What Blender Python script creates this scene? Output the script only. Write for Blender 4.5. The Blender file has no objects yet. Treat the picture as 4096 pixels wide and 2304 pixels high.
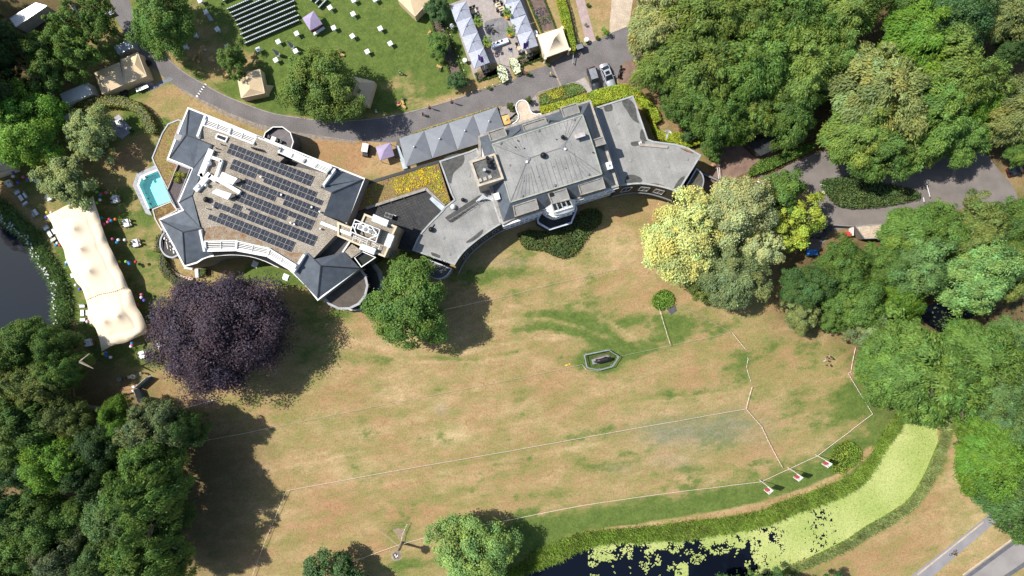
import bpy, bmesh, math, random
import numpy as np
from mathutils import Vector, Matrix
R = math.radians
sc = bpy.context.scene
C = sc.collection
random.seed(7)
# ---------------------------------------------------------------- camera, sky, sun, exposure
WID = 200.0                       # metres of ground across the frame
K = WID / 4096.0
HC = WID * 24.0 / 36.0            # flying height
cd = bpy.data.cameras.new('camera'); cam = bpy.data.objects.new('camera', cd); C.objects.link(cam)
cd.lens = 24; cd.sensor_width = 36; cd.clip_end = 3000; cam.location = (0, 0, HC)
sc.camera = cam
ELEV = 53.5; SDX, SDY = 0.961, -0.277
w = bpy.data.worlds.new('World'); sc.world = w; w.use_nodes = True
nt = w.node_tree; bg = nt.nodes['Background']
sky = nt.nodes.new('ShaderNodeTexSky'); sky.sky_type = 'NISHITA'; sky.sun_disc = False
sky.sun_elevation = R(ELEV); sky.sun_rotation = math.atan2(-SDX, -SDY)
nt.links.new(sky.outputs[0], bg.inputs[0]); bg.inputs[1].default_value = 0.105
sd = bpy.data.lights.new('sun', 'SUN'); sun = bpy.data.objects.new('sun', sd); C.objects.link(sun)
sd.energy = 4.6; sd.angle = R(0.53); sd.color = (1.0, 0.95, 0.87)
ce = math.cos(R(ELEV))
sun.rotation_euler = Vector((SDX*ce, SDY*ce, -math.sin(R(ELEV)))).to_track_quat('-Z', 'Y').to_euler()
sun.location = (-60, 20, 90)
sc.view_settings.view_transform = 'Standard'; sc.view_settings.look = 'None'
sc.view_settings.exposure = 0.42; sc.view_settings.gamma = 1.0
sc.cycles.max_bounces = 6; sc.cycles.diffuse_bounces = 3; sc.cycles.transparent_max_bounces = 8
# ---------------------------------------------------------------- coordinates: survey pixel + height above lawn -> metres
def G(px, py, h=0.0):
    k = K * (1 - h / HC)
    return Vector(((px - 2048) * k, (1152 - py) * k, h))
def zz(x0, y0, s): return lambda x, y, h=0.0: G(x0 + x / s, y0 + y / s, h)
def tl(c, r): return zz(c*1024, r*576, 2.515625)
O = zz(0, 0, 0.62891)
T = {(c, r): tl(c, r) for c in range(4) for r in range(4)}
t00, t10, t20, t30 = (T[c, 0] for c in range(4)); t01, t11, t21, t31 = (T[c, 1] for c in range(4))
t02, t12, t22, t32 = (T[c, 2] for c in range(4)); t03, t13, t23, t33 = (T[c, 3] for c in range(4))
ZN = zz(660, 420, 5.03125); ZT = zz(1350, 780, 5.03125); ZU = zz(1760, 0, 5.03125); ZC = zz(880, 0, 5.03125)
ZM = zz(1920, 380, 5.03125); ZS = zz(2060, 720, 5.03125); ZE = zz(1230, 1000, 5.6875); ZB = zz(780, 800, 2.84375); ZA = zz(780, 540, 2.84375)
def P(f, pts, h=0.0): return [f(*(p if len(p) > 2 else (p[0], p[1], h))) for p in pts]
def area(p): return sum(p[i][0]*p[(i+1) % len(p)][1] - p[(i+1) % len(p)][0]*p[i][1] for i in range(len(p))) / 2
def ccw(p): return list(p) if area(p) > 0 else list(p)[::-1]
def clean(p):
    q = []
    for v in p:
        v = Vector(v)
        if not q or (v-q[-1]).length > .06: q.append(v)
    if (q[0]-q[-1]).length <= .06: q.pop()
    return q
def inset(p, d):
    p = ccw(clean(p)); n = len(p); out = []
    for i in range(n):
        a, b, c = (Vector(p[j % n][:2]) for j in (i-1, i, i+1))
        e1 = (b-a).normalized(); e2 = (c-b).normalized()
        n1 = Vector((-e1.y, e1.x)); n2 = Vector((-e2.y, e2.x)); m = n1+n2
        if m.length < 1e-4: m = n1.copy()
        m.normalize(); q = b + m * (d / max(0.45, m.dot(n1))); out.append(Vector((q.x, q.y, p[i][2] if len(p[i]) > 2 else 0)))
    return out
def smooth(pts, n=6, closed=False):
    P_ = [Vector(p) for p in pts]; m = len(P_); out = []
    rng = range(m if closed else m-1)
    for i in rng:
        p0 = P_[(i-1) % m] if closed or i > 0 else P_[0]; p1 = P_[i]; p2 = P_[(i+1) % m]
        p3 = P_[(i+2) % m] if closed or i+2 < m else P_[-1]
        for k in range(n):
            t = k/n
            out.append(0.5*((2*p1)+(p2-p0)*t+(2*p0-5*p1+4*p2-p3)*t*t+(3*p1-p0-3*p2+p3)*t**3))
    if not closed: out.append(P_[-1])
    return out
def resample(pts, n):
    pts = [Vector(p) for p in pts]; L = [0]
    for a, b in zip(pts, pts[1:]): L.append(L[-1] + (b-a).length)
    out = []; j = 0
    for i in range(n):
        s = L[-1]*i/(n-1)
        while j < len(L)-2 and L[j+1] < s: j += 1
        out.append(pts[j].lerp(pts[j+1], (s-L[j])/max(1e-6, L[j+1]-L[j])))
    return out
# ---------------------------------------------------------------- mesh collecting
OFF = {}
class MB:
    def __init__(s): s.v = []; s.f = []; s.m = []; s.k = []
    def add(s, vs, fs, m=0):
        b = len(s.v); s.k.append((b, len(s.f))); s.v += [tuple(v) for v in vs]; s.f += [[b+i for i in f] for f in fs]; s.m += [m]*len(fs); return s
    def poly(s, pts, m=0, z=None):
        p = [Vector((q[0], q[1], q[2] if z is None else z)) for q in pts]
        return s.add(ccw(p), [list(range(len(p)))], m)
    def prism(s, pts, z0, z1, m=0, mt=None):
        p = ccw(pts); n = len(p)
        s.add([(q[0], q[1], z0) for q in p] + [(q[0], q[1], z1) for q in p], [[i, (i+1) % n, n+(i+1) % n, n+i] for i in range(n)] + [list(range(n))[::-1]], m)
        return s.add([(q[0], q[1], z1) for q in p], [list(range(n))], m if mt is None else mt)
    def rim(s, pts, z, w, hh, m=0, drop=0.25):     # a coping round a flat roof
        a = ccw(clean(pts)); b = inset(a, w); n = len(a); v = []
        for ring, zc in ((a, z-drop), (a, z+hh), (b, z+hh), (b, z-0.02)): v += [(q[0], q[1], zc) for q in ring]
        f = []
        for k in range(3):
            for i in range(n): j = (i+1) % n; f.append([k*n+i, k*n+j, (k+1)*n+j, (k+1)*n+i])
        return s.add(v, f, m)
    def loft(s, a, b, m=0):
        n = len(a); return s.add(list(a)+list(b), [[i, i+1, n+i+1, n+i] for i in range(n-1)], m)
    def box(s, c, size, rz=0.0, m=0, rx=0.0, taper=1.0):
        M_ = Matrix.Rotation(rz, 4, 'Z') @ Matrix.Rotation(rx, 4, 'X'); x, y, z = (k/2 for k in size); v = []
        for sz in (-1, 1):
            t = taper if sz > 0 else 1
            for sx, sy in ((-1, -1), (1, -1), (1, 1), (-1, 1)): v.append(Vector(c) + M_ @ Vector((sx*x*t, sy*y*t, sz*z)))
        return s.add(v, [[3, 2, 1, 0], [4, 5, 6, 7], [0, 1, 5, 4], [1, 2, 6, 5], [2, 3, 7, 6], [3, 0, 4, 7]], m)
    def beam(s, a, b, wd, ht, m=0):                # a box from a to b
        a = Vector(a); b = Vector(b); d = b-a; L = d.length
        if L < 1e-5: return s
        d.normalize(); up = Vector((0, 0, 1)) if abs(d.z) < .95 else Vector((1, 0, 0)); y = up.cross(d).normalized(); z = d.cross(y)
        v = [p + y*sy*wd/2 + z*sz*ht/2 for p in (a, b) for sy, sz in ((-1, -1), (1, -1), (1, 1), (-1, 1))]
        return s.add(v, [[3, 2, 1, 0], [4, 5, 6, 7], [0, 1, 5, 4], [1, 2, 6, 5], [2, 3, 7, 6], [3, 0, 4, 7]], m)
    def tube(s, pts, r, n=6, m=0):
        pts = [Vector(p) for p in pts]; rr = r if isinstance(r, (list, tuple)) else [r]*len(pts); v = []; f = []; x = None
        for i, p in enumerate(pts):
            d = (pts[min(i+1, len(pts)-1)] - pts[max(i-1, 0)])
            d = d.normalized() if d.length > 1e-6 else Vector((0, 0, 1))
            x = (Vector((1, 0, 0)) if abs(d.x) < .9 else Vector((0, 1, 0))) if x is None else x
            x = (x - d*x.dot(d)); x = x.normalized() if x.length > 1e-4 else d.orthogonal().normalized(); y = d.cross(x)
            v += [p + (x*math.cos(2*math.pi*k/n) + y*math.sin(2*math.pi*k/n))*rr[i] for k in range(n)]
        for i in range(len(pts)-1):
            for k in range(n): f.append([i*n+k, i*n+(k+1) % n, (i+1)*n+(k+1) % n, (i+1)*n+k])
        f += [list(range(n))[::-1], list(range((len(pts)-1)*n, len(pts)*n))]
        return s.add(v, f, m)
    def lathe(s, c, prof, n=16, m=0, sx=1.0, sy=1.0):
        c = Vector(c); v = []; f = []
        for r, z in prof: v += [c + Vector((math.cos(2*math.pi*k/n)*r*sx, math.sin(2*math.pi*k/n)*r*sy, z)) for k in range(n)]
        for i in range(len(prof)-1):
            for k in range(n): f.append([i*n+k, i*n+(k+1) % n, (i+1)*n+(k+1) % n, (i+1)*n+k])
        f += [list(range(n))[::-1], list(range((len(prof)-1)*n, len(prof)*n))]
        return s.add(v, f, m)
    def ball(s, c, r, n=10, m=0, sz=1.0):
        k = max(4, n//2); return s.lathe(c, [(r*math.sin(math.pi*(i+.02)/(k+.04)), -r*sz*math.cos(math.pi*(i+.02)/(k+.04))) for i in range(k+1)], n, m)
    def each(s, name, mat, parent):                # one part per piece
        e = s.k+[(len(s.v), len(s.f))]
        for (v0, f0), (v1, f1) in zip(e, e[1:]): MB().add(s.v[v0:v1], [[i-v0 for i in f] for f in s.f[f0:f1]]).build(name, mat, parent)
    def build(s, name, mats, parent=None, smooth=False):
        o = OFF.get(parent.name, Vector((0, 0, 0))) if parent else Vector((0, 0, 0))
        me = bpy.data.meshes.new(name)
        me.from_pydata([(v[0]-o.x, v[1]-o.y, v[2]-o.z) for v in s.v], [], s.f)
        for k in (mats if isinstance(mats, (list, tuple)) else [mats]): me.materials.append(k)
        me.polygons.foreach_set('material_index', s.m)
        if smooth: me.polygons.foreach_set('use_smooth', [True]*len(s.f))
        me.update()
        ob = bpy.data.objects.new(name, me); C.objects.link(ob)
        if parent: ob.parent = parent; OFF[ob.name] = o
        return ob
def tag(o, label=None, cat=None, group=None, kind=None):
    if label: o['label'] = label
    if cat: o['category'] = cat
    if group: o['group'] = group
    if kind: o['kind'] = kind
    return o
def thing(name, label, cat, loc=(0, 0, 0), group=None, rz=0.0):
    o = bpy.data.objects.new(name, None); C.objects.link(o); o.empty_display_size = 0.3
    o.location = loc; o.rotation_euler = (0, 0, rz); OFF[o.name] = Vector(loc)
    return tag(o, label, cat, group)
KIDS = {}
def dup(root, loc, rz=0.0, label=None, group=None, scale=1.0):
    def cp(o, par):
        c = o.copy(); C.objects.link(c)
        if par: c.parent = par
        for ch in KIDS.get(o.name) or [q for q in o.children]: cp(ch, c)
        return c
    r = cp(root, None); r.location = loc; r.rotation_euler = (0, 0, rz); r.scale = (scale,)*3
    if label: r['label'] = label
    if group: r['group'] = group
    return r
class Proto:                                        # the first placing moves the thing itself, later ones copy it
    def __init__(s, root): s.root = root; s.used = False
    def put(s, loc, rz=0.0, label=None, group=None, scale=1.0):
        if s.used: return dup(s.root, loc, rz, label, group, scale)
        s.used = True; s.root.location = loc; s.root.rotation_euler = (0, 0, rz); s.root.scale = (scale,)*3
        if label: s.root['label'] = label
        if group: s.root['group'] = group
        return s.root
# ---------------------------------------------------------------- materials
def M(name, col, rough=.8, var=.14, scale=1.2, fine=14.0, metal=0.0, bump=0.0, col2=None, spec=.3, speck=0.0, seams=None):
    m = bpy.data.materials.new(name); m.use_nodes = True; n = m.node_tree; L = n.links.new
    b = n.nodes['Principled BSDF']; b.inputs['Roughness'].default_value = rough; b.inputs['Metallic'].default_value = metal
    b.inputs['Specular IOR Level'].default_value = spec
    g = n.nodes.new('ShaderNodeNewGeometry')
    n1 = n.nodes.new('ShaderNodeTexNoise'); n1.inputs['Scale'].default_value = scale; n1.inputs['Detail'].default_value = 5; L(g.outputs['Position'], n1.inputs['Vector'])
    n2 = n.nodes.new('ShaderNodeTexNoise'); n2.inputs['Scale'].default_value = fine; n2.inputs['Detail'].default_value = 2; L(g.outputs['Position'], n2.inputs['Vector'])
    a = col; c2 = col2 or tuple(x*(1-var*1.3) for x in col); c1 = a if col2 else tuple(min(1, x*(1+var*.8)) for x in col)
    rp = n.nodes.new('ShaderNodeValToRGB'); rp.color_ramp.elements[0].position = .34; rp.color_ramp.elements[1].position = .66
    rp.color_ramp.elements[0].color = (*c2, 1); rp.color_ramp.elements[1].color = (*c1, 1); L(n1.outputs[0], rp.inputs[0])
    mr = n.nodes.new('ShaderNodeMapRange'); mr.inputs[1].default_value = .3; mr.inputs[2].default_value = .7
    k = var+speck; mr.inputs[3].default_value = 1-k; mr.inputs[4].default_value = 1+k*.8; L(n2.outputs[0], mr.inputs[0])
    mx = n.nodes.new('ShaderNodeVectorMath'); mx.operation = 'SCALE'; L(rp.outputs[0], mx.inputs[0]); L(mr.outputs[0], mx.inputs['Scale'])
    last = mx.outputs[0]
    if seams:                                       # laid sheets or slabs: rotation, width, height, joint tone
        mp = n.nodes.new('ShaderNodeMapping'); mp.inputs['Rotation'].default_value = (0, 0, R(seams[0])); L(g.outputs['Position'], mp.inputs[0])
        bk = n.nodes.new('ShaderNodeTexBrick'); L(mp.outputs[0], bk.inputs['Vector']); bk.inputs['Scale'].default_value = 1; bk.inputs['Brick Width'].default_value = seams[1]; bk.inputs['Row Height'].default_value = seams[2]; bk.inputs['Mortar Size'].default_value = seams[4] if len(seams) > 4 else .035
        for i, v in (('Color1', 1), ('Color2', .9), ('Mortar', seams[3])): bk.inputs[i].default_value = (v, v, v, 1)
        mm = n.nodes.new('ShaderNodeMix'); mm.data_type = 'RGBA'; mm.blend_type = 'MULTIPLY'; mm.inputs[0].default_value = 1; L(last, mm.inputs[6]); L(bk.outputs[0], mm.inputs[7]); last = mm.outputs[2]
    L(last, b.inputs['Base Color'])
    if bump:
        bp = n.nodes.new('ShaderNodeBump'); bp.inputs['Strength'].default_value = bump; bp.inputs['Distance'].default_value = .05
        L(n2.outputs[0], bp.inputs['Height']); L(bp.outputs[0], b.inputs['Normal'])
    return m
def leafmat(name, trans=.3):
    m = bpy.data.materials.new(name); m.use_nodes = True; n = m.node_tree; L = n.links.new
    b = n.nodes['Principled BSDF']; b.inputs['Roughness'].default_value = .55; b.inputs['Specular IOR Level'].default_value = .35
    oi = n.nodes.new('ShaderNodeObjectInfo'); at = n.nodes.new('ShaderNodeAttribute'); at.attribute_name = 'tint'
    mx = n.nodes.new('ShaderNodeMix'); mx.data_type = 'RGBA'; mx.blend_type = 'MULTIPLY'; mx.inputs[0].default_value = 1
    L(oi.outputs['Color'], mx.inputs[6]); L(at.outputs['Color'], mx.inputs[7]); L(mx.outputs[2], b.inputs['Base Color'])
    tr = n.nodes.new('ShaderNodeBsdfTranslucent'); L(mx.outputs[2], tr.inputs['Color'])
    ms = n.nodes.new('ShaderNodeMixShader'); ms.inputs[0].default_value = trans
    L(b.outputs[0], ms.inputs[1]); L(tr.outputs[0], ms.inputs[2]); L(ms.outputs[0], n.nodes['Material Output'].inputs[0])
    return m
LEAF = leafmat('leaf')
BARK = M('bark', (.16, .135, .105), .9, .25, 2, 9, bump=.4)
WHITE = M('white_paint', (.78, .78, .76), .5, .05)
CLOTH = M('white_cloth', (.8, .8, .8), .85, .04)
CREAM = M('cream_render', (.62, .52, .36), .8, .08)
SLATE = M('slate', (.098, .116, .14), .55, .14, .8, 7, spec=.5)
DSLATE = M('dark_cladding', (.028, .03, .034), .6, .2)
GRAVEL = M('roof_gravel', (.36, .32, .26), .95, .2, .7, 6.5, speck=.45, col2=(.27, .23, .18))
FELT = M('roof_felt', (.325, .322, .308), .85, .12, .35, 3.5, col2=(.235, .235, .225), seams=(70, 7.5, .95, .84, .05))
METAL = M('galvanised_metal', (.5, .53, .56), .4, .1, 2, 8, metal=.6)
GREYM = M('grey_metal', (.2, .21, .215), .5, .12)
DARK = M('dark_metal', (.03, .032, .035), .5, .2)
GLASS = M('window_glass', (.015, .02, .025), .08, .2, spec=.6)
WOOD = M('wood', (.3, .17, .08), .7, .2)
TAN = M('tan_canvas', (.7, .54, .34), .85, .07, .6, 5)
PURPLE = M('purple_canvas', (.38, .32, .47), .85, .06)
GREYC = M('grey_canvas', (.225, .24, .265), .8, .05)
GREYC2 = M('pale_grey_canvas', (.4, .42, .49), .8, .05)
PAVE = M('paving', (.4, .36, .34), .9, .1, 1.5, 8, seams=(20, .6, .6, .75))
STRAW = M('straw', (.52, .34, .14), .9, .2, 4, 20)
BLACK = M('black_plastic', (.012, .012, .013), .4, .2)
ORANGE = M('orange_plastic', (.75, .27, .04), .5, .1)
SOIL = M('soil', (.16, .115, .095), .95, .25, 1.5, 10)
# ---------------------------------------------------------------- water outlines and the ground
pond_p = P(t01, [(-900, 300), (-300, 560), (0, 735), (140, 850), (280, 950), (340, 1080), (400, 1180), (470, 1290), (530, 1400), (565, 1449), (560, 1560), (552, 1680), (580, 1810), (560, 1920), (200, 1960), (-900, 2050)])
canal_l = P(t33, [(1800, -420), (1500, -380), (1380, -200), (1300, 0), (1190, 130), (1060, 350), (1000, 470), (900, 550), (700, 660), (500, 740), (250, 820), (100, 890)]) + P(t23, [(2560, 930), (2300, 990), (2000, 1040), (1650, 1095), (1500, 1085), (1250, 1110), (1100, 1095), (860, 1130), (650, 1190), (520, 1280), (340, 1340), (200, 1390), (0, 1470), (-350, 1640), (-700, 1900)])
canal_r = P(t33, [(2500, -520), (2300, -380), (1900, -330), (1750, -160), (1725, 0), (1735, 100), (1660, 280), (1600, 420), (1500, 600), (1400, 720), (1200, 850), (1000, 960), (800, 1100), (600, 1200), (400, 1290), (250, 1350), (150, 1420), (-50, 1600), (-400, 1900)])
canal_p = canal_l + canal_r[::-1]
hollow_p = P(t32, [(1500, 190), (1700, 130), (1900, 190), (2150, 170), (2100, 300), (1900, 420), (1930, 500), (1750, 480), (1560, 360)])
pool_p = P(t01, [(1590, 262), (1425, 330), (1395, 415), (1502, 655), (1722, 570)])
def inpoly(X, Y, p):
    c = np.zeros(X.shape, bool); n = len(p)
    for i in range(n):
        x1, y1, x2, y2 = p[i][0], p[i][1], p[(i+1) % n][0], p[(i+1) % n][1]
        if y1 == y2: continue
        c ^= ((y1 > Y) != (y2 > Y)) & (X < (x2-x1)*(Y-y1)/(y2-y1)+x1)
    return c
def dist(X, Y, p, closed=True):
    d = np.full(X.shape, 1e9); n = len(p)
    for i in range(n if closed else n-1):
        a = p[i]; b = p[(i+1) % n]; ex, ey = b[0]-a[0], b[1]-a[1]; L2 = ex*ex+ey*ey+1e-9
        t = np.clip(((X-a[0])*ex+(Y-a[1])*ey)/L2, 0, 1); d = np.minimum(d, np.hypot(X-a[0]-t*ex, Y-a[1]-t*ey))
    return d
def axis(half, step): return np.concatenate([[-900, -500, -300, -200, -half-25], np.arange(-half, half+.01, step), [half+25, 200, 300, 500, 900]])
gx, gy = axis(112, .5), axis(66, .5)
X, Y = np.meshgrid(gx, gy); Z = np.zeros(X.shape)
for p, dep in ((pond_p, 1.3), (canal_p, 1.1), (hollow_p, 1.5)):
    i = inpoly(X, Y, p); d = dist(X, Y, p); Z = np.where(i, -np.minimum(dep, .1+d*.7), Z)
Z = np.where(inpoly(X, Y, pool_p) | (dist(X, Y, pool_p) < .12), -3.0, Z)
def sm(x, a, b): t = np.clip((x-a)/(b-a), 0, 1); return t*t*(3-2*t)
# where the grass is green (R), bare brown soil (G), bleached (B) - ground colour, with shade painted into the upper left soil
gr = np.full(X.shape, .36); so = np.zeros(X.shape); pa = np.full(X.shape, .35)
def blob(A, x, y, rx, ry, v, rot=0):
    c = O(x, y); k = 1.59*K; dx, dy = (X-c.x)/k, (Y-c.y)/k; a = R(rot); u = (dx*math.cos(a)+dy*math.sin(a))/rx; q = (-dx*math.sin(a)+dy*math.cos(a))/ry
    return A + v*np.exp(-(u*u+q*q))
def region(A, pts, v, soft=3.0):
    p = P(O, pts); s = np.where(inpoly(X, Y, p), 1, -1)*dist(X, Y, p); m = sm(s, -soft, soft); return A*(1-m)+v*m
def stroke(A, pts, wd, v):
    d = dist(X, Y, smooth(P(O, pts), 5), False)/(wd*1.59*K); return A + v*np.exp(-d*d)
gr = region(gr, [(-50, -50), (1180, -50), (1180, 200), (1060, 285), (900, 310), (700, 290), (500, 215), (380, 60), (300, 0)], .93, 2)
gr = region(gr, [(340, -20), (480, -20), (560, 80), (640, 180), (560, 220), (470, 170)], .52, 4)
for a in ((930, 290, 60, 18, -.25), (1010, 225, 60, 30, -.35), (1060, 200, 70, 40, -.2), (1080, 260, 60, 18, -.4), (600, 155, 50, 30, -.3), (500, 160, 40, 35, -.2), (1000, 60, 60, 60, -.12), (850, 40, 80, 50, -.08)): gr = blob(gr, *a)
gr = region(gr, [(230, 240), (420, 240), (440, 330), (380, 480), (410, 600), (440, 740), (400, 860), (300, 860), (150, 640), (120, 500), (-50, 420), (-50, 240)], .66, 5)
gr = region(gr, [(150, 560), (200, 700), (260, 880), (380, 870), (420, 930), (250, 940), (180, 830), (150, 700)], .82, 3)
for a in ((330, 380, 50, 30, -.35), (300, 430, 70, 40, -.3), (370, 540, 20, 60, .15), (400, 680, 40, 60, -.1), (480, 750, 60, 30, -.1), (730, 700, 60, 25, .45), (640, 690, 60, 30, .5), (860, 790, 40, 14, .4), (1000, 640, 80, 25, .4), (1250, 690, 120, 22, .45), (1320, 640, 50, 25, .3), (1470, 640, 30, 30, .3), (780, 820, 60, 110, .25), (640, 1010, 120, 30, .1), (900, 905, 60, 12, .15), (700, 1060, 40, 30, .08)): gr = blob(gr, *a)
for a in ((1510, 905, 55, 28, .8), (1560, 880, 120, 30, .3), (1480, 800, 160, 30, .28, 0), (1690, 820, 16, 10, .6), (1660, 830, 60, 40, .25), (1760, 830, 90, 50, .2), (1880, 940, 60, 80, .15), (1960, 880, 150, 90, .16), (2100, 1020, 130, 60, .25), (2180, 1010, 60, 70, .4), (1750, 1080, 110, 40, .3), (1850, 1100, 60, 60, .15), (1500, 1170, 220, 25, .2), (1200, 1100, 160, 30, .1), (1350, 1000, 150, 25, .08), (1650, 1000, 120, 25, .1), (1000, 1310, 60, 40, .2), (1040, 1420, 80, 30, .35), (1150, 1240, 150, 25, .12), (1420, 770, 40, 30, .15), (900, 900, 100, 15, .1)): gr = blob(gr, *a)
for pts, wd, v in (([(1330, 790), (1420, 795), (1520, 830), (1600, 885)], 9, .35), ([(1290, 830), (1400, 825), (1500, 850), (1600, 900)], 10, .3), ([(1050, 890), (1180, 905), (1300, 885)], 8, .22), ([(900, 880), (1000, 905), (1150, 890)], 7, .2), ([(1100, 1180), (1500, 1090), (1850, 1040)], 18, .1), ([(1300, 1260), (1700, 1190), (2000, 1150)], 14, .12)): gr = stroke(gr, pts, wd, v)
gr = region(gr, [(1180, 1400), (1230, 1330), (1480, 1285), (1700, 1255), (1920, 1215), (2060, 1160), (2200, 1060), (2240, 1050), (2220, 1130), (2100, 1210), (1900, 1270), (1700, 1310), (1480, 1340), (1330, 1400), (1250, 1449)], 1.08, 4)
gr = stroke(gr, [(1320, 1418), (1480, 1348), (1600, 1325), (1750, 1303), (1950, 1262), (2110, 1195), (2190, 1130)], 7, -.75)
gr = region(gr, [(760, 345), (980, 340), (1010, 420), (920, 450)], .06, 2)
gr = region(gr, [(480, 250), (700, 320), (760, 345), (680, 335), (540, 285), (440, 250), (380, 300), (390, 240)], .2, 3)
gr = stroke(gr, [(2400, 1060), (2330, 1190), (2200, 1310), (2050, 1410), (1950, 1449)], 11, .75)
gr = stroke(gr, [(2380, 1160), (2270, 1270), (2080, 1400)], 14, .3)
so = region(so, [(-60, 830), (240, 900), (330, 930), (420, 1010), (600, 1100), (660, 1130), (640, 1250), (600, 1449), (-60, 1449)], .62, 6)
gr = region(gr, [(-60, -60), (300, -60), (360, 120), (420, 240), (200, 260), (100, 240), (-60, 240)], .6, 5)
so = region(so, [(-60, -60), (230, -60), (240, 60), (200, 160), (120, 200), (150, 300), (60, 420), (-60, 420)], .8, 5)  # soil darkened here to paint in the shade of the upper left corner
so = region(so, [(1600, -40), (2620, -40), (2620, 420), (2300, 500), (1900, 430), (1760, 380), (1640, 250), (1570, 170)], .85, 5)
so = region(so, [(1950, 600), (2620, 480), (2620, 1240), (2420, 1000), (2260, 1030), (2140, 850), (1960, 800)], .8, 6)
so = region(so, [(1780, 380), (1900, 380), (1960, 420), (1900, 460), (1790, 470)], .8, 2)
for a in ((1690, 785, 25, 18, 1.0), (1690, 800, 40, 25, .4), (1130, 1100, 50, 25, .5), (1300, 660, 300, 40, .15), (1550, 640, 60, 50, .35), (1000, 850, 70, 25, .35), (1100, 1000, 150, 60, .12), (2450, 1330, 60, 60, .4), (2400, 1200, 30, 60, .3), (1780, 1130, 100, 50, .15), (860, 1200, 80, 40, .2)): pa = blob(pa, *a)
red = np.zeros(X.shape)
for a in ((900, 1300, 160, 60, .6), (1400, 940, 140, 50, .5), (1650, 740, 120, 50, .4), (2050, 920, 120, 60, .5), (1750, 950, 150, 40, .5), (860, 380, 90, 60, .9), (2230, 1380, 120, 60, .6)): red = blob(red, *a)
for pts, wd, v in (([(1280, 770), (1400, 760), (1500, 790), (1600, 850), (1700, 880)], 5, .5), ([(1200, 820), (1350, 800), (1480, 835), (1560, 880)], 5, .45), ([(880, 850), (1000, 885), (1150, 890), (1300, 860), (1420, 850)], 5, .4), ([(860, 870), (1000, 905), (1180, 912), (1350, 880)], 4, .4), ([(930, 1010), (980, 975), (1010, 990), (1000, 1015), (950, 1025)], 4, .4), ([(600, 1200), (1000, 1120), (1500, 1030), (1850, 985)], 5, .2), ([(700, 1300), (1100, 1190), (1600, 1100)], 6, .25), ([(1450, 720), (1520, 690), (1580, 640)], 5, .35), ([(1530, 700), (1545, 670), (1530, 640)], 4, .35), ([(640, 1420), (760, 1300), (900, 1240)], 7, .25)): pa = stroke(pa, pts, wd*.8, v*.6); gr = stroke(gr, pts, wd*.8, -.1)
gry = np.zeros(X.shape)
for a in ((1740, 1085, 130, 38, .75), (1660, 1100, 40, 25, .3), (1850, 1060, 40, 40, .4), (1280, 660, 40, 10, .5), (1110, 1030, 16, 14, .6), (1560, 1180, 40, 12, .3), (1690, 1160, 60, 20, .4), (1920, 1090, 40, 60, .2)): gry = blob(gry, *a)
ny, nx = X.shape
me = bpy.data.meshes.new('lawn'); idx = np.arange(nx*ny).reshape(ny, nx)
F = np.stack([idx[:-1, :-1], idx[:-1, 1:], idx[1:, 1:], idx[1:, :-1]], -1).reshape(-1, 4)
def fastmesh(me, V, F, k=4):
    me.vertices.add(len(V)); me.vertices.foreach_set('co', V.astype(np.float32).ravel())
    me.loops.add(F.size); me.loops.foreach_set('vertex_index', F.astype(np.int32).ravel())
    me.polygons.add(len(F)); me.polygons.foreach_set('loop_start', np.arange(0, F.size, k, dtype=np.int32))
    me.update(calc_edges=True); me.validate()
fastmesh(me, np.stack([X, Y, Z], -1).reshape(-1, 3), F)
ca = me.color_attributes.new('cover', 'FLOAT_COLOR', 'POINT')
ca.data.foreach_set('color', np.stack([gr, so, pa, red], -1).reshape(-1).astype(np.float32))
cb2 = me.color_attributes.new('worn', 'FLOAT_COLOR', 'POINT'); cb2.data.foreach_set('color', np.stack([gry]*4, -1).reshape(-1).astype(np.float32))
gm = bpy.data.materials.new('grass_ground'); gm.use_nodes = True; n = gm.node_tree; L = n.links.new
b = n.nodes['Principled BSDF']; b.inputs['Roughness'].default_value = .95; b.inputs['Specular IOR Level'].default_value = .1
geo = n.nodes.new('ShaderNodeNewGeometry'); at = n.nodes.new('ShaderNodeAttribute'); at.attribute_name = 'cover'
sep = n.nodes.new('ShaderNodeSeparateColor'); L(at.outputs['Color'], sep.inputs[0])
def noise(scale, det=4, stretch=None, rough=.55):
    q = n.nodes.new('ShaderNodeTexNoise'); q.inputs['Scale'].default_value = scale; q.inputs['Detail'].default_value = det; q.inputs['Roughness'].default_value = rough
    if stretch:
        mp = n.nodes.new('ShaderNodeMapping'); mp.vector_type = 'TEXTURE'; mp.inputs['Rotation'].default_value = (0, 0, R(stretch[0])); mp.inputs['Scale'].default_value = (stretch[1], stretch[2], 1)
        L(geo.outputs['Position'], mp.inputs[0]); L(mp.outputs[0], q.inputs['Vector'])
    else: L(geo.outputs['Position'], q.inputs['Vector'])
    return q.outputs[0]
def math_(op, a, b_=None, c=None, clamp=False):
    q = n.nodes.new('ShaderNodeMath'); q.operation = op; q.use_clamp = clamp
    for i, x in enumerate((a, b_, c)):
        if x is None: continue
        if isinstance(x, (int, float)): q.inputs[i].default_value = x
        else: L(x, q.inputs[i])
    return q.outputs[0]
def mixc(f, a, b_):
    q = n.nodes.new('ShaderNodeMix'); q.data_type = 'RGBA'
    for i, x in ((0, f), (6, a), (7, b_)):
        if isinstance(x, tuple): q.inputs[i].default_value = (*x, 1)
        elif isinstance(x, (int, float)): q.inputs[i].default_value = x
        else: L(x, q.inputs[i])
    return q.outputs[2]
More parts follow.
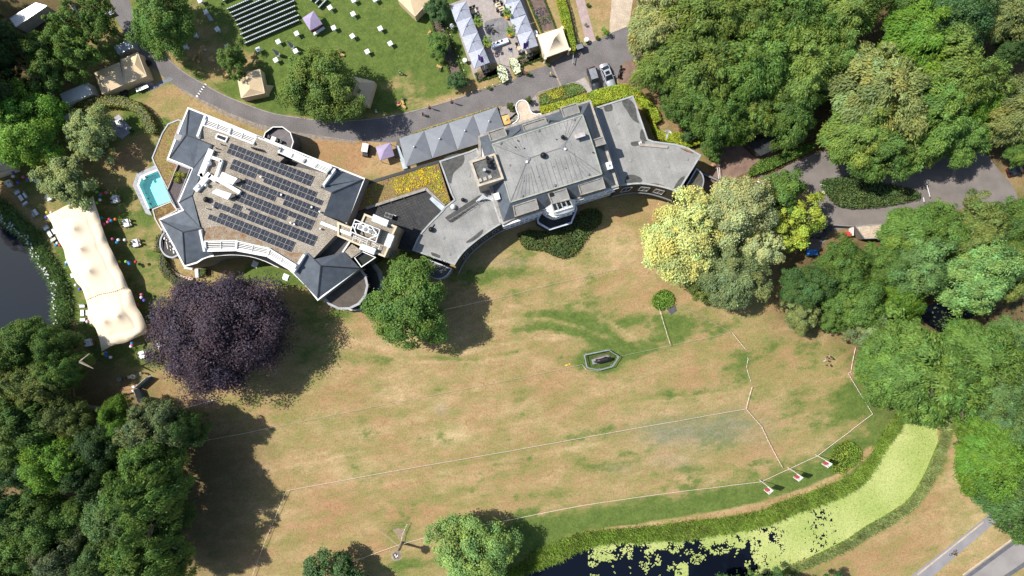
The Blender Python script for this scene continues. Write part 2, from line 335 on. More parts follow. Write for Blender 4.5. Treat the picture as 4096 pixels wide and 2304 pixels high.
nbig, nmid, nfin, nstr, nstr2, npat = noise(.09), noise(.5, 5), noise(3.2, 6, None, .75), noise(.55, 4, (11, 7, .8)), noise(1.6, 3, (8, 5, .6)), noise(.22, 4, (10, 2.2, .9))
def cen(x, k): return math_('MULTIPLY', math_('SUBTRACT', x, .5), k)
nsp = noise(.8, 6, (10, 1.5, 1), .72); nm2 = noise(1.5, 6, None, .78); nred = noise(.16, 5, (10, 2, 1), .6); nol = noise(.33, 6, (10, 1.8, 1), .68)
def stack(base, *tt):
    for x, k in tt: base = math_('ADD', base, cen(x, k))
    return base
def ramp(x, lo, hi):
    q = n.nodes.new('ShaderNodeMapRange'); q.interpolation_type = 'SMOOTHSTEP'; q.inputs[1].default_value = lo; q.inputs[2].default_value = hi; L(x, q.inputs[0]); return q.outputs[0]
strong = ramp(stack(sep.outputs[0], (nbig, .5), (npat, .9), (nol, .9), (nsp, .8), (nm2, .45)), .46, .78)
olive = ramp(stack(math_('ADD', math_('MULTIPLY', sep.outputs[0], .8), .17), (nbig, .6), (nol, 1.5), (nm2, .9), (nsp, .5)), .25, .72)
pale = math_('MAXIMUM', stack(sep.outputs[2], (nbig, .7), (npat, .6), (nsp, .9), (nm2, .7)), 0.0)
redf = math_('MULTIPLY', ramp(stack(math_('ADD', math_('MULTIPLY', at.outputs['Alpha'], .5), .4), (nred, 1.6), (nm2, .6), (nsp, .5)), .25, .85), .85)
dry = mixc(ramp(pale, .05, .85), (.30, .205, .095), (.47, .35, .195))
dry = mixc(redf, dry, (.33, .19, .10))
dry = mixc(math_('MULTIPLY', olive, .72), dry, (.19, .195, .06))
grn = mixc(math_('ADD', math_('ADD', cen(nmid, 1.2), cen(nm2, .8)), .5, clamp=True), (.055, .095, .02), (.14, .185, .045))
col = mixc(strong, dry, grn)
soil = mixc(nmid, (.05, .035, .02), (.13, .085, .045))
sv = math_('ADD', sep.outputs[1], cen(nmid, .5)); sv = math_('MULTIPLY', sv, math_('GREATER_THAN', sep.outputs[1], .02), clamp=True)
col = mixc(sv, col, soil)
wn = n.nodes.new('ShaderNodeAttribute'); wn.attribute_name = 'worn'; wf = math_('MULTIPLY', wn.outputs['Fac'], math_('ADD', math_('MULTIPLY', nsp, 2.2), -.35), clamp=True); col = mixc(wf, col, (.25, .222, .165))
nff = noise(9, 3, None, .7); br = math_('ADD', math_('ADD', math_('ADD', cen(nfin, 1.5), cen(nm2, .9)), math_('ADD', cen(nff, 1.1), cen(nsp, .5))), 1.0)
vm = n.nodes.new('ShaderNodeVectorMath'); vm.operation = 'SCALE'; L(col, vm.inputs[0]); L(br, vm.inputs['Scale']); L(vm.outputs[0], b.inputs['Base Color'])
bp = n.nodes.new('ShaderNodeBump'); bp.inputs['Strength'].default_value = .5; bp.inputs['Distance'].default_value = .06; L(nfin, bp.inputs['Height']); L(bp.outputs[0], b.inputs['Normal'])
me.materials.append(gm); lawn = bpy.data.objects.new('lawn', me); C.objects.link(lawn); tag(lawn, kind='structure')
# ---------------------------------------------------------------- roads and paths
ASPH = M('asphalt', (.185, .17, .168), .9, .16, .3, 5, bump=.15, col2=(.138, .127, .125), speck=.08)
ASPH2 = M('pale_asphalt', (.21, .185, .17), .9, .12, .4, 9, col2=(.16, .142, .132))
GRIT = M('path_gravel', (.5, .41, .31), .95, .12, .7, 6, speck=.2)
KERB = M('kerb_stone', (.3, .28, .26), .9, .15)
def sheet(name, pts, z, mat):
    return tag(MB().poly(pts, z=z).build(name, mat), kind='structure')
drive = P(t00, [(1010, -260), (1280, -260), (1300, 0), (1370, 180), (1500, 360), (1660, 560), (1840, 720), (2020, 830), (2200, 930), (2400, 1020)]) + P(t10, [(0, 1090), (200, 1150), (450, 1192), (700, 1220), (1000, 1215), (1330, 1178), (1700, 1090), (2000, 1000), (2250, 915), (2560, 815)]) + \
    P(t20, [(110, 735), (350, 655), (630, 480), (740, 450), (840, 410), (980, 340), (1150, 262), (1330, 240), (1400, 420), (1260, 580), (1185, 610), (1100, 660), (1060, 780), (1050, 870), (990, 960), (800, 960), (760, 780), (620, 830), (500, 868), (350, 905), (250, 942), (190, 1010), (0, 1120)]) + \
    P(t10, [(2530, 1090), (2400, 1072), (2000, 1195), (1600, 1325), (1440, 1420), (1280, 1432), (1100, 1422), (700, 1388), (300, 1342), (0, 1268)]) + P(t00, [(2300, 1160), (2000, 1000), (1760, 860), (1560, 700), (1380, 490), (1200, 250), (1110, 0)])
def chunk(name, pts, z, mat): return sheet(name, smooth(pts, 3, True), z, mat)
chunk('asphalt_drive', drive, .006, ASPH)
def edge(f, pts, name='kerb_edge'):
    q = smooth(P(f, pts), 4); k = MB()
    for a, b_ in zip(q, q[1:]): k.beam(a+Vector((0, 0, .03)), b_+Vector((0, 0, .03)), .16, .1)
    tag(k.build(name, KERB), kind='structure')
edge(O, [(345, 45), (375, 90), (415, 140), (460, 180), (505, 207), (550, 233), (600, 255), (644, 272), (694, 287), (756, 297), (819, 304), (894, 303), (976, 294), (1069, 272), (1144, 250), (1206, 229), (1284, 204)])
edge(t20, [(250, 1000), (250, 945), (350, 905), (500, 865), (620, 830), (680, 840), (730, 890)])
GRITE = M('gravel_verge', (.27, .23, .19), .95, .2, 1.5, 8, speck=.3)
sheet('gravel_verge', P(t00, [(1830, 890), (2000, 985), (2300, 1130)]) + P(t10, [(0, 1240), (300, 1315), (700, 1372), (1000, 1415), (1000, 1440), (700, 1410), (300, 1370), (0, 1290)]) + P(t00, [(2280, 1170), (1990, 1010), (1810, 905)]), .011, GRITE)
sheet('gravel_drive', P(t20, [(1010, -200), (1240, -200), (1215, 0), (1195, 150), (1170, 262), (980, 338), (985, 200), (1000, 60)]), .01, GRIT)
bp_m = M('brick_path', (.42, .33, .31), .9, .12, .9, 4, col2=(.34, .25, .24))
sheet('brick_path', P(t20, [(560, -200), (650, -200), (730, 0), (840, 408), (745, 452), (735, 380), (640, 0)]), .014, bp_m)
tag(MB().beam(t20(400, 655, .012), t20(490, 862, .012), .35, .012).build('brick_gutter', M('gutter_brick', (.3, .25, .21), .9)), kind='structure')
sheet('paved_apron', P(t20, [(620, 830), (730, 778), (800, 900), (830, 925), (760, 940), (740, 890), (690, 845)]), .012, PAVE)
sheet('entrance_paving', P(t20, [(190, 1012), (245, 945), (262, 1000), (280, 1080), (280, 1160), (60, 1260), (-160, 1300)]) + P(t10, [(2440, 1330), (2430, 1090)]), .016, M('entrance_paving', (.3, .27, .26), .9))
chunk('forecourt', P(t31, [(-150, 330), (60, 300), (200, 215), (480, 95), (700, 40), (1200, -30), (1900, -60), (2150, 60), (2330, 270), (2460, 420), (2480, 600), (2000, 650), (1450, 720), (1150, 845), (800, 850), (640, 900), (560, 1000), (450, 1130), (300, 900), (430, 600), (330, 400)]), .006, ASPH2)
DIRT = M('dirt_track', (.25, .165, .13), .95, .2, .8, 7, col2=(.17, .11, .085))
chunk('dirt_track', P(t21, [(1900, 330), (2050, 240), (2080, 60), (2150, -60), (2400, -60), (2576, 60), (2700, 130), (2500, 250), (2260, 330), (2180, 480), (1990, 480)]), .004, DIRT)
sheet('planted_bed_soil', P(t20, [(1060, 780), (1110, 660), (1200, 600), (1260, 720), (1300, 860), (1250, 880), (1080, 850)]), .01, DIRT)
CYC = M('cycle_path', (.25, .24, .25), .9, .1, .5, 10)
sheet('cycle_path', P(t33, [(1250, 1620), (1440, 1449), (2160, 885), (2700, 460), (2780, 530), (2255, 935), (1660, 1449), (1470, 1620)]), .008, CYC)
sheet('road', P(t33, [(1750, 1620), (1970, 1449), (2490, 1068), (2800, 840), (3100, 1000), (2360, 1449), (2100, 1620)]), .006, M('road_asphalt', (.27, .25, .24), .9, .1, .3, 9))
for q in ([(1760, 1620), (1985, 1449), (2500, 1068), (2560, 1072), (2050, 1449), (1850, 1620)], [(2090, 1620), (2370, 1449), (2720, 1210), (2760, 1240), (2440, 1449), (2180, 1620)]):
    sheet('road_edge_strip', P(t33, q), .011, M('dark_edge', (.115, .118, .13), .9))  # darker strips along both sides of the road
for a, b_ in (((1960, 1440), (2480, 1062)), ((1500, 1440), (2170, 905))):
    tag(MB().beam(t33(*a, .012), t33(*b_, .012), .3, .02).build('road_verge', GRIT), kind='structure')
# speed hump: white and black blocks across the drive
k = thing('speed_hump', 'speed hump of white and black blocks across the drive', 'speed hump', t00(2025, 910))
for i in range(11):
    f = i/10; p = t00(1985+80*f, 965-112*f, .03)
    MB().box(p, (.42, .5, .06), R(54), taper=.8).build('block', WHITE if i % 2 == 0 else BLACK, k)
# ---------------------------------------------------------------- water
def water(name, pts, z, col, rough=.06):
    m = bpy.data.materials.new(name); m.use_nodes = True; q = m.node_tree; bb = q.nodes['Principled BSDF']
    bb.inputs['Base Color'].default_value = (*col, 1); bb.inputs['Roughness'].default_value = rough; bb.inputs['IOR'].default_value = 1.33
    nn = q.nodes.new('ShaderNodeTexNoise'); nn.inputs['Scale'].default_value = 3; gg = q.nodes.new('ShaderNodeNewGeometry'); q.links.new(gg.outputs['Position'], nn.inputs['Vector'])
    bm_ = q.nodes.new('ShaderNodeBump'); bm_.inputs['Strength'].default_value = .12; bm_.inputs['Distance'].default_value = .05; q.links.new(nn.outputs[0], bm_.inputs['Height']); q.links.new(bm_.outputs[0], bb.inputs['Normal'])
    return sheet(name, pts, z, m)
water('pond_water', pond_p, -.32, (.014, .02, .028))
water('canal_water', canal_p, -.3, (.004, .006, .012))
water('hollow_water', hollow_p, -.4, (.003, .004, .006))
# duckweed: floating flakes on a fine grid, thinned towards the open water
xs = np.arange(15, 104, .2); ys = np.arange(-66, -2, .2); DX, DY = np.meshgrid(xs, ys)
rng = np.random.default_rng(3)
def vnoise(X, Y, s, seed):
    r = np.random.default_rng(seed).random((256, 256)); x = X/s+1000; y = Y/s+1000; xi = np.floor(x).astype(int); yi = np.floor(y).astype(int); fx = x-xi; fy = y-yi
    fx = fx*fx*(3-2*fx); fy = fy*fy*(3-2*fy); g = lambda a, b: r[(yi+b) % 256, (xi+a) % 256]
    return (g(0, 0)*(1-fx)+g(1, 0)*fx)*(1-fy)+(g(0, 1)*(1-fx)+g(1, 1)*fx)*fy
ins = inpoly(DX, DY, canal_p)
open_p = P(t23, [(-100, 1560), (100, 1450), (350, 1390), (620, 1320), (760, 1270), (1000, 1180), (1300, 1165), (1600, 1160), (1850, 1110), (2100, 1105), (2300, 1010), (2480, 1010), (2576, 1080), (2420, 1120), (2330, 1140), (2400, 1200), (2490, 1260), (2576, 1340), (2620, 1449), (2500, 1700), (1000, 1800)])
so_ = np.where(inpoly(DX, DY, open_p), 1, -1)*dist(DX, DY, open_p)
N1 = vnoise(DX, DY, 1.1, 1)*.5+vnoise(DX, DY, .45, 2)*.3+vnoise(DX, DY, 3.5, 4)*.35
keep = ins & ((so_*.11 + (N1-.57)*1.7 + (rng.random(DX.shape)-.5)*.55 < .1) & ~((vnoise(DX, DY, .5, 9)*.6+vnoise(DX, DY, 5, 11)*.4 + (rng.random(DX.shape)-.5)*.25 > .74) & (so_ > -16)))
isl = P(t23, [(1640, 1380), (1700, 1320), (1770, 1330), (1780, 1420), (1760, 1500), (1640, 1500)]); keep |= inpoly(DX, DY, isl) & (N1 > .38)
cx, cy = DX[keep], DY[keep]; k = len(cx); jit = rng.normal(0, .03, (k, 4, 2)); h = .112
Q = np.stack([cx, cy], -1)[:, None, :] + np.array([(-h, -h), (h, -h), (h, h), (-h, h)])[None]+jit
V = np.concatenate([Q, (-.29+rng.random((k, 4, 1))*.012)], -1).reshape(-1, 3)
me = bpy.data.meshes.new('duckweed'); fastmesh(me, V, np.arange(k*4).reshape(-1, 4))
me.materials.append(M('duckweed', (.42, .46, .165), .8, .16, .13, 3, col2=(.3, .37, .1)))
o = bpy.data.objects.new('duckweed', me); C.objects.link(o); tag(o, 'yellow-green duckweed floating on the canal', 'duckweed', kind='stuff')
# ---------------------------------------------------------------- leaf making
def quads(P0, N, size, aspect, rng, T0=None, tint=None, name='leaves'):
    k = len(P0); N = N/np.maximum(1e-6, np.linalg.norm(N, axis=1, keepdims=True))
    T_ = rng.normal(size=(k, 3)) if T0 is None else T0 + rng.normal(size=(k, 3))*.45
    T_ -= N*np.sum(T_*N, 1, keepdims=True); T_ /= np.maximum(1e-6, np.linalg.norm(T_, axis=1, keepdims=True)); B = np.cross(N, T_)
    s = (size*(.6+.8*rng.random(k)))[:, None] if np.isscalar(size) else size[:, None]
    bend = N*s*.18
    V = np.stack([P0-T_*s*.5-bend, P0+B*s*aspect*.5, P0+T_*s*.5-bend, P0-B*s*aspect*.5], 1).reshape(-1, 3)
    me = bpy.data.meshes.new(name); fastmesh(me, V, np.arange(k*4).reshape(-1, 4))
    ca = me.color_attributes.new('tint', 'FLOAT_COLOR', 'POINT'); t = np.ones((k, 3)) if tint is None else tint
    ca.data.foreach_set('color', np.repeat(np.concatenate([t, np.ones((k, 1))], 1), 4, 0).astype(np.float32).ravel())
    me.materials.append(LEAF); return me
def vary(k, rng, base=None, amt=.16):
    v = 1+rng.normal(0, amt, (k, 1)); hue = rng.normal(0, .07, (k, 1)); t = np.concatenate([v*(1+hue), v, v*(1-hue*1.5)], 1)
    return np.clip(t if base is None else t*base, .3, 1.9)
def crown(seed, Rr, ncl, nleaf, leaf, flat, style='broad', lobe=.12):
    rng = np.random.default_rng(seed)
    ph = rng.uniform(0, 6.28, 4); cp = []; tries = 0
    cl = []; 
    for i in range(ncl):
        th = rng.uniform(0, 2*math.pi); cz = rng.uniform(-.35, 1)
        sn = math.sqrt(1-cz*cz); sil = 1+lobe*(math.sin(2*th+ph[0])+.8*math.sin(3*th+ph[1])+.6*math.sin(5*th+ph[2]))
        rho = rng.uniform(.55, .97)*sil*(1+.07*math.sin(9*th+ph[3]+4*cz)); cr = Rr*((.09 if Rr > 10 else .07)+.17*rng.random()**1.6)
        if rng.random() < .06: continue
        cl.append((np.array([math.cos(th)*sn*rho, math.sin(th)*sn*rho, cz*flat*rho])*Rr, cr, rng.normal(1, .13), rng.normal(0, .07)))
    tot = sum(c[1]**2 for c in cl); PP = []; NN = []; TT = []; HH = []
    for c, cr, tv, th in cl:
        k = int(nleaf*.86*cr*cr/tot); out = c/np.linalg.norm(c*np.array([1, 1, .8])+1e-6)
        d = rng.normal(size=(k, 3)) + out*.7+np.array([0, 0, .55]); d /= np.linalg.norm(d, axis=1, keepdims=True)
        p = c + d*cr*(.62+.5*rng.random((k, 1)))*np.array([1.15, 1.15, .75])*np.clip(1+rng.normal(0, .14, (k, 1)), .6, 1.2)
        PP.append(p); NN.append(d*.7+out*.25+rng.normal(size=(k, 3))*.42+np.array([-.12, .03, .75]))
        rad = out*np.array([1, 1, -.1])+d*np.array([.8, .8, .1]); TT.append(rad)
        v = tv*np.ones((k, 1)); HH.append(np.concatenate([v*(1+th), v, v*(1-th)], 1))
    k = int(nleaf*.14); d = rng.normal(size=(k, 3)); d /= np.linalg.norm(d, axis=1, keepdims=True)
    p = d*Rr*.68*rng.random((k, 1))**.4*np.array([1, 1, flat]); PP.append(p); NN.append(d+rng.normal(size=(k, 3))*.6); TT.append(d); HH.append(np.ones((k, 3))*.85)
    P0 = np.concatenate(PP); N = np.concatenate(NN); tt = np.concatenate(TT); hh = np.concatenate(HH)
    spray = style == 'spray'
    return quads(P0, N, leaf*(1.35 if spray else 1), .34 if spray else .62, rng, tt*1.2 if spray else None, vary(len(P0), rng, hh, .14), 'crown'), [(c[0], c[1]) for c in cl]
def trunkmesh(seed, Rr, clusters, nl, bare=0):
    rnd = random.Random(seed); m = MB(); r0 = .034*Rr
    m.tube([(0, 0, -.03), (rnd.uniform(-.02, .02)*Rr, rnd.uniform(-.02, .02)*Rr, .4), (0, 0, .8), (rnd.uniform(-.05, .05)*Rr, rnd.uniform(-.05, .05)*Rr, 1.15)], [r0*1.5, r0, r0*.75, r0*.3], 7)
    for c, cr in rnd.sample(clusters, min(nl, len(clusters))):
        e = Vector((c[0], c[1], 1+c[2]/Rr*.55)); s = Vector((0, 0, rnd.uniform(.5, .85))); mid = s.lerp(e, .55)+Vector((rnd.uniform(-.08, .08)*Rr, rnd.uniform(-.08, .08)*Rr, .05))
        e2 = s.lerp(e, 1.06 if bare else .98); m.tube([s, mid, e2], [r0*.55, r0*.33, r0*.1], 5)
        for q in range(2+bare):
            a = mid.lerp(e, rnd.uniform(.2, .8)); v = Vector((rnd.uniform(-1, 1)*.22*Rr, rnd.uniform(-1, 1)*.22*Rr, rnd.uniform(.05, .3))); m.tube([a, a+v*.6, a+v], [r0*.22, r0*.14, r0*.05], 4)
    me = bpy.data.meshes.new('trunk'); me.from_pydata([tuple(v) for v in m.v], [], m.f); me.materials.append(BARK); return me
TPL = {}
def template(kind):
    if kind in TPL: return TPL[kind]
    fam, i = kind[0], int(kind[1:]); s = 100*ord(fam)+i
    spec = {'S': (2.2, 24, 3200, .26, .85, 'broad', .08), 'M': (5, 110, 17000, .33, .72, 'broad', .13), 'L': (8, 240, 44000, .38, .62, 'broad', .15), 'F': (8, 230, 42000, .44, .6, 'spray', .18), 'X': (13, 520, 105000, .42, .62, 'broad', .1), 'N': (5, 75, 12000, .34, .7, 'broad', .24)}[fam]
    c, cl = crown(s, *spec[:1], spec[1], spec[2], spec[3], spec[4], spec[5], spec[6]); tr = trunkmesh(s, spec[0], cl, 6 if fam == 'S' else 26 if fam == 'F' else 16, 3 if fam == 'F' else 0)
    TPL[kind] = (spec[0], spec[4], c, tr); return TPL[kind]
PAL = {'green': (.074, .132, .025), 'dark': (.042, .084, .022), 'olive': (.115, .15, .036), 'bright': (.10, .195, .022), 'lime': (.34, .365, .13), 'pale': (.26, .285, .125), 'yellow': (.2, .25, .033), 'blue': (.052, .105, .032), 'copper': (.045, .031, .042), 'beech': (.108, .16, .032), 'rust': (.125, .148, .046), 'grey': (.115, .15, .06), 'mint': (.10, .175, .052), 'sage': (.165, .2, .07), 'fresh': (.17, .26, .07)}
TREES = []; nT = [0]
def tree(x, y, r, kind, col, label, h=None, ax=1.0, rot=None, name='tree', cat='tree', group=None, tint=None):
    """x, y, r: crown centre and radius as seen, in overview pixels; h: top height"""
    nT[0] += 1; rnd = random.Random(nT[0]*13); Rr, flat, cm, tm = template(kind)
    r0 = r*1.59*K; h = h or max(2.0, min(18, r0*2.35)); 
    hc = h*(.56 if r0 > 3 else .6); rw = r0*(1-hc/HC); c = O(x, y, hc); s = rw/(Rr*1.04)
    root = thing(name, label, cat, (c.x, c.y, 0), group)
    rz = rnd.uniform(0, 6.28) if rot is None else rot
    cr = bpy.data.objects.new('crown', cm); C.objects.link(cr); cr.parent = root; cr.location = (0, 0, hc); cr.rotation_euler = (0, 0, rz)
    sz = (h-hc)/(flat*Rr*1.05); cr.scale = (s*ax, s/ax, sz)
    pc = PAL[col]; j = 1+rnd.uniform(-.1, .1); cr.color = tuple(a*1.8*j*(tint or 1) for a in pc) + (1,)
    t_ = bpy.data.objects.new('trunk', tm); C.objects.link(t_); t_.parent = root; t_.rotation_euler = (0, 0, rz); t_.scale = (s*ax, s/ax, hc)
    return root
def foliage(name, pts, h, col, label, cat, leaf=.26, dens=26, rough=.12, core=True, z0=0.0, rng_seed=1, kind=None, dome=0.0, parent=None, spray=None, group=None, tint=None):
    """leaves over the top and sides of an outline at height h (a clipped hedge or bed of low plants)"""
    rng = np.random.default_rng(rng_seed+len(pts)*7); p = ccw(pts); n = len(p)
    xs = np.array([q[0] for q in p]); ys = np.array([q[1] for q in p]); x0, x1, y0, y1 = xs.min(), xs.max(), ys.min(), ys.max()
    k = int((x1-x0)*(y1-y0)*dens); X_ = rng.uniform(x0, x1, k); Y_ = rng.uniform(y0, y1, k); i = inpoly(X_, Y_, p); X_, Y_ = X_[i], Y_[i]
    d = dist(X_, Y_, p); hh = h*(1-dome*np.exp(-d/(1.1 if dome < .5 else 1.9))) + (vnoise(X_, Y_, .8, 5)-.5)*rough*2
    P0 = np.stack([X_, Y_, z0+hh-rng.random(len(X_))*rough], -1); N = rng.normal(size=P0.shape)*.42+np.array([-.2, .05, 1.])
    nx_ = np.zeros_like(N)
    S = [P0]; NS = [N]
    for j in range(n):
        a = Vector(p[j][:2]); b_ = Vector(p[(j+1) % n][:2]); e = b_-a; Lg = e.length
        if Lg < .05: continue
        q = max(1, int(Lg*h*(1-dome*.6)*dens*.8)); t = rng.random(q); nrm = np.array([e.y/Lg, -e.x/Lg, .15])
        S.append(np.stack([a.x+e.x*t, a.y+e.y*t, z0+rng.random(q)*h*(1-dome*.75)], -1)+nrm*(rng.random((q, 1))-.35)*rough*1.6); NS.append(np.tile(nrm, (q, 1))+rng.normal(size=(q, 3))*.5)
    P0 = np.concatenate(S); N = np.concatenate(NS)
    tv = .78+.5*vnoise(P0[:, 0], P0[:, 1], .9, 8)[:, None]*np.ones((1, 3)); tv[:, 0] *= .85+.4*vnoise(P0[:, 0], P0[:, 1], 1.7, 12)
    me = quads(P0, N, leaf, .6, rng, None, vary(len(P0), rng, tv, .2), name)
    if core:                                       # inner block, tinted dark as the shade between the leaves
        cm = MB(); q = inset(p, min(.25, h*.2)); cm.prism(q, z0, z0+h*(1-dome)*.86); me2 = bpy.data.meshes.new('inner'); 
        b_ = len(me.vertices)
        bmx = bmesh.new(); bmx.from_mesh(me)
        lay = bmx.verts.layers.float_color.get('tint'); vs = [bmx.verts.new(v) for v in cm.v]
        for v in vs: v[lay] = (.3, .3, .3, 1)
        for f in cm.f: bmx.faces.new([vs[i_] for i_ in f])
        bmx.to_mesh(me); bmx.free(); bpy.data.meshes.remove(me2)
    o = bpy.data.objects.new(name, me); C.objects.link(o); o.color = tuple(min(.6, a*1.5*(tint or 1)) for a in PAL.get(col, col))+(1,)
    if parent: o.parent = parent; me.transform(Matrix.Translation(-OFF[parent.name])); OFF[o.name] = OFF[parent.name]; return o
    return tag(o, label, cat, group, kind)
def reeds(name, a, b_, hgt, n_, col, label, seed=1, wdt=.05, lean=.8):
    """blades between two lines"""
    rng = np.random.default_rng(seed); A = np.array([tuple(v) for v in resample(a, 200)]); B = np.array([tuple(v) for v in resample(b_, 200)])
    i = rng.uniform(0, 198.99, n_); j = i.astype(int); f = (i-j)[:, None]; u = rng.random((n_, 1))
    pa_ = A[j]*(1-f)+A[j+1]*f; pb = B[j]*(1-f)+B[j+1]*f; p = pa_*(1-u)+pb*u; p[:, 2] = -.25*rng.random(n_)
    d = rng.normal(size=(n_, 3))*lean+np.array([.25, -.1, 1.]); d /= np.linalg.norm(d, axis=1, keepdims=True); hh = (hgt*(.5+.7*rng.random(n_)))[:, None]
    sidev = np.cross(d, rng.normal(size=(n_, 3))); sidev /= np.linalg.norm(sidev, axis=1, keepdims=True); sidev *= wdt*(.7+.8*rng.random((n_, 1)))
    tip = p+d*hh; V = np.stack([p-sidev, p+sidev, tip+sidev*.4, tip-sidev*.4], 1).reshape(-1, 3)
    me = bpy.data.meshes.new(name); fastmesh(me, V, np.arange(n_*4).reshape(-1, 4)); ca = me.color_attributes.new('tint', 'FLOAT_COLOR', 'POINT')
    tv = vary(n_, rng, .7+.6*vnoise(p[:, 0], p[:, 1], 1.3, 6)[:, None]*np.ones((1, 3)), .2)
    ca.data.foreach_set('color', np.repeat(np.concatenate([tv, np.ones((n_, 1))], 1), 4, 0).astype(np.float32).ravel()); me.materials.append(LEAF)
    o = bpy.data.objects.new(name, me); C.objects.link(o); o.color = (*PAL.get(col, col), 1); return tag(o, label, 'reeds', kind='stuff')
reeds('reeds', canal_l[1:-2], P(t33, [(1480, -400), (1310, -200), (1160, 0), (1060, 170), (960, 330), (820, 440), (650, 520), (430, 590), (200, 670), (0, 740)])+P(t23, [(2500, 790), (2200, 850), (1800, 885), (1400, 940), (1000, 975), (750, 1000), (600, 1040), (380, 1140), (200, 1190), (100, 1300), (-200, 1500)]), 1.0, 34000, (.25, .37, .06), 'tall reeds along the near bank of the canal', 4, .05)
reeds('reeds', canal_r[3:-1], P(t33, [(1850, -160), (1800, 0), (1790, 140), (1740, 290), (1680, 440), (1580, 620), (1460, 760), (1260, 900), (1040, 1030), (820, 1160), (620, 1260), (420, 1340), (280, 1400), (170, 1460), (0, 1600)]), .9, 17000, (.3, .36, .13), 'ragged reeds along the far bank of the canal', 5, .05)
reeds('reeds', pond_p[1:13], P(t01, [(-200, 420), (60, 600), (200, 730), (330, 850), (430, 960), (480, 1090), (560, 1200), (620, 1310), (670, 1449), (690, 1530), (720, 1650), (690, 1780), (700, 1900)]), 1.5, 19000, (.24, .36, .13), 'tall reeds along the edge of the pond', 6, .07)
rng_ = random.Random(2); m = MB()
for i in range(95):
    q = resample(pond_p[2:13], 300)[rng_.randrange(300)]; m.box(q+Vector((rng_.uniform(-.1, .9), rng_.uniform(-.2, .7), 1.15)), (.25, .16, .3), rng_.random()*3, rx=.5)
tag(m.build('reed_flowers', WHITE), 'pale seed heads among the pond reeds', 'reeds', kind='stuff')
# ================================================================ modern hotel wing with the solar roof
HE, HT = 8.0, 10.6
wing = thing('hotel_wing', 'modern hotel wing with gravel roof, slate edges and white slatted screens', 'building', G(1050, 800, 0))
NWc, NEc = ZN(465, 45, HE), t11(1100, 345, HE)
eave = [NWc, ZN(1200, 335, HE), ZN(1935, 635, HE), NEc, t11(915, 805, HE), t11(1010, 900, HE), ZE(830, 40, HE), ZE(1195, 420, HE), t12(622, 130, HE)] + \
    smooth([t12(520, 0, HE), t11(300, 1240, HE), ZB(950, 770, HE), ZB(800, 700, HE), ZB(620, 645, HE), ZB(400, 628, HE), ZB(150, 655, HE), ZB(30, 720, HE)], 3) + \
    [t01(1855, 1240, HE), t01(1605, 760, HE), t01(1835, 662, HE), t01(1793, 582, HE), t01(1940, 243, HE), ZN(545, 1285, HE), ZN(45, 1090, HE)]
MB().prism(eave, 0, HE).build('wall', M('modern_render', (.2, .2, .2), .8, .1), wing)
MB().rim(eave, HE+.02, .28, .14, 0, .3).build('gutter', WHITE, wing)
rb = MB().poly(inset(eave, .25), z=HE+.06); rb.build('eaves_roof', M('eaves_felt', (.12, .115, .11), .9), wing)
fgrav = P(ZN, [(690, 680), (800, 415), (900, 420), (1770, 790), (1850, 660), (2300, 850), (2260, 1010), (2400, 1060)], HT) + P(t11, [(230, 190), (720, 300), (650, 440), (760, 490), (680, 715), (950, 830), (1010, 880), (790, 925), (580, 1150), (505, 1095), (430, 1190)], HT) + P(ZB, [(1155, 735), (850, 545), (480, 460), (112, 465)], HT) + P(t01, [(2030, 850), (1990, 700), (1935, 520)], HT) + [ZN(950, 820, HT)]
MB().prism(fgrav, HE-.5, HT).build('gravel_roof', GRAVEL, wing)
sl = MB()
def pl(*pts): sl.poly(pts)
a_, b_, c_, d_, e_, f_, g_ = ZN(480, 95, HE+.2), ZN(835, 222, HE+.2), ZN(685, 690, HT+.25), ZN(430, 605, HT+.6), ZN(955, 805, HT+.3), ZN(95, 1062, HE+.2), ZN(572, 1275, HE+.2)
pl(a_, b_, c_, d_); pl(d_, c_, e_, g_, f_); pl(a_, d_, f_); w1, w2 = t01(1933, 520, HT+.15), t01(1800, 590, HE+.2)
pl(e_, w1, w2, g_); w3, w4 = t01(2015, 838, HT+.3), t01(1852, 668, HE+.2); pl(w1, w3, w4, w2)
s1, s2, s3, s4, s5 = t01(1612, 768, HE+.2), t01(1840, 885, HT+.6), t01(1862, 1212, HE+.2), t01(2150, 1108, HE+.2), t01(2030, 850, HT+.3)
pl(w4, s5, s2, s1); pl(s1, s2, s3); pl(s2, s5, t01(2050, 1070, HE+1.0), s4, s3)
sl.build('slate_roof', SLATE, wing); sl = MB()
n1, n2, n3, n4, n5 = t11(650, 442, HT+.2), t11(700, 420, HT+.2), t11(798, 262, HE+.5), t11(1080, 356, HE+.2), t11(763, 492, HT+.3)
pl(n1, n2, n3, n4, n5); pl(n5, n4, t11(917, 795, HE+.2), t11(680, 713, HT+.2))
sl.build('slate_roof', SLATE, wing); sl = MB()
q1, q2, q3, q4, q5, q6, q7 = ZE(0, 55, HT+.2), ZE(150, 212, HT+.2), ZE(305, 362, HT+.9), t12(620, 105, HE+.2), ZE(1190, 420, HE+.2), ZE(848, 42, HE+.6), t11(372, 1290, HE+.3)
pl(q1, q2, q3, q4, t12(520, 0, HE+.2), q7, t11(505, 1100, HT+.1)); pl(q2, q6, q5, q3); pl(q3, q5, q4)
ob = sl.build('slate_roof', SLATE, wing)
# hip and ridge cappings
rc = MB()
for A, B in ((a_, d_), (d_, e_), (d_, f_), (e_, g_), (w1, w2), (w4, s5), (s1, s2), (s2, s3), (s2, s5), (n5, n4), (q2, q3), (q3, q4), (q3, q5)): rc.beam(A+Vector((0, 0, .05)), B+Vector((0, 0, .05)), .2, .06)
rc.each('ridge_capping', DSLATE, wing)
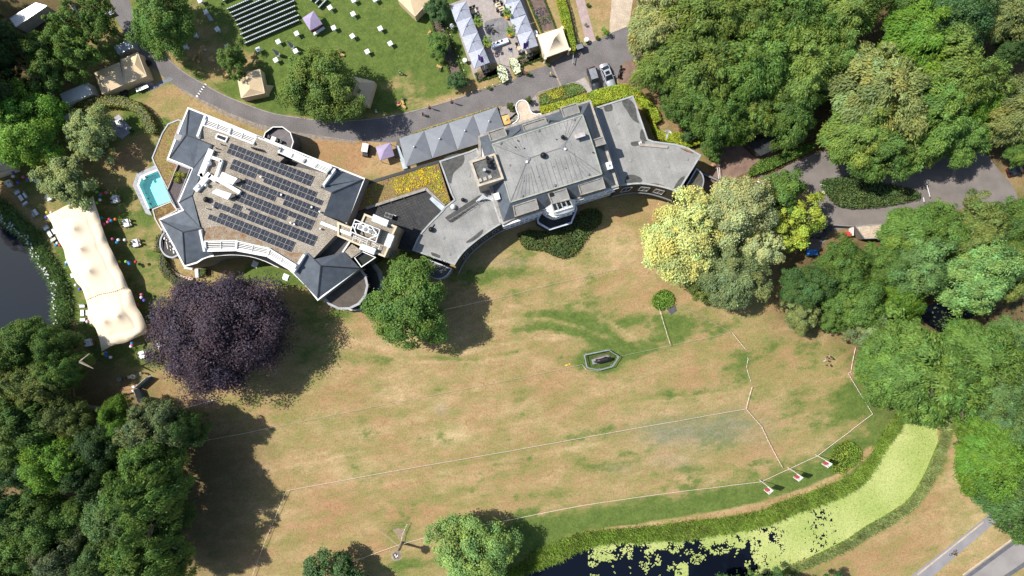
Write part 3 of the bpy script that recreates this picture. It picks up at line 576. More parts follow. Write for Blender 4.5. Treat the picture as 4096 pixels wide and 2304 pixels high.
# lower slate apron under the south screens
low = smooth([ZB(1060, 800, HE+.15), ZB(950, 765, HE+.15), ZB(800, 695, HE+.15), ZB(620, 640, HE+.15), ZB(400, 622, HE+.15), ZB(215, 640, HE+.15)], 3)
upp = resample([ZB(1110, 800, 9.4), ZB(815, 640, 9.4), ZB(470, 560, 9.4), ZB(190, 575, 9.4)], len(low))
MB().loft(low, upp).build('lower_slate', DSLATE, wing)
# white slatted sun screens
def screen(pts, end=(1, 1)):
    """pts: outer-left, outer-right, inner-right, inner-left"""
    A, B, Cc, D = pts; fr = MB(); s_ = MB()
    fr.beam(A, B, .62, .5); fr.beam(D, Cc, .16, .25)
    fr.beam(A, D, .38 if end[0] else .2, .3); fr.beam(B, Cc, .38 if end[1] else .2, .3); fr.beam(A.lerp(B, .5), D.lerp(Cc, .5), .12, .2)
    par = fr.build('screen', WHITE, wing)
    for i in range(1, 5): f = i/5+.03; s_.beam(A.lerp(D, f), B.lerp(Cc, f), .14, .1)
    s_.build('slats', WHITE, par); z = Vector((0, 0, .35)); MB().poly([A-z, B-z, Cc-z, D-z]).build('gap_shade_sheet', DSLATE, par)  # dark sheet added below the slats so their gaps look shaded
hi, ho = HT+.5, HE+1.3
screen([ZN(835, 262, ho), ZN(1330, 452, ho), ZN(1275, 590, hi), ZN(775, 410, hi)])
screen([ZN(1330, 452, ho), ZN(1840, 645, ho), ZN(1770, 785, hi), ZN(1290, 600, hi)])
screen([ZN(2330, 850, ho), t11(500, 150, ho), t11(470, 195, hi), t11(230, 85, hi)])
screen([t11(500, 150, ho), t11(760, 235, ho), t11(705, 290, hi), t11(470, 195, hi)])
screen([ZB(1120, 800, ho), ZB(825, 628, ho), ZB(850, 555, hi), ZB(1150, 738, hi)])
screen([ZB(825, 628, ho), ZB(470, 562, ho), ZB(480, 468, hi), ZB(845, 550, hi)])
screen([ZB(470, 562, ho), ZB(125, 570, ho), ZB(115, 470, hi), ZB(475, 465, hi)])
MB().beam(ZN(1840, 660, ho), ZN(2330, 850, ho), .5, .3).build('white_beam', WHITE, wing)
for A, B in ((ZN(830, 240, ho), ZN(672, 665, HT+.4)), (t11(795, 262, ho), t11(680, 425, HT+.3)), (t11(500, 1105, HT+.3), t11(385, 1285, ho)), (ZB(68, 335, HT+.3), ZB(118, 575, ho))): MB().beam(A, B, .42, 1.1).build('white_fin', WHITE, wing)
# dark moss beds in the gravel, rooflight
MOSS = M('roof_moss', (.24, .13, .06), .95, .35, 1.2, 8, col2=(.3, .26, .2), speck=.3)
MB().poly(P(ZB, [(95, 330), (200, 300), (370, 300), (560, 370), (850, 520), (1100, 600), (1230, 600), (1240, 640), (1160, 715), (850, 530), (480, 445), (115, 450)], HT+.012)).build('moss_bed', MOSS, wing)
k = MB().prism(inset(P(ZN, [(1050, 565), (1265, 640), (1215, 750), (1000, 665)], HT+.4), 0), HT, HT+.38); fr = k.build('rooflight', WHITE, wing)
MB().poly(inset(P(ZN, [(1050, 565), (1265, 640), (1215, 750), (1000, 665)], HT+.42), .22)).build('glazing', GLASS, fr)
MB().prism(P(ZN, [(205, 555), (340, 605), (300, 720), (170, 680)], HE+2), HE, HE+1.6).build('flue_box', M('zinc', (.3, .29, .28), .6), wing)
# white service ducts, air handlers, cowls
du = MB()
for A, B, wd in ((ZN(945, 900, HT+.4), ZN(720, 1440, HT+.4), 1.0), (ZN(960, 1060, HT+.5), ZN(1160, 1130, HT+.5), .55), (ZN(1150, 1120, HT+.5), ZN(1015, 1500, HT+.5), .5), (t01(2110, 320, HT+.4), t01(2180, 370, HT+.4), .8), (t01(2120, 300, HT+.4), t01(1970, 470, HT+.4), .9), (t01(2180, 350, HT+.6), t01(2420, 490, HT+.6), .7), (ZN(720, 1440, HT+.4), t01(2050, 320, HT+.4), 1.0)): du.beam(A, B, wd, .7)
du.build('duct', WHITE, wing)
for f, p in (((t01), [(2235, 280), (2390, 345), (2340, 410), (2200, 350)]), (t01, [(2175, 450), (2330, 500), (2290, 560), (2130, 490)])):
    q = P(f, p, HT+1.2); u = MB().prism(q, HT, HT+1.2).build('air_handler', WHITE, wing); c = sum(q, Vector())/4
    MB().box((q[1]+q[2])*.5+Vector((.35, .1, -.5)), (.5, 1.2, .9), R(-68)).build('grille', DARK, u)
for x, y, r in ((2120, 200, .5), (2020, 430, .45), (2090, 420, .35), (2165, 640, .22), (2490, 655, .22), (2095, 653, .16)):
    p = t01(x, y, HT); MB().lathe(p, [(r*.6, 0), (r*.6, .5), (r, .55), (r*.9, .8), (r*.2, .95)], 12).build('roof_cowl', METAL, wing)
p = t01(2085, 562, HT+.2); MB().ball(p+Vector((0, 0, .35)), .55, 14).build('black_dome', BLACK, wing)
for x, y in ((60, 335), (265, 515), (570, 640), (360, 795), (395, 812), (655, 855), (650, 685)):
    p = t11(x, y, HT); MB().lathe(p, [(.12, 0), (.12, .5), (.22, .52), (.15, .75)], 10).build('roof_vent', METAL, wing)
for x, y in ((1150, 800), (1050, 880), (1030, 940), (1000, 990)):
    p = ZN(x, y, HT); MB().tube([p, p+Vector((.1, 0, .9))], .1, 8).build('flue_pipe', DARK, wing)
fb = MB()
for i in range(5): fb.tube([ZN(1740+i*45, 850+i*10, HT+.2), ZN(1790+i*45, 880+i*14, HT+.6), ZN(1850+i*30, 905, HT+.2)], .12, 5)
fb.build('cable_bundle', BLACK, wing)
# ---------------------------------------------------------------- solar panels: six double strips
panel = thing('solar_panel', 'dark blue solar panel on the gravel roof of the modern wing', 'solar panel', (0, 0, 0), 'solar panels on the gravel roof')
SOL = M('solar_cells', (.013, .016, .026), .1, .25, 1.5, 9, spec=.3); FRM = M('panel_frame', (.38, .4, .43), .4, .05)
hk = K*(1-HT/HC)
uv = Vector((33.4*hk, -13.4*hk, 0)); vv = Vector((-9.1*hk, -20.4*hk, 0)); ud = uv.normalized(); vd = vv.normalized()
pw, ph = uv.length*.965, vv.length*.955
def pbox(m, cx, cy, w_, h_, z0, z1): 
    p = [ud*(cx+sx*w_/2)+vd*(cy+sy*h_/2) for sx, sy in ((-1, -1), (1, -1), (1, 1), (-1, 1))]; return m.prism(p, z0, z1)
pbox(MB(), 0, 0, pw, ph, .1, .16).build('frame', FRM, panel)
cm = MB()
for i in range(2):
    for j in range(4): pbox(cm, (i-.5)*pw*.492, (j-1.5)*ph*.243, pw*.474, ph*.228, .16, .168)
cm.build('cells', SOL, panel)
PAN = Proto(panel)
strips = [(0, 10, {}), (1, 12, {(1, 4), (0, 11)}), (3, 12, {(1, 7), (0, 12)}), (3, 12, {(1, 9)}), (3, 13, {(0, 4)}), (2, 11, {})]
for s_, (i0, i1, miss) in enumerate(strips):
    for row in range(2):
        for i in range(i0 - (2 if s_ == 4 and row == 1 else 0) - (1 if s_ == 5 and row == 1 else 0), i1):
            if (row, i) in miss: continue
            px = 410-62*s_+95*(i+.5)-26*(row+.5); py = 90+142*s_+38*(i+.5)+58*(row+.5)
            PAN.put(ZA(px, py, HT+.02), 0)
# ---------------------------------------------------------------- stair tower with air plant
tower = thing('stair_tower', 'cream parapeted stair tower with fans and metal ducts on its roof', 'tower', G(1510, 930, 0))
TH = 12.2
CRW = M('tower_wall', (.34, .28, .2), .85, .1)
out = P(ZT, [(545, 372), (1205, 632), (1130, 790), (1040, 1060), (955, 1255), (760, 1180), (440, 1020), (0, 830), (0, 540), (270, 640), (470, 545)], TH)
MB().prism(out, 0, TH-.25).build('wall', CRW, tower); MB().poly(inset(out, .1), z=TH-.2).build('gravel_roof', GRAVEL, tower)
MB().rim(out, TH, .34, .18, 0, .4).build('parapet', CREAM, tower)
ac = P(ZT, [(345, 488), (865, 690), (775, 960), (250, 740)], TH+1.5)
e = MB(); q = ccw(ac)
for i in range(4): e.loft([q[i], q[(i+1) % 4]], [Vector((v.x, v.y, TH-.2)) for v in (q[i], q[(i+1) % 4])])
enc = e.build('plant_enclosure', GREYM, tower); MB().rim(q, TH+1.5, .15, .06, 0, .1).build('enclosure_rim', METAL, enc)
for x, y in ((472, 650), (578, 697), (672, 735), (737, 765)):
    p = ZT(x, y, TH+.9); r = .45 if x < 600 else .38
    f = MB().box(p, (r*2.2, r*2.2, .9), R(-22)).build('fan_unit', WHITE, enc); MB().lathe(p+Vector((0, 0, .45)), [(r*.9, 0), (r*.85, .04), (r*.2, .06)], 16).build('fan', GREYM, f)
br_ = MB()
for a, b in (((310, 585), (520, 565)), ((310, 600), (380, 790)), ((380, 590), (350, 680)), ((690, 640), (810, 810)), ((620, 885), (810, 810)), ((540, 600), (640, 640))): br_.beam(ZT(*a, TH+1.4), ZT(*b, TH+1.4), .16, .16)
br_.build('brace', WHITE, enc)
for p in ([(720, 383), (1030, 510), (985, 640), (680, 520)], [(1020, 770), (1145, 818), (1050, 1068), (930, 1010)], [(485, 975), (775, 1085), (728, 1205), (430, 1085)]):
    MB().prism(P(ZT, p, TH+1.0), TH-.4, TH+.95).build('metal_duct', M('zinc_sheet', (.5, .55, .6), .45, .2, .9, 4, metal=.35), tower)
tr = MB().beam(ZT(-330, 560, HT+.5), ZT(280, 800, TH+.3), .55, .3).build('cable_tray', WHITE, tower)
ld = MB()
for a, b in (((330, 800), (300, 920)), ((470, 880), (440, 960)), ((340, 830), (600, 930)), ((330, 860), (600, 970)), ((610, 910), (580, 1000)), ((690, 960), (830, 1030)), ((760, 1020), (700, 1050)), ((850, 1010), (820, 1100))): ld.beam(ZT(*a, TH+.5), ZT(*b, TH+.5), .08, .08)
ld.build('guard_rail', WHITE, tower)
lv = MB()
for i in range(5): lv.beam(Vector((out[3][0], out[3][1], 4+i*1.2)).lerp(Vector((out[4][0], out[4][1], 4+i*1.2)), .1)+Vector((.1, 0, 0)), Vector((out[3][0], out[3][1], 4+i*1.2)).lerp(Vector((out[4][0], out[4][1], 4+i*1.2)), .9)+Vector((.1, 0, 0)), .15, .5)
lv.build('louvre', GREYM, tower)
# low roofs beside the tower
blk = MB().prism(P(ZT, [(290, 985), (440, 1090), (480, 1130), (280, 1270), (150, 1140)], 8.6), 0, 8.6).build('side_roof', GRAVEL, tower)
vq = P(ZT, [(330, 1255), (500, 1130), (780, 1255), (480, 1460)], 8.2); MB().prism(inset(vq, .15), 0, 7.6).build('void_roof', M('void_glass', (.02, .024, .018), .25), tower)
yd = MB().rim(P(ZT, [(330, 1255), (500, 1130), (780, 1255), (480, 1460)], 8.2), 8.2, .15, .1).build('void_frame', WHITE, tower)
# ---------------------------------------------------------------- round turrets of the wing
def ring(c, r, n=10, a0=0., a1=360.): return [Vector((c.x+r*math.cos(R(a0+(a1-a0)*i/(n-1 if a1-a0 < 360 else n))), c.y+r*math.sin(R(a0+(a1-a0)*i/(n-1 if a1-a0 < 360 else n))), c.z)) for i in range(n)]
c = t12(885, -25, 5.6); g0 = Vector((c.x, c.y, 0))
tur = thing('round_turret', 'round stepped bay with brown flat roof at the corner of the modern wing', 'turret', g0)
MB().prism(ring(g0+Vector((1.2, .4, 0)), 5.4, 14), 0, .5).build('plinth', M('pale_plinth', (.55, .55, .54), .8), tur)
MB().prism(ring(g0+Vector((.8, .3, 0)), 4.9, 14), .5, 2.6).build('lower_wall', DSLATE, tur)
MB().prism(ring(g0, 4.3, 14), 2.6, 5.4).build('upper_wall', DSLATE, tur)
gl = MB(); fr = MB(); rg = ring(g0, 4.36, 14)
for i in range(14):
    A, B = rg[i], rg[(i+1) % 14]
    for z0, z1, kx in ((3.2, 5.0, 1), (1.0, 2.2, 1.12)):
        u = [g0+(A.lerp(B, f)-g0)*kx for f in (.12, .88)]; gl.add([(u[0].x, u[0].y, z0), (u[1].x, u[1].y, z0), (u[1].x, u[1].y, z1), (u[0].x, u[0].y, z1)], [[0, 1, 2, 3]])
        for v in u: fr.beam((v.x, v.y, z0-.1), (v.x, v.y, z1+.1), .1, .1)
gl.build('window', GLASS, tur); fr.build('window_frame', WHITE, tur)
MB().prism(ring(g0, 4.45, 14), 5.4, 5.6).build('roof', M('brown_roof', (.1, .085, .07), .9, .15, .8, 5), tur)
MB().rim(ring(g0+Vector((0, 0, 5.6)), 4.6, 14), 5.6, .42, .12).build('roof_edge', M('grey_coping', (.38, .38, .4), .7), tur)
c = ZN(2270, 740, 5.0); g0 = Vector((c.x, c.y, 0))
bal = thing('round_balcony', 'round bay with railed roof terrace on the drive side of the modern wing', 'balcony', g0)
oc = ring(g0, 3.0, 10); MB().prism(oc, 0, 4.1).build('wall', M('bay_wall', (.1, .1, .105), .7), bal); MB().prism(inset(oc, .3), 4.1, 4.14).build('deck', M('balcony_deck', (.16, .145, .15), .8), bal)
MB().rim([v+Vector((0, 0, 5)) for v in oc], 4.9, .12, .06, 0, .9).build('parapet', GREYM, bal); MB().rim([v+Vector((0, 0, 5)) for v in oc], 5.0, .16, .05, 0, .05).build('white_rail', WHITE, bal)
tb = thing('balcony_table', 'white table on the round balcony', 'table', (ZN(2180, 680, 4.15)), None); MB().box(ZN(2180, 680, 4.85), (.9, .8, .05), R(-20)).build('table_top', WHITE, tb); MB().tube([ZN(2180, 680, 4.15), ZN(2180, 680, 4.83)], .06).build('leg', GREYM, tb)
for x, y, lb in ((2100, 650, 'nearest the wall'), (2260, 720, 'beside the white table'), (2340, 750, 'nearest the railing')):
    p = ZN(x, y, 4.15); q = thing('balcony_chair', 'black armchair on the round balcony, '+lb, 'chair', p); MB().box(p+Vector((0, 0, .4)), (.55, .55, .12), R(20)).build('seat', BLACK, q); MB().box(p+Vector((.25, 0, .7)), (.1, .55, .55), R(20)).build('backrest', GREYM, q); MB().box(p+Vector((0, 0, .2)), (.45, .45, .36), R(20)).build('frame', BLACK, q)
# south-west bay
bay = thing('curved_bay', 'curved flat-roofed bay with white stained roof beside the ring hedge', 'bay', t01(1700, 1010))
bo = smooth(P(t01, [(1650, 880), (1612, 950), (1608, 1040), (1655, 1120), (1735, 1150), (1800, 1120)], 5.0), 3)+P(t01, [(1830, 1140), (1640, 870)], 5.0)
MB().prism(bo, 0, 4.9).build('wall', GREYM, bay); MB().poly(inset(bo, .2), z=4.95).build('roof', M('stained_roof', (.07, .065, .06), .8, .2, 1.1, 3, col2=(.05, .046, .042)), bay); MB().rim(bo, 5.0, .3, .1).build('roof_edge', M('grey_coping2', (.36, .37, .4), .6), bay)
ss = MB(); rr = random.Random(4)
for i in range(22): p = t01(1650+rr.random()*110, 900+rr.random()*210, 4.965); a = Vector((-.25+rr.gauss(0, .08), .9, 0))*rr.uniform(.15, .6); ss.beam(p, p+a, rr.uniform(.08, .22), .008)
ss.build('lime_stain', WHITE, bay)
# ---------------------------------------------------------------- sedum annex, pool and deck
SED = M('sedum', (.23, .2, .055), .95, .3, .9, 5, col2=(.24, .14, .075), speck=.3)
ann = thing('sedum_annex', 'single-storey annex with planted roof between the pool and the modern wing', 'annex', t01(1650, 300))
AH = 4.0
ao = P(ZN, [(345, 310), (270, 290), (60, 375), (-60, 560)], AH)+P(t01, [(1528, 140), (1550, 195), (1690, 470), (1800, 680), (1840, 662), (1930, 250), (1690, 160)], AH)+[ZN(200, 700, AH)]
MB().prism(ao, 0, AH-.1).build('wall', GREYM, ann); MB().poly(inset(ao, .2), z=AH-.05).build('sedum_roof', SED, ann); MB().rim(ao, AH, .22, .1).build('roof_edge', M('annex_edge', (.42, .43, .46), .6), ann)
td = P(t01, [(1800, 205), (1928, 250), (1800, 575), (1835, 655), (1785, 655), (1692, 470)], AH)
MB().prism(inset(td, .05), AH, AH+.06).build('terrace_deck', M('dark_decking', (.11, .09, .09), .85, .15, 3), ann); MB().rim(td, AH+.45, .1, .05, 0, .45).build('terrace_wall', M('terrace_wall', (.45, .45, .46), .7), ann)
bq = P(t01, [(1532, 655), (1725, 575), (1790, 668), (1610, 762), (1660, 880), (1630, 880), (1560, 760)], AH)
MB().prism(bq, 0, AH-.1).build('wall', GREYM, ann); MB().poly(inset(bq, .18), z=AH-.05).build('sedum_roof', M('dry_sedum', (.22, .15, .06), .95, .3, 1.2, 6, speck=.3), ann); MB().rim(bq, AH, .2, .1).build('roof_edge', M('annex_edge2', (.55, .5, .45), .6), ann)
for x, y, lb in ((1855, 320, 'outermost of three'), (1805, 312, 'middle of three'), (1795, 370, 'innermost of three')):
    foliage('potted_grass', ring(t01(x, y, AH), .42, 8), .8, (.2, .25, .03), 'bushy yellow-green potted grass on the dark roof deck, '+lb, 'plant', .2, 120, .2, False, AH+.06)
dk = P(t01, [(1560, 215), (1378, 300), (1338, 420), (1470, 700), (1535, 722), (1640, 760)]); dk2 = P(t01, [(1600, 255), (1415, 325), (1385, 416), (1497, 662), (1600, 640)])
pool = thing('swimming_pool', 'small turquoise swimming pool with pale paved edge', 'swimming pool', t01(1560, 480))
m = MB(); a5, b5 = [dk[0], dk[1], dk[2], dk[3], dk[4]], [pool_p[0], pool_p[1], pool_p[2], pool_p[3], pool_p[3]]
m.loft([Vector((v.x, v.y, .13)) for v in a5], [Vector((v.x, v.y, .13)) for v in b5]); m.loft([Vector((v.x, v.y, -.2)) for v in a5], [Vector((v.x, v.y, .13)) for v in a5]); m.build('deck', M('pool_paving', (.42, .42, .45), .85, .12, 1.5, seams=(25, .6, .6, .75)), pool)
cp = MB()
for i in range(3): cp.beam(pool_p[i]+Vector((0, 0, .15)), pool_p[i+1]+Vector((0, 0, .15)), .35, .12)
cp.build('coping', WHITE, pool)
PT = M('pool_tile', (.62, .86, .84), .5, .04)
bs = MB(); rg = ccw(pool_p); bs.poly(rg, z=-1.55)
for i in range(5): A, B = rg[i], rg[(i+1) % 5]; bs.loft([Vector((A.x, A.y, .1)), Vector((B.x, B.y, .1))], [Vector((A.x, A.y, -1.55)), Vector((B.x, B.y, -1.55))])
bs.build('basin', PT, pool)
pm = bpy.data.materials.new('pool_water'); pm.use_nodes = True; n = pm.node_tree; ts = n.nodes.new('ShaderNodeBsdfTransparent'); ts.inputs[0].default_value = (.62, .97, .98, 1); gs = n.nodes.new('ShaderNodeBsdfGlossy'); gs.inputs['Roughness'].default_value = .03
ms = n.nodes.new('ShaderNodeMixShader'); ms.inputs[0].default_value = .03; n.links.new(ts.outputs[0], ms.inputs[1]); n.links.new(gs.outputs[0], ms.inputs[2]); n.links.new(ms.outputs[0], n.nodes['Material Output'].inputs[0])
MB().poly(inset(pool_p, .01), z=-.12).build('water', pm, pool)
MB().box(t01(1445, 335, .25), (.5, .9, .08), R(25)).build('pool_step', WHITE, pool)
# ---------------------------------------------------------------- link building: sedum roof and dark tiled terrace
link = thing('link_building', 'low link building with yellow flowering sedum roof and dark tiled terrace', 'building', G(1600, 850, 0))
LH = 4.2
so2 = P(t11, [(985, 680), (1000, 560), (1100, 400), (1835, 185), (1960, 580), (1895, 615), (1712, 448), (1115, 642)], LH)
MB().prism(so2, 0, LH-.1).build('wall', CRW, link)
MB().poly(inset(so2, .05), z=LH).build('sedum_roof', SED, link)
YEL = (.40, .36, .012)
for i, p in enumerate(([(1360, 370), (1520, 310), (1700, 230), (1830, 230), (1870, 340), (1800, 380), (1640, 440), (1420, 520)], [(1120, 610), (1150, 550), (1200, 570), (1170, 620)], [(1190, 420), (1230, 400), (1240, 440), (1200, 470)], [(1740, 410), (1860, 360), (1900, 470), (1950, 570), (1890, 600), (1800, 500)], [(1060, 480), (1150, 440), (1180, 470), (1080, 560)])):
    foliage('sedum_flowers', P(t11, p, LH),   .16, YEL, None, None, .3, 16 if i else 22, .07, False, LH, i, parent=link)
foliage('sedum_leaves', inset(so2, .3), .08, (.14, .15, .05), None, None,   .22, 9, .06, False, LH, 9, parent=link)
tr_ = P(t11, [(1000, 700), (1110, 645), (1712, 455), (1900, 640), (1850, 690), (1740, 800), (1640, 920), (1565, 1075), (1430, 1050), (1400, 1060), (1000, 900)], LH-.3)
TILE = M('dark_tiles', (.04, .04, .045), .8, .25, .35, 1.6, col2=(.06, .06, .058))
MB().prism(tr_, 0, LH-.35, 0, 0).build('terrace', TILE, link)
jn = MB(); A0, A1, B0, B1 = t11(1110, 650, LH-.35), t11(1712, 460, LH-.35), t11(1330, 1000, LH-.35), t11(1880, 820, LH-.35)
for i in range(1, 15): f = i/15; jn.beam(A0.lerp(B0, f)+Vector((1.5, 0, .004)), A1.lerp(B1, f*.9)+Vector((-1.2, 0, .004)) if f < .35 else A0.lerp(B0, f).lerp(A1.lerp(B1, f), .62), .05, .006)
for i in range(1, 22): f = i/22; jn.beam(A0.lerp(A1, f)+Vector((0, 0, .004)), A0.lerp(A1, f).lerp(B0.lerp(B1, f), .85 if f < .6 else 1-f+.25), .05, .006)
jn.build('tile_joint', M('tile_joint', (.02, .02, .022), .9), link)
gt = P(t11, [(1095, 385), (1840, 160), (1842, 188), (1105, 412)], LH+.2); MB().prism(gt, LH-.2, LH+.15).build('parapet', M('black_coping', (.035, .037, .042), .5), link)
kb = MB(); 
for A, B in ((t11(1110, 645, LH+.1), t11(1712, 452, LH+.1)), (t11(1712, 452, LH+.1), t11(1895, 625, LH+.1))): kb.beam(A, B, .5, .25)
kb.build('terrace_kerb', M('old_concrete', (.32, .3, .27), .9, .2), link)
MB().prism(P(t11, [(1770, 525), (1925, 650), (1885, 690), (1745, 555)], LH+.6), LH-.35, LH+.55).build('stair_canopy', M('pale_zinc', (.42, .48, .52), .5), link)
hp = thing('heat_pump', 'twin-fan condenser unit standing on the dark tiled terrace', 'condenser', ZT(1030, 420, LH-.35)); q = ZT(1035, 420, LH+.4)
MB().box(q, (1.5, .9, .9), R(-20)).build('casing', GREYM, hp)
for s in (-1, 1): MB().lathe(q+Vector((s*.34, -s*.12, .46)), [(.34, 0), (.34, .05), (.1, .06)], 14).build('fan', DARK, hp)
MB().box(ZT(1150, 410, LH+.5), (.7, .1, .3), R(-20)).build('bracket', METAL, hp)
for i, (x, y) in enumerate(((780, 205), (1030, 130), (1280, 40))): MB().beam(ZT(x, y, LH+.15), ZT(x+70, y+30, LH+.5), .08, .06).build('light_bracket', DARK, link)
# ================================================================ the old mansion
man = thing('mansion', 'old white mansion with grey felt roof, slate mansard and flat-roofed dormers', 'building', G(2200, 650, 0))
ME, MT = 10.4, 13.4
meave = [ZM(-40, 830, ME), ZM(150, 745, ME), ZM(2222, 95, ME), ZM(2490, 850, ME), t21(1075, 425, ME), t21(640, 560, ME), t21(300, 675, ME), t21(0, 762, ME), t11(2480, 815, ME), t11(2345, 430, ME), t11(2240, 130, ME)]
MB().prism(meave, 0, ME, 0).build('wall', M('mansion_stucco', (.56, .53, .55), .85, .08), man)
MB().rim(meave, ME+.05, .5, .12, 0, .35).build('gutter', M('stone_gutter', (.36, .33, .28), .9, .25, 1.2, 5), man)
fr_ = [ZM(245, 990, MT), ZM(2060, 402, MT), t21(820, 30, MT), t21(903, 302, MT), t21(-15, 585, MT), ZM(330, 1180, MT)]
rA, rB, rC = ZM(965, 1280, MT+.5), ZM(1670, 1050, MT+.5), ZM(1290, 1330, MT+.55)
fm = MB(); a, b, c, d, e, f = fr_
fm.add([a, b, c, d, e, f, rA, rB, Vector((rA.x, rA.y, MT-3)), ], [[0, 6, 7, 1], [1, 7, 2], [2, 7, 3], [3, 7, 6, 4], [4, 6, 5], [5, 6, 0]]); fm.build('felt_roof', FELT, man)
sm_ = MB(); inn = inset(meave, .5); ie = [Vector((v.x, v.y, ME+.08)) for v in inn]
NWe, NEe, SEe, SWe = ZM(-20, 850, ME+.1), ZM(2205, 130, ME+.1), t21(1050, 415, ME+.1), t11(2485, 790, ME+.1)
sm_.poly([NWe, NEe, b, a]); sm_.poly([NEe, SEe, d, c, b]); sm_.poly([SEe, SWe, e, d]); sm_.poly([SWe, NWe, a, f, e]); sm_.build('slate_roof', SLATE, man)
rs = MB()
for A, B in ((a, b), (b, c), (c, d), (d, e), (e, f), (f, a)): rs.beam(A+Vector((0, 0, .04)), B+Vector((0, 0, .04)), .22, .12)
rs.build('roof_edge', M('lead_edge', (.33, .35, .28), .7, .2), man)
sj = MB()                                           # welted seams of the felt
for i in range(1, 19):
    A = a.lerp(b, i/19); B = e.lerp(d, i/19)
    def zr(p): 
        return p
    f0 = (i/19); rp = rA.lerp(rB, min(1, max(0, (f0-.35)/.4)))
    sj.beam(A+Vector((0, 0, .03)), Vector((A.lerp(B, .42).x, A.lerp(B, .42).y, MT+.42)) if .3 < f0 < .8 else A.lerp(rp, .6)+Vector((0, 0, .03)), .05, .02); sj.beam(B+Vector((0, 0, .03)), Vector((B.lerp(A, .45).x, B.lerp(A, .45).y, MT+.44)) if .3 < f0 < .8 else B.lerp(rp, .6)+Vector((0, 0, .03)), .05, .02)
for A, B in ((a, rA), (b, rB), (rA, rB), (d, rB), (e, rA)): sj.beam(A+Vector((0, 0, .04)), B+Vector((0, 0, .04)), .12, .03)
sj.build('roof_seam', M('felt_seam', (.16, .16, .155), .9), man)
DORM = M('dormer_roof', (.235, .23, .215), .9, .12, .6, 4)
def dormer(pts, h=12.7, front=None):
    q = ccw(pts); dm = MB().prism(q, ME-.2, h-.12).build('dormer', M('dormer_side', (.13, .125, .115), .8), man)
    MB().poly(inset(q, .1), z=h-.1).build('roof', DORM, dm); MB().rim(q, h, .2, .1, 0, .2).build('roof_edge', M('dormer_edge', (.3, .28, .24), .85, .25, 1.5), dm); return dm
DH = 12.7
for f_, p in ((ZM, [(150, 748), (485, 638), (555, 830), (218, 945)]), (ZM, [(840, 600), (1310, 450), (1375, 590), (890, 755)]), (ZM, [(1610, 255), (1950, 150), (2015, 355), (1680, 465)]), (t21, [(660, 410), (910, 332), (943, 445), (692, 517)]), (t21, [(5, 622), (243, 547), (273, 655), (28, 735)])): dormer(P(f_, p, DH))
dormer(P(ZM, [(2240, 905), (2480, 825), (2540, 985), (2290, 1055)], DH))
mem = MB()                                          # entrance dormer hips
mem.poly([ZM(1310, 410, ME+.4), ZM(1640, 525, MT), ZM(1400, 512, MT-.6)]); mem.poly([ZM(1310, 410, ME+.4), ZM(1400, 512, MT-.6), ZM(1385, 590, MT-.3)]); mem.poly([ZM(785, 600, ME+.4), ZM(620, 850, MT), ZM(520, 690, ME+.3)]); mem.poly([ZM(785, 600, ME+.4), ZM(815, 690, MT-1), ZM(620, 850, MT)])
mem.build('small_hip', SLATE, man)
# chimney platform at the west end
cpq = P(t11, [(2150, 175), (2405, 92), (2495, 350), (2238, 430)], 14.2)
pf = MB().prism(cpq, 4, 14.0).build('chimney_block', M('stone_block', (.42, .36, .28), .85, .15), man); MB().poly(inset(cpq, .2), z=14.03).build('roof', M('stained_felt', (.15, .15, .145), .9, .35, .5, 3, col2=(.08, .08, .078)), pf); MB().rim(cpq, 14.2, .38, .1, 0, .2).build('coping', M('sandstone', (.5, .43, .33), .9, .15), pf)
for x, y, r in ((2330, 150, .28), (2340, 190, .3), (2350, 230, .3), (2300, 270, .25)): p = t11(x, y, 14.05); MB().lathe(p, [(r, 0), (r, .9), (r*1.2, .95), (r*1.1, 1.2)], 10).build('flue', BLACK if y < 240 else METAL, pf)
for x, y in ((2255, 365), (2305, 350), (2355, 330), (2365, 150)): MB().box(t11(x, y, 14.15), (.6, .6, .15), R(20)).build('slab', M('concrete_slab', (.4, .37, .31), .9), pf)
# black dome cowls, white cowls, drains
for f_, x, y, r in ((ZM, 1272, 1225, .55), (ZM, 1665, 860, .38)):
    p = f_(x, y, MT+.4); MB().lathe(p, [(r*.7, -.2), (r*.7, .3), (r, .35), (r*.98, .6), (r*.75, .9), (r*.3, 1.08), (.05, 1.12)], 18).build('dome_cowl', BLACK, man, True)
for f_, x, y in ((ZM, 945, 1350), (ZM, 1710, 1095), (t21, 535, 55)): p = f_(x, y, MT+.35); MB().lathe(p, [(.14, -.1), (.14, .25), (.25, .28), (.2, .45), (.05, .5)], 12).build('white_cowl', WHITE, man)
for x, y in ((710, 1050), (890, 1078), (1540, 900), (2270, 1155), (760, 920)): p = ZM(x, y, MT+.2); MB().tube([p-Vector((0, 0, .2)), p+Vector((0, 0, .3))], .11, 8).build('vent_pipe', DARK, man)
for x, y in ((115, 370), (265, 330), (110, 265), (415, 230), (537, 243), (810, 85), (30, 30), (120, 45)): p = t21(x, y, MT+.1); MB().tube([p-Vector((0, 0, .2)), p+Vector((0, 0, .35))], .1, 8).build('vent_pipe', GREYM, man)
for f_, x, y, r in ((ZM, 418, 970, .22), (ZM, 1180, 722, .22), (ZM, 1890, 495, .22), (ZM, 965, 1285, .44), (ZM, 1670, 1050, .44), (ZM, 605, 1415, .22), (t21, 768, 305, .25), (t21, 430, 415, .25), (t21, 100, 522, .25)): 
    p = f_(x, y, MT+.12 if r < .3 else MT+.5); MB().lathe(p, [(r, 0), (r, .12), (r*.4, .16), (.03, .2)], 14).build('roof_drain', M('drain_patch', (.2, .19, .21), .8), man)
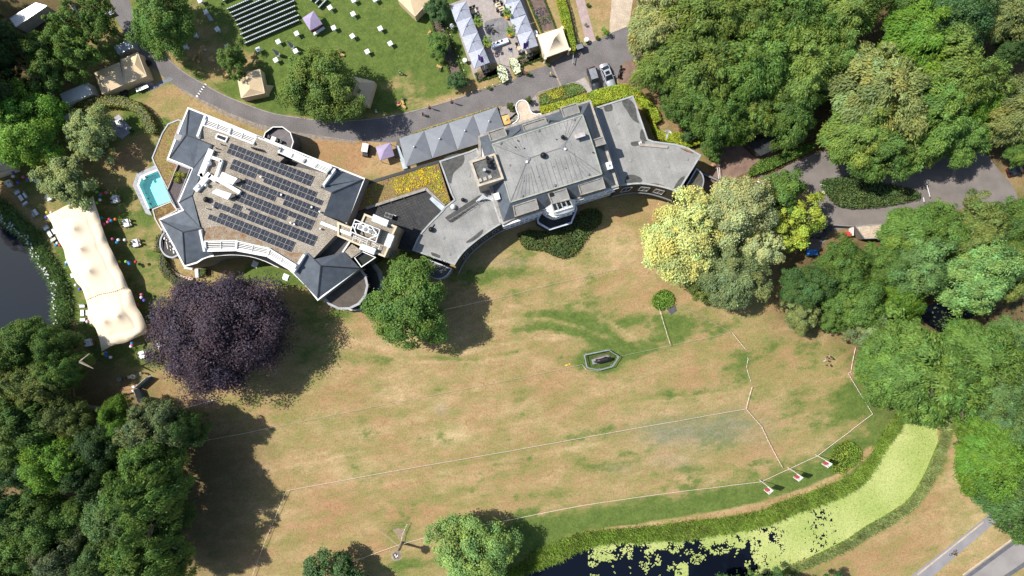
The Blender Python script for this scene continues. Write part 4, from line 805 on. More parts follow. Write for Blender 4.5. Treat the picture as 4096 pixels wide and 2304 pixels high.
ch = MB().box(ZM(2010, 815, MT+.75), (1.7, .55, 1.3), R(18)).build('chimney', M('chimney_stone', (.42, .36, .32), .9, .2), man); MB().box(ZM(2010, 815, MT+1.45), (1.85, .7, .12), R(18)).build('chimney_cap', M('chimney_cap', (.45, .42, .4), .9, .2), ch)
hb = MB().box(t21(975, 222, ME+1.2), (1.0, 1.3, 1.2), R(17)).build('roof_box', WHITE, man); MB().lathe(t21(975, 215, ME+1.85), [(.2, 0), (.2, .2), (.1, .25)], 10).build('cowl', METAL, hb)
MB().box(t11(2425, 530, ME+1.4), (.95, 1.2, .9), R(17)).build('roof_box', WHITE, man)
# south front: windows, quoins, cornices and the centre bay with its white glazed dormer
def facade(A, B, n_, z0=0.6, skip=()):
    A = Vector((A.x, A.y, 0)); B = Vector((B.x, B.y, 0)); d = (B-A).normalized(); o_ = Vector((d.y, -d.x, 0)); L_ = (B-A).length
    cn = MB()
    for z, pr in ((5.3, .3), (9.9, .35), (.5, .2)): cn.beam(A+o_*.12+Vector((0, 0, z)), B+o_*.12+Vector((0, 0, z)), pr, .28)
    cn.each('cornice', WHITE, man)
    for i in range(n_):
        f = (i+.5)/n_
        if i in skip: continue
        for z in (2.9, 7.6):
            p = A.lerp(B, f)+Vector((0, 0, z)); wn = MB().box(p+o_*.07, (L_/n_*.42, .1, 2.5), math.atan2(d.y, d.x)).build('window', GLASS, man)
            fm = MB(); ww = L_/n_*.23
            for s in (-1, 1): fm.beam(p+o_*.12+d*s*ww+Vector((0, 0, -1.35)), p+o_*.12+d*s*ww+Vector((0, 0, 1.35)), .16, .2)
            for z2, hh in ((1.4, .25), (-1.4, .2), (.4, .08)): fm.beam(p+o_*.12-d*(ww+.12)+Vector((0, 0, z2)), p+o_*.12+d*(ww+.12)+Vector((0, 0, z2)), hh, .22)
            fm.build('frame', WHITE, wn)
facade(meave[8], meave[6], 4); facade(meave[5], meave[4], 3)
bp_ = [t21(300, 675, ME), t21(325, 735, ME), t21(420, 790, ME), t21(605, 740, ME), t21(640, 640, ME), t21(640, 560, ME)]
bp_ = [t21(305, 660, ME), t21(330, 668, ME), t21(432, 722, ME), t21(628, 662, ME), t21(640, 560, ME)]
MB().prism(bp_, 0, ME).build('bay', M('bay_stucco', (.56, .53, .55), .85, .08), man); MB().rim(bp_, ME+.1, .3, .12).build('bay_cornice', WHITE, man)
facade(bp_[1], bp_[2], 1); facade(bp_[2], bp_[3], 2)
dm = dormer(P(t21, [(358, 500), (545, 440), (588, 560), (400, 605)], 13.2), 13.2)
gb = MB(); g1_, g2_, g3_, g4_ = t21(398, 603, 13.0), t21(575, 555, 13.0), t21(610, 625, 11.6), t21(425, 682, 11.6)
gb.poly([g1_, g2_, g3_, g4_]); glz = gb.build('glazed_slope', GLASS, dm); bars = MB()
for i in range(5): f = i/4; bars.beam(g1_.lerp(g2_, f)+Vector((0, 0, .06)), g4_.lerp(g3_, f)+Vector((0, 0, .06)), .2, .14)
bars.beam(g1_+Vector((0, 0, .06)), g2_+Vector((0, 0, .06)), .22, .14); bars.beam(g4_+Vector((0, 0, .06)), g3_+Vector((0, 0, .06)), .3, .2); bars.build('glazing_bar', WHITE, glz)
up = smooth([t21(420, 672, 11.7), t21(480, 640, 12.0), t21(560, 622, 12.0), t21(618, 616, 11.7)], 4); lo = smooth([t21(428, 718, ME+.3), t21(500, 705, ME+.3), t21(570, 685, ME+.3), t21(632, 658, ME+.3)], 4)
gp = MB().loft(up, lo); gp.build('gable_front', WHITE, dm); ck = MB(); ck.poly([g1_, g4_, t21(428, 718, ME+.3), t21(330, 650, ME+.3)]); ck.poly([g2_, g3_, t21(632, 658, ME+.3), t21(640, 560, ME+.3)]); ck.each('cheek', WHITE, dm)
MB().box(t21(397, 507, 13.3), (.6, .6, .3), R(17)).build('hatch', BLACK, dm)
tz = 4.4
tp = P(t21, [(250, 757), (258, 800), (378, 868), (602, 800), (657, 660), (640, 560), (300, 660)], tz)
MB().prism(tp, 0, tz-.3).build('veranda', DSLATE, man); MB().rim(tp, tz, .32, .1, 0, .35).build('veranda_edge', M('pale_blue_white', (.6, .64, .74), .6), man)
# entrance porch: gravel roof with white rim
por = P(ZM, [(640, 580), (720, 530), (765, 470), (770, 410), (735, 330), (712, 250), (730, 170), (780, 115), (850, 95), (920, 112), (965, 160), (990, 230), (1015, 310), (1060, 360), (1130, 382), (1225, 365), (1245, 440), (835, 590)], 4.6)
MB().prism(por, 3.9, 4.5).build('porch', WHITE, man); MB().poly(inset(por, .15), z=4.52).build('porch_gravel', GRIT, man); MB().rim(por, 4.6, .16, .12).build('porch_rim', WHITE, man)
for x, y in ((740, 200), (960, 200), (1200, 400), (780, 440)): p = ZM(x, y, 4.0); MB().tube([(p.x, p.y, 0), (p.x, p.y, 4)], .18, 10).build('porch_column', WHITE, man)
MB().beam(ZM(835, 582, 5.2), ZM(1275, 435, 5.2), .5, 1.3).build('porch_balustrade', WHITE, man)
# ---------------------------------------------------------------- curved side wings
WH = 6.9
def wingroof(name, label, outl, arc, base):
    b = thing(name, label, 'building', base); return b
lw = thing('side_wing', 'curved left side wing of the mansion with flat grey roof', 'building', t11(2000, 900))
inner = [t11(2470, 800, WH)]+smooth(P(t11, [(2470, 805), (2380, 860), (2240, 960), (2120, 1060), (2050, 1140), (2000, 1220)], WH), 4)
wl = P(t11, [(1842, 170), (2140, 75), (2225, 40), (2260, 130), (2160, 180), (2250, 440), (2360, 440), (2400, 600)], WH)+inner+P(t11, [(1570, 1072)], WH)+smooth(P(t11, [(1570, 1072), (1640, 920), (1740, 800), (1850, 690), (1905, 625)], WH), 3)+P(t11, [(1990, 560), (1960, 500)], WH)
MB().prism(wl, 0, WH-.08).build('wall', M('wing_wall', (.17, .15, .12), .85), lw); MB().poly(inset(wl, .15), z=WH-.04).build('felt_roof', FELT, lw); MB().rim(wl, WH, .3, .12, 0, .3).build('roof_edge', M('zinc_edge', (.33, .35, .35), .6, .15), lw)
STN = M('puddle_stain', (.085, .085, .08), .9, .2, 1.5, 5)
def stain(par, f_, pts, mt=STN, h=None): MB().poly(smooth(P(f_, pts, (h or WH)-.03), 4, True)).build('stain', mt, par)
stain(lw, t11, [(1880, 160), (2000, 100), (2090, 110), (2085, 200), (1990, 290), (1960, 400), (1900, 300)]); stain(lw, t11, [(2110, 990), (2190, 930), (2280, 860), (2270, 910), (2180, 980)]); stain(lw, t11, [(1760, 1090), (1850, 1120), (1840, 1150), (1790, 1140)])
wlk = MB().poly(P(t11, [(1900, 740), (2240, 520), (2330, 500), (2340, 520), (1980, 790), (1950, 790)], WH-.02)).build('roof_walkway', M('dark_walkway', (.075, .073, .07), .85), lw)
wlr = MB()
for i in range(9): p = t11(1945+i*45, 770-i*28, WH); wlr.beam(p, p+Vector((0, 0, 1)), .06, .06)
for z in (.5, 1.0): wlr.beam(t11(1945, 770, WH)+Vector((0, 0, z)), t11(1945+8*45, 770-8*28, WH)+Vector((0, 0, z)), .05, .05)
wlr.build('guard_rail', GREYM, lw)
st = MB()
for i in range(9): st.beam(t11(2215+i*20, 580-i*8, WH+.3+i*.2), t11(2290+i*12, 510+i*9, WH+.3+i*.2), .25, .06)
st.build('roof_steps', METAL, lw)
for x, y, r, mt in ((1765, 862, .5, BLACK), (2085, 565, .38, BLACK), (1985, 635, .5, WHITE)): p = t11(x, y, WH); MB().lathe(p, [(r*.7, 0), (r*.7, .35), (r, .4), (r*.95, .7), (r*.5, .95), (.05, 1.02)], 16).build('dome_cowl', mt, lw, True)
for x, y in ((1888, 945), (2145, 320), (1950, 1110), (2240, 630)): MB().lathe(t11(x, y, WH-.03), [(.3, 0), (.25, .08), (.1, .1)], 14).build('roof_drain', M('drain_ring', (.27, .27, .27), .8), lw)
MB().beam(t11(1740, 870, WH+.15), t11(1785, 805, WH+.15), .3, .3).build('roof_duct', GREYM, lw)
out2 = smooth(P(t11, [(2535, 880), (2440, 925), (2300, 1015), (2180, 1125), (2105, 1235), (2060, 1335)], 0.0), 4)
inn2 = resample([v-Vector((0, 0, .15)) for v in inner[1:]], len(out2)); o2 = resample(out2, len(out2))
mid2 = [a.lerp(b, .62) + Vector((0, 0, 1.4)) for a, b in zip(inn2, o2)]
MB().loft([Vector((m_.x, m_.y, 3.4)) for m_ in mid2], inn2).build('slate_mansard', DSLATE, lw)
gt_ = [Vector((m_.x, m_.y, 3.45)) for m_ in mid2]; MB().loft(gt_, [Vector((v.x, v.y, 0)) for v in mid2]).build('lower_wall', M('dark_wall', (.07, .07, .07), .8), lw); MB().tube([v+Vector((.05, -.08, 0)) for v in gt_], .16, 6).build('gutter', GREYM, lw)
def slopewin(par, lo_, hi_, spots):
    n_ = len(lo_)-1
    for f, wd in spots:
        i = int(f*n_); i2 = min(n_, i+wd); A, B, Cc, D = lo_[i].lerp(hi_[i], .3), lo_[i2].lerp(hi_[i2], .3), lo_[i2].lerp(hi_[i2], .75), lo_[i].lerp(hi_[i], .75)
        nn = (B-A).cross(D-A).normalized(); nn = nn if nn.z > 0 else -nn; q = [v+nn*.06 for v in (A, B, Cc, D)]; wn = MB().poly(q).build('window', GLASS, par); fb_ = MB()
        for u, v in ((0, 1), (1, 2), (2, 3), (3, 0)): fb_.beam(q[u]+nn*.03, q[v]+nn*.03, .12, .1)
        fb_.beam(q[0].lerp(q[1], .5)+nn*.03, q[3].lerp(q[2], .5)+nn*.03, .08, .08); fb_.build('frame', GREYM if par is lw else METAL, wn)
slopewin(lw, gt_, inn2, [(.1, 2), (.3, 2), (.52, 2), (.72, 2)])
ap = smooth(P(t11, [(1685, 1140), (1670, 1210), (1700, 1290), (1770, 1345), (1850, 1362), (1925, 1325), (1975, 1252)], 4.6), 3)
MB().prism(ap, 0, 4.5).build('apse', M('apse_wall', (.2, .19, .19), .85), lw); MB().poly(inset(ap, .15), z=4.54).build('apse_roof', M('apse_felt', (.15, .15, .14), .9, .2, .8, 4), lw); MB().rim(ap, 4.62, .22, .1).build('apse_edge', METAL, lw)
rw_ = thing('side_wing', 'curved right side wing of the mansion with flat grey roof by the wood', 'building', t21(1400, 250))
inr = smooth(P(t21, [(1085, 425), (1150, 415), (1300, 405), (1480, 432), (1600, 465), (1668, 492)], WH), 4)
wr = P(t20, [(830, 1082), (1218, 960), (1368, 1398)], WH)+P(t21, [(1420, -30), (1650, 0), (1770, 35), (1905, 112)], WH)+inr[::-1]+P(t21, [(960, 60)], WH)
MB().prism(wr, 0, WH-.08).build('wall', M('wing_wall2', (.14, .115, .085), .85), rw_); MB().poly(inset(wr, .15), z=WH-.04).build('felt_roof', FELT, rw_); MB().rim(wr, WH, .3, .12, 0, .3).build('roof_edge', M('zinc_edge2', (.36, .38, .38), .6, .15), rw_)
stain(rw_, t20, [(1110, 1010), (1180, 1000), (1240, 1070), (1260, 1180), (1280, 1240), (1210, 1200), (1160, 1120), (1120, 1060)]); stain(rw_, t20, [(930, 1060), (1000, 1050), (1010, 1110), (940, 1120)]); stain(rw_, t21, [(1140, 360), (1170, 310), (1260, 320), (1310, 360), (1280, 390), (1150, 395)]); stain(rw_, t21, [(1700, 340), (1740, 330), (1690, 440), (1630, 460), (1650, 400)]); stain(rw_, t20, [(1300, 1300), (1350, 1340), (1360, 1420), (1290, 1400)]); stain(rw_, t20, [(1200, 1430), (1320, 1420), (1330, 1449), (1220, 1470)])
RUST = M('rust_moss', (.2, .1, .065), .95, .3, 2, 8)
stain(rw_, t21, [(1390, 395), (1470, 400), (1540, 425), (1480, 425), (1410, 410)], RUST); stain(rw_, t21, [(1690, 40), (1800, 70), (1830, 95), (1760, 80)], RUST)
for x, y in ((1192, 165), (1573, 220), (1765, 155), (1065, -205)): MB().lathe(t21(x, y, WH-.03), [(.32, 0), (.26, .08), (.1, .1)], 14).build('roof_drain', M('drain_ring2', (.27, .27, .27), .8), rw_)
MB().prism(P(t21, [(1290, -8), (1570, 18), (1565, 42), (1285, 18)], WH+.3), WH-.1, WH+.25).build('rooflight_strip', M('ribbed_panel', (.36, .32, .28), .8), rw_)
or2 = smooth(P(t21, [(965, 565), (1080, 535), (1200, 520), (1330, 528), (1450, 560), (1560, 600)], 0.0), 4); ir2 = resample([v-Vector((0, 0, .15)) for v in inr], len(or2)); o3 = resample(or2, len(or2))
md = [Vector((b.x+(a.x-b.x)*.25, b.y+(a.y-b.y)*.25, 3.0)) for a, b in zip(ir2, o3)]
MB().loft(md, ir2).build('slate_mansard', M('brown_slate', (.06, .05, .036), .8, .15), rw_); MB().loft([Vector((v.x, v.y, 0)) for v in md], md).build('lower_wall', M('dark_wall2', (.07, .07, .07), .8), rw_); MB().tube([v+Vector((0, -.1, 0)) for v in md], .16, 6).build('gutter', GREYM, rw_)
slopewin(rw_, md, ir2, [(.12, 3), (.4, 3), (.66, 3)])
ap = smooth(P(t21, [(1855, 240), (1915, 300), (1932, 380), (1900, 470), (1820, 520), (1730, 455)], 4.6), 3)
MB().prism(ap, 0, 4.5).build('apse', M('apse_wall2', (.2, .19, .19), .85), rw_); MB().poly(inset(ap, .15), z=4.54).build('apse_roof', M('apse_felt2', (.1, .1, .09), .9, .3, .8, 4, col2=(.07, .06, .05)), rw_); MB().rim(ap, 4.62, .22, .1).build('apse_edge', METAL, rw_)
MB().box(t20(1290, 1440, WH+.1), (.5, .5, .3), R(15)).build('hatch', WHITE, rw_)
# ================================================================ trees
Tr = tree
BW = 'wood beside the house'
Tr(546, 838, 152, 'X0', 'copper', 'huge dark purple copper beech on the brown lawn', 17, 1.02, .4)
Tr(1036, 768, 104, 'L1', 'green', 'lone dark green oak casting its shadow on the brown lawn below the curved wing', 15, 1.0, 1.2)
Tr(812, 222, 91, 'L2', 'beech', 'round yellow-green chestnut on the upper lawn between two tan tents', 13.5, .97, .3, tint=.95)
Tr(412, 52, 82, 'L0', 'green', 'green tree left of the rows of chairs, overhanging the drive', 12.5, 1, .9)
for x, y, r, h, lb in ((182, 72, 58, 15, 'blue-green tree leaning over the white box trailer'), (255, 60, 55, 14, 'blue-green tree spreading towards the top of the drive'), (112, 128, 50, 13, 'blue-green crown above the grey fence panels'), (205, 140, 54, 15, 'blue-green tree shading the tan double tent'), (130, 185, 55, 13, 'blue-green tree above the white container with a curved hedge below')): Tr(x, y, r, 'N%d' % (x % 3), 'green', lb, h*.8, 1.1)
Tr(70, 315, 92, 'L3', 'bright', 'vivid green tree at the left edge beside the small grey terrace', 12, 1)
Tr(15, 290, 60, 'M1', 'bright', 'vivid green tree half out of the picture at the left edge', 10)
Tr(228, 335, 68, 'M2', 'sage', 'round grey-green tree in front of the horseshoe hedge', 9.5)
Tr(168, 455, 68, 'M0', 'sage', 'round olive tree by the upper end of the cream stretch tent', 9.5)
Tr(588, 152, 40, 'N1', 'green', 'small sparse tree above the tan tent with the open flap', 7)
Tr(1098, 22, 34, 'M3', 'blue', 'bushy tree beside the tan tent at the top edge', 5)
Tr(1102, 112, 32, 'M1', 'green', 'bushy small tree halfway down the flower bed', 4.5, 1)
Tr(1150, 203, 25, 'M2', 'blue', 'bushy small tree at the lower end of the flower bed', 4)
Tr(1722, 598, 106, 'L4', 'lime', 'bright yellow-green lime tree in blossom by the right wing', 14.5, .95, .2)
Tr(1855, 535, 92, 'L5', 'pale', 'pale blossoming lime tree behind the brighter one', 15, 1)
Tr(1915, 625, 55, 'M2', 'pale', 'smaller pale blossoming tree next to the two lime trees', 13)
Tr(1835, 690, 85, 'F1', 'grey', 'dull green tree with bare twigs below the lime trees', 13)
Tr(1770, 700, 55, 'F2', 'olive', 'olive tree tucked under the bright lime tree', 10)
Tr(2000, 560, 68, 'N2', 'yellow', 'yellow-green tree over the waste bins', 11)
Tr(1955, 490, 62, 'M1', 'green', 'green tree beside the dirt track and the clipped hedge', 10)
Tr(1190, 1388, 98, 'L2', 'fresh', 'fresh green round tree beside the canal bank at the bottom edge', 12, .95)
Tr(845, 1470, 88, 'M3', 'dark', 'dark green tree at the bottom edge below the stork nest', 9)
# upper right wood
UR = [(1655, 55, 82, 'F0', 'lime', 'yellowish tree by the gravel drive at the top of the wood', .62), (1765, 55, 92, 'F1', 'beech', 'olive beech at the top edge behind the yellowish tree', 1), (1880, 45, 85, 'F2', 'beech', 'olive beech at the top edge, in the middle of the wood', .95), (1990, 40, 85, 'F3', 'green', 'green beech at the top edge, right of the olive ones', 1.1), (2110, 40, 88, 'F0', 'beech', 'light olive beech at the top edge above the brownish tree', 1),
      (1674, 160, 74, 'F3', 'beech', 'beech overhanging the drive beside the motorcycle', 1.05), (1770, 175, 92, 'F2', 'beech', 'broad olive beech behind the clipped hedge corner', .95), (1890, 165, 95, 'F1', 'green', 'green beech in the heart of the upper wood', 1.15), (2005, 165, 90, 'F0', 'beech', 'olive beech left of the brownish tree', 1.05), (2090, 160, 70, 'F3', 'green', 'green beech touching the brownish tree from above', 1.1),
      (1738, 262, 70, 'F1', 'green', 'dark beech overhanging the right wing hedge', .85), (1800, 290, 75, 'F0', 'green', 'shaded beech above the dirt track', .95), (1880, 280, 65, 'F2', 'beech', 'beech in front of the shed roof', .95), (1855, 320, 50, 'L0', 'bright', 'leafy green tree over the end of the clipped hedge', .7), (1985, 285, 72, 'F3', 'green', 'dark beech over the black shed', .8),
      (2200, 235, 112, 'F2', 'rust', 'brownish olive beech rising above its neighbours', 1.25), (2150, 335, 82, 'F1', 'beech', 'olive beech below the brownish one', 1.0), (2200, 374, 78, 'F3', 'green', 'beech spreading over the oval hedge island', 1.0), (2300, 110, 88, 'F1', 'bright', 'bright green beech right of the brownish tree', .8), (2290, 20, 70, 'F2', 'green', 'green beech at the top edge, near the dark bluish tree', 1.1),
      (2390, 55, 88, 'L1', 'blue', 'dark bluish tree at the top edge', .9), (2500, 45, 70, 'F3', 'rust', 'brownish tree in the upper right corner', 1.2), (2395, 190, 95, 'F0', 'beech', 'light olive beech at the right of the wood', 1.05), (2460, 260, 55, 'F1', 'bright', 'bright green edge tree above the forecourt', .75), (2335, 290, 90, 'F2', 'green', 'broad green beech over the forecourt', 1.2), (2405, 345, 64, 'F3', 'green', 'green beech over the right end of the forecourt', 1.1), (2305, 368, 60, 'F0', 'beech', 'beech hanging over the drive loop', 1.0),
      (2545, 280, 75, 'F2', 'rust', 'grey-olive tree at the right edge above the parked car', 1.0), (2545, 120, 45, 'L0', 'dark', 'dark tree at the right edge in the upper wood', 1), (2575, 370, 45, 'F1', 'green', 'green tree at the right edge over the parked car', 1.0), (1790, 375, 28, 'M0', 'green', 'round shrub at the end of the dirt track', 1.1), (1735, 335, 22, 'M1', 'blue', 'grey-green bush by the cane chair statue', .9)]
for x, y, r, k, c_, lb, tn in UR:
    Tr(x, y, r, k, c_, lb, None if r > 60 else max(2.5, r*.19), random.uniform(.94, 1.06), tint=tn, group='trees of the upper right wood')
LR = [(2290, 588, 72, 'F1', 'green', 'green tree along the lower kerb of the forecourt', 1.1), (2362, 582, 68, 'L0', 'green', 'tree above the flowering crown, beside the forecourt', 1.05), (2450, 578, 72, 'F0', 'olive', 'olive tree below the forecourt near the right edge', .95), (2550, 572, 66, 'F2', 'green', 'dark tree at the right edge below the forecourt', .95), (2222, 668, 60, 'L1', 'green', 'tree behind the gravel-roofed store', 1.05), (2112, 668, 60, 'L2', 'green', 'tree beside the blue waste bin', .95), (2290, 670, 80, 'L5', 'mint', 'light green tree in the lower wood', .95), (2455, 690, 90, 'L4', 'mint', 'pale green maple with large leafy clumps', 1.45), (2540, 680, 60, 'F3', 'olive', 'olive tree at the right edge beside the pale maple', 1),
      (2030, 720, 62, 'L3', 'dark', 'dark tree at the lawn edge below the pale lime', 1.05), (2015, 790, 48, 'M2', 'rust', 'rusty-leaved tree at the edge of the brown lawn', 1.1), (2090, 800, 38, 'M0', 'green', 'small green tree next to the rusty one', .95), (2150, 760, 70, 'L1', 'green', 'green tree between the rusty tree and the pond hollow', 1.1), (2180, 820, 52, 'M1', 'grey', 'grey-green tree at the corner of the brown lawn', .9), (2270, 740, 55, 'L2', 'bright', 'bright tree above the dark hollow', .75),
      (2270, 850, 45, 'L3', 'bright', 'bright small tree below the dark hollow', .7), (2330, 940, 125, 'F2', 'green', 'broad flat-topped tree with bare twigs at the canal end', 1.05), (2230, 925, 85, 'F3', 'green', 'tree overhanging the tape fence at the right of the lawn', 1.0), (2440, 900, 95, 'F1', 'green', 'tree with silvery twigs right of the dark hollow', 1.15), (2510, 960, 85, 'L0', 'mint', 'pale green tree at the right edge above the canal', .85), (2290, 1000, 58, 'F0', 'green', 'tree leaning over the duckweed', .9), (2540, 850, 50, 'L1', 'mint', 'pale green tree at the right edge by the sandy patch', .9), (2500, 1060, 75, 'L2', 'mint', 'bluish green tree above the roadside trees', .75),
      (2480, 1145, 88, 'F0', 'bright', 'light green roadside tree beside the canal', .75), (2570, 1090, 55, 'L3', 'blue', 'dark tree at the right edge beside the light green roadside tree', 1.1), (2545, 1255, 88, 'F1', 'dark', 'dark tree at the right edge above the cycle path', 1.35), (2575, 1340, 35, 'M2', 'green', 'small tree at the roadside', 1), (1832, 1497, 55, 'M1', 'dark', 'dark bushy tree at the bottom edge beside the canal', 1.0), (1905, 1482, 38, 'M2', 'green', 'green bush at the bottom edge next to the dark one', 1), (1990, 1492, 45, 'F2', 'blue', 'bluish bush at the bottom edge below the canal', .9), (2090, 1484, 38, 'M0', 'blue', 'small bluish bush at the bottom edge on the far canal bank', .8)]
for x, y, r, k, c_, lb, tn in LR: Tr(x, y, r, k, c_, lb, None if r > 60 else max(3.0, r*.2), random.uniform(.94, 1.06), tint=tn, group='trees of the lower right wood')
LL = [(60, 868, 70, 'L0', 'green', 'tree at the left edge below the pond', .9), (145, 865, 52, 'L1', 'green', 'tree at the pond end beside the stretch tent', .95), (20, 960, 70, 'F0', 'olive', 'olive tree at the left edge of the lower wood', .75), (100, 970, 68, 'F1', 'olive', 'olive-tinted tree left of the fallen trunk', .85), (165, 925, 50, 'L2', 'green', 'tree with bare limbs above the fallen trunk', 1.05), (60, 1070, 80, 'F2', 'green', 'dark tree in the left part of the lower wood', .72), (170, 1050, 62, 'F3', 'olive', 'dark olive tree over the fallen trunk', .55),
      (310, 1055, 52, 'L3', 'bright', 'bright green tree below the folding screen', .75), (395, 1075, 75, 'F2', 'grey', 'grey-green tree at the edge of the brown lawn', .8), (470, 1080, 48, 'L0', 'dark', 'dark tree reaching out over the brown lawn', .95), (75, 1180, 68, 'L5', 'blue', 'bluish tree at the left edge', .75), (160, 1165, 80, 'L4', 'bright', 'yellowish bright tree in the middle of the lower wood', .8), (265, 1120, 70, 'L1', 'dark', 'shaded dark tree between brighter crowns', .6), (240, 1200, 60, 'L3', 'dark', 'shaded tree behind the yellowish bright one', .6),  # the crowns named shaded have that shade put into a lower leaf tint
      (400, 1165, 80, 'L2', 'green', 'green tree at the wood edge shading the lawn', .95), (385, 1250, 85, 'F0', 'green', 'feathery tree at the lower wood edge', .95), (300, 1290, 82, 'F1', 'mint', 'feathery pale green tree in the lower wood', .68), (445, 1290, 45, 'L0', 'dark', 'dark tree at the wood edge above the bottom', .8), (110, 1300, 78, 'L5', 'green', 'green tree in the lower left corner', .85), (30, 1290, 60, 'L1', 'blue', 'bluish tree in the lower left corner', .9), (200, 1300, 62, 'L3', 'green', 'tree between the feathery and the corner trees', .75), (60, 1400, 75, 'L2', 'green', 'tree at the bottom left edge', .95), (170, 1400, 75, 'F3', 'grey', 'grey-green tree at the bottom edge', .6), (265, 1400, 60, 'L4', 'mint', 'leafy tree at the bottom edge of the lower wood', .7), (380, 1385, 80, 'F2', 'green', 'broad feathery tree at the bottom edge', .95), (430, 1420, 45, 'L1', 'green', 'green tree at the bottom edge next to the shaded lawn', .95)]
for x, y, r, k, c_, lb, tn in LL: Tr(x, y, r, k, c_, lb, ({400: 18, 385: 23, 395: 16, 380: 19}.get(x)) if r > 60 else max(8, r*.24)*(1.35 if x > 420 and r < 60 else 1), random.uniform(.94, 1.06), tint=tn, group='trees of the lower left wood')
# shade trees standing in the dark upper left corner
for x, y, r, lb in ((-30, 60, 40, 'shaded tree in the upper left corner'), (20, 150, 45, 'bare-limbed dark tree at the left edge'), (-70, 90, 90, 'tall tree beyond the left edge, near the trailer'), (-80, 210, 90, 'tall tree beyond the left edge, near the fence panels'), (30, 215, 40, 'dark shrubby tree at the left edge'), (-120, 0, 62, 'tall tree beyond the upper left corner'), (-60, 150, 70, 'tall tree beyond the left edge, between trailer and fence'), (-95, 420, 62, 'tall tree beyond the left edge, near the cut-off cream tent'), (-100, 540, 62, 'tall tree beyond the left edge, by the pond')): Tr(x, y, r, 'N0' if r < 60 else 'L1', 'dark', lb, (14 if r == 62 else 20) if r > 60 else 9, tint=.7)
# the fallen tree
ft = thing('fallen_tree', 'fallen grey tree with bare branches and torn roots', 'fallen tree', t02(700, 1190))
tm = MB(); tm.tube([t02(1080, 1215, .5), t02(800, 1195, .8), t02(560, 1180, .9)], [.35, .5, .6], 8)
for pts in ([(700, 1185, 1), (620, 1090, 2.5), (590, 980, 5), (600, 830, 8)], [(770, 1185, 1), (740, 1040, 3), (745, 850, 7), (800, 740, 9), (900, 660, 10)], [(800, 740, 9), (940, 810, 9)], [(575, 1130, 1), (540, 1040, 3), (490, 980, 4)], [(700, 1100, 3), (700, 1060, 4), (740, 1070, 5)], [(760, 1180, 1), (690, 1090, 3), (640, 1020, 4)]): tm.tube(P(t02, pts), [.28]+[.16]*(len(pts)-2)+[.06], 5)
tm.build('trunk', M('dead_wood', (.3, .25, .2), .9, .2), ft); rt = MB(); rr = random.Random(5)
for i in range(16): rt.tube([t02(555, 1180, .8), t02(555+rr.uniform(-55, 25), 1180+rr.uniform(-50, 40), rr.uniform(.3, 1.8))], [.22, .05], 4)
rt.build('roots', M('root_soil', (.12, .08, .06), .95), ft)
# ================================================================ hedges, shrubs and beds
HG, HY = (.07, .13, .02), (.22, .28, .022)
foliage('hedge', P(t20, [(438, -60), (520, -60), (560, 60), (600, 230), (650, 470), (625, 520), (585, 505), (540, 330), (470, 60)], 1.7), 1.7, HY, 'tall yellow-green clipped hedge beside the brick path', 'hedge', .2, 70, .07)
foliage('hedge', P(t20, [(275, 1075), (600, 985), (850, 900), (1060, 845), (1150, 840), (1260, 885), (1380, 990), (1480, 1130), (1500, 1200), (1440, 1240), (1460, 1300), (1560, 1340), (1700, 1330), (1870, 1330), (1915, 1380), (1890, 1440), (1750, 1490), (1620, 1440), (1470, 1400), (1410, 1250), (1310, 1060), (1225, 955), (820, 1060), (790, 1000), (490, 1090), (300, 1150)], 1.6), 1.6, HY, 'long yellow-green clipped hedge bending round the right wing', 'hedge', .22, 60, .1, tint=1.1)
foliage('ground_cover', P(t20, [(275, 960), (420, 890), (600, 835), (690, 860), (745, 915), (560, 985), (280, 1060)], .4), .4, (.085, .16, .035), 'low green bed in front of the yellow hedge', 'plant bed', .28, 55, .15, False)
foliage('ground_cover', P(t20, [(350, 930), (420, 890), (500, 870), (540, 920), (470, 985), (400, 1000)], .55), .55, (.24, .26, .03), 'yellowish low plants in the bed by the entrance', 'plant bed', .28, 55, .15, False)
sh = P(t21, [(60, 900), (170, 860), (300, 880), (450, 860), (600, 760), (680, 690), (760, 650), (860, 645), (915, 700), (900, 790), (820, 870), (760, 930), (700, 1040), (620, 1120), (520, 1150), (430, 1120), (330, 1070), (240, 1060), (140, 1050), (90, 990)], 1.9)
foliage('shrub', sh, 1.9, (.065, .10, .022), 'large rounded evergreen shrub below the centre bay', 'shrub', .3, 30, .14, dome=.75)
foliage('horseshoe_hedge', smooth(P(t00, [(700, 1090), (760, 1010), (900, 965), (1040, 960), (1220, 965), (1380, 1030), (1490, 1140), (1550, 1260), (1555, 1310), (1500, 1345), (1450, 1300), (1390, 1180), (1280, 1090), (1120, 1060), (960, 1070), (860, 1130), (740, 1140)], 2.2), 2, True), 2.0, (.17, .2, .05), 'horseshoe-shaped hedge around the small grey terrace', 'hedge', .26, 30, .12)
foliage('ring_hedge', smooth(P(t01, [(1605, 1100), (1650, 1120), (1670, 1200), (1720, 1290), (1830, 1360), (1960, 1390), (2000, 1420), (1950, 1460), (1800, 1449), (1660, 1350), (1590, 1230)], 1.5), 2, True), 1.5, (.08, .1, .025), 'curved hedge behind the curved bench', 'hedge', .24, 32, .1)
foliage('hedge', P(t01, [(1560, 940), (1615, 890), (1600, 1000), (1620, 1080), (1545, 1085)], 1.3), 1.3, (.08, .1, .025), 'short hedge beside the stained round bay', 'hedge', .24, 32, .1)
foliage('hedge', P(t01, [(2010, 1250), (2065, 1245), (2065, 1320), (2005, 1330)], 1.4), 1.4, (.085, .12, .025), 'small square hedge at the end of the curved bench', 'hedge', .22, 36, .1)
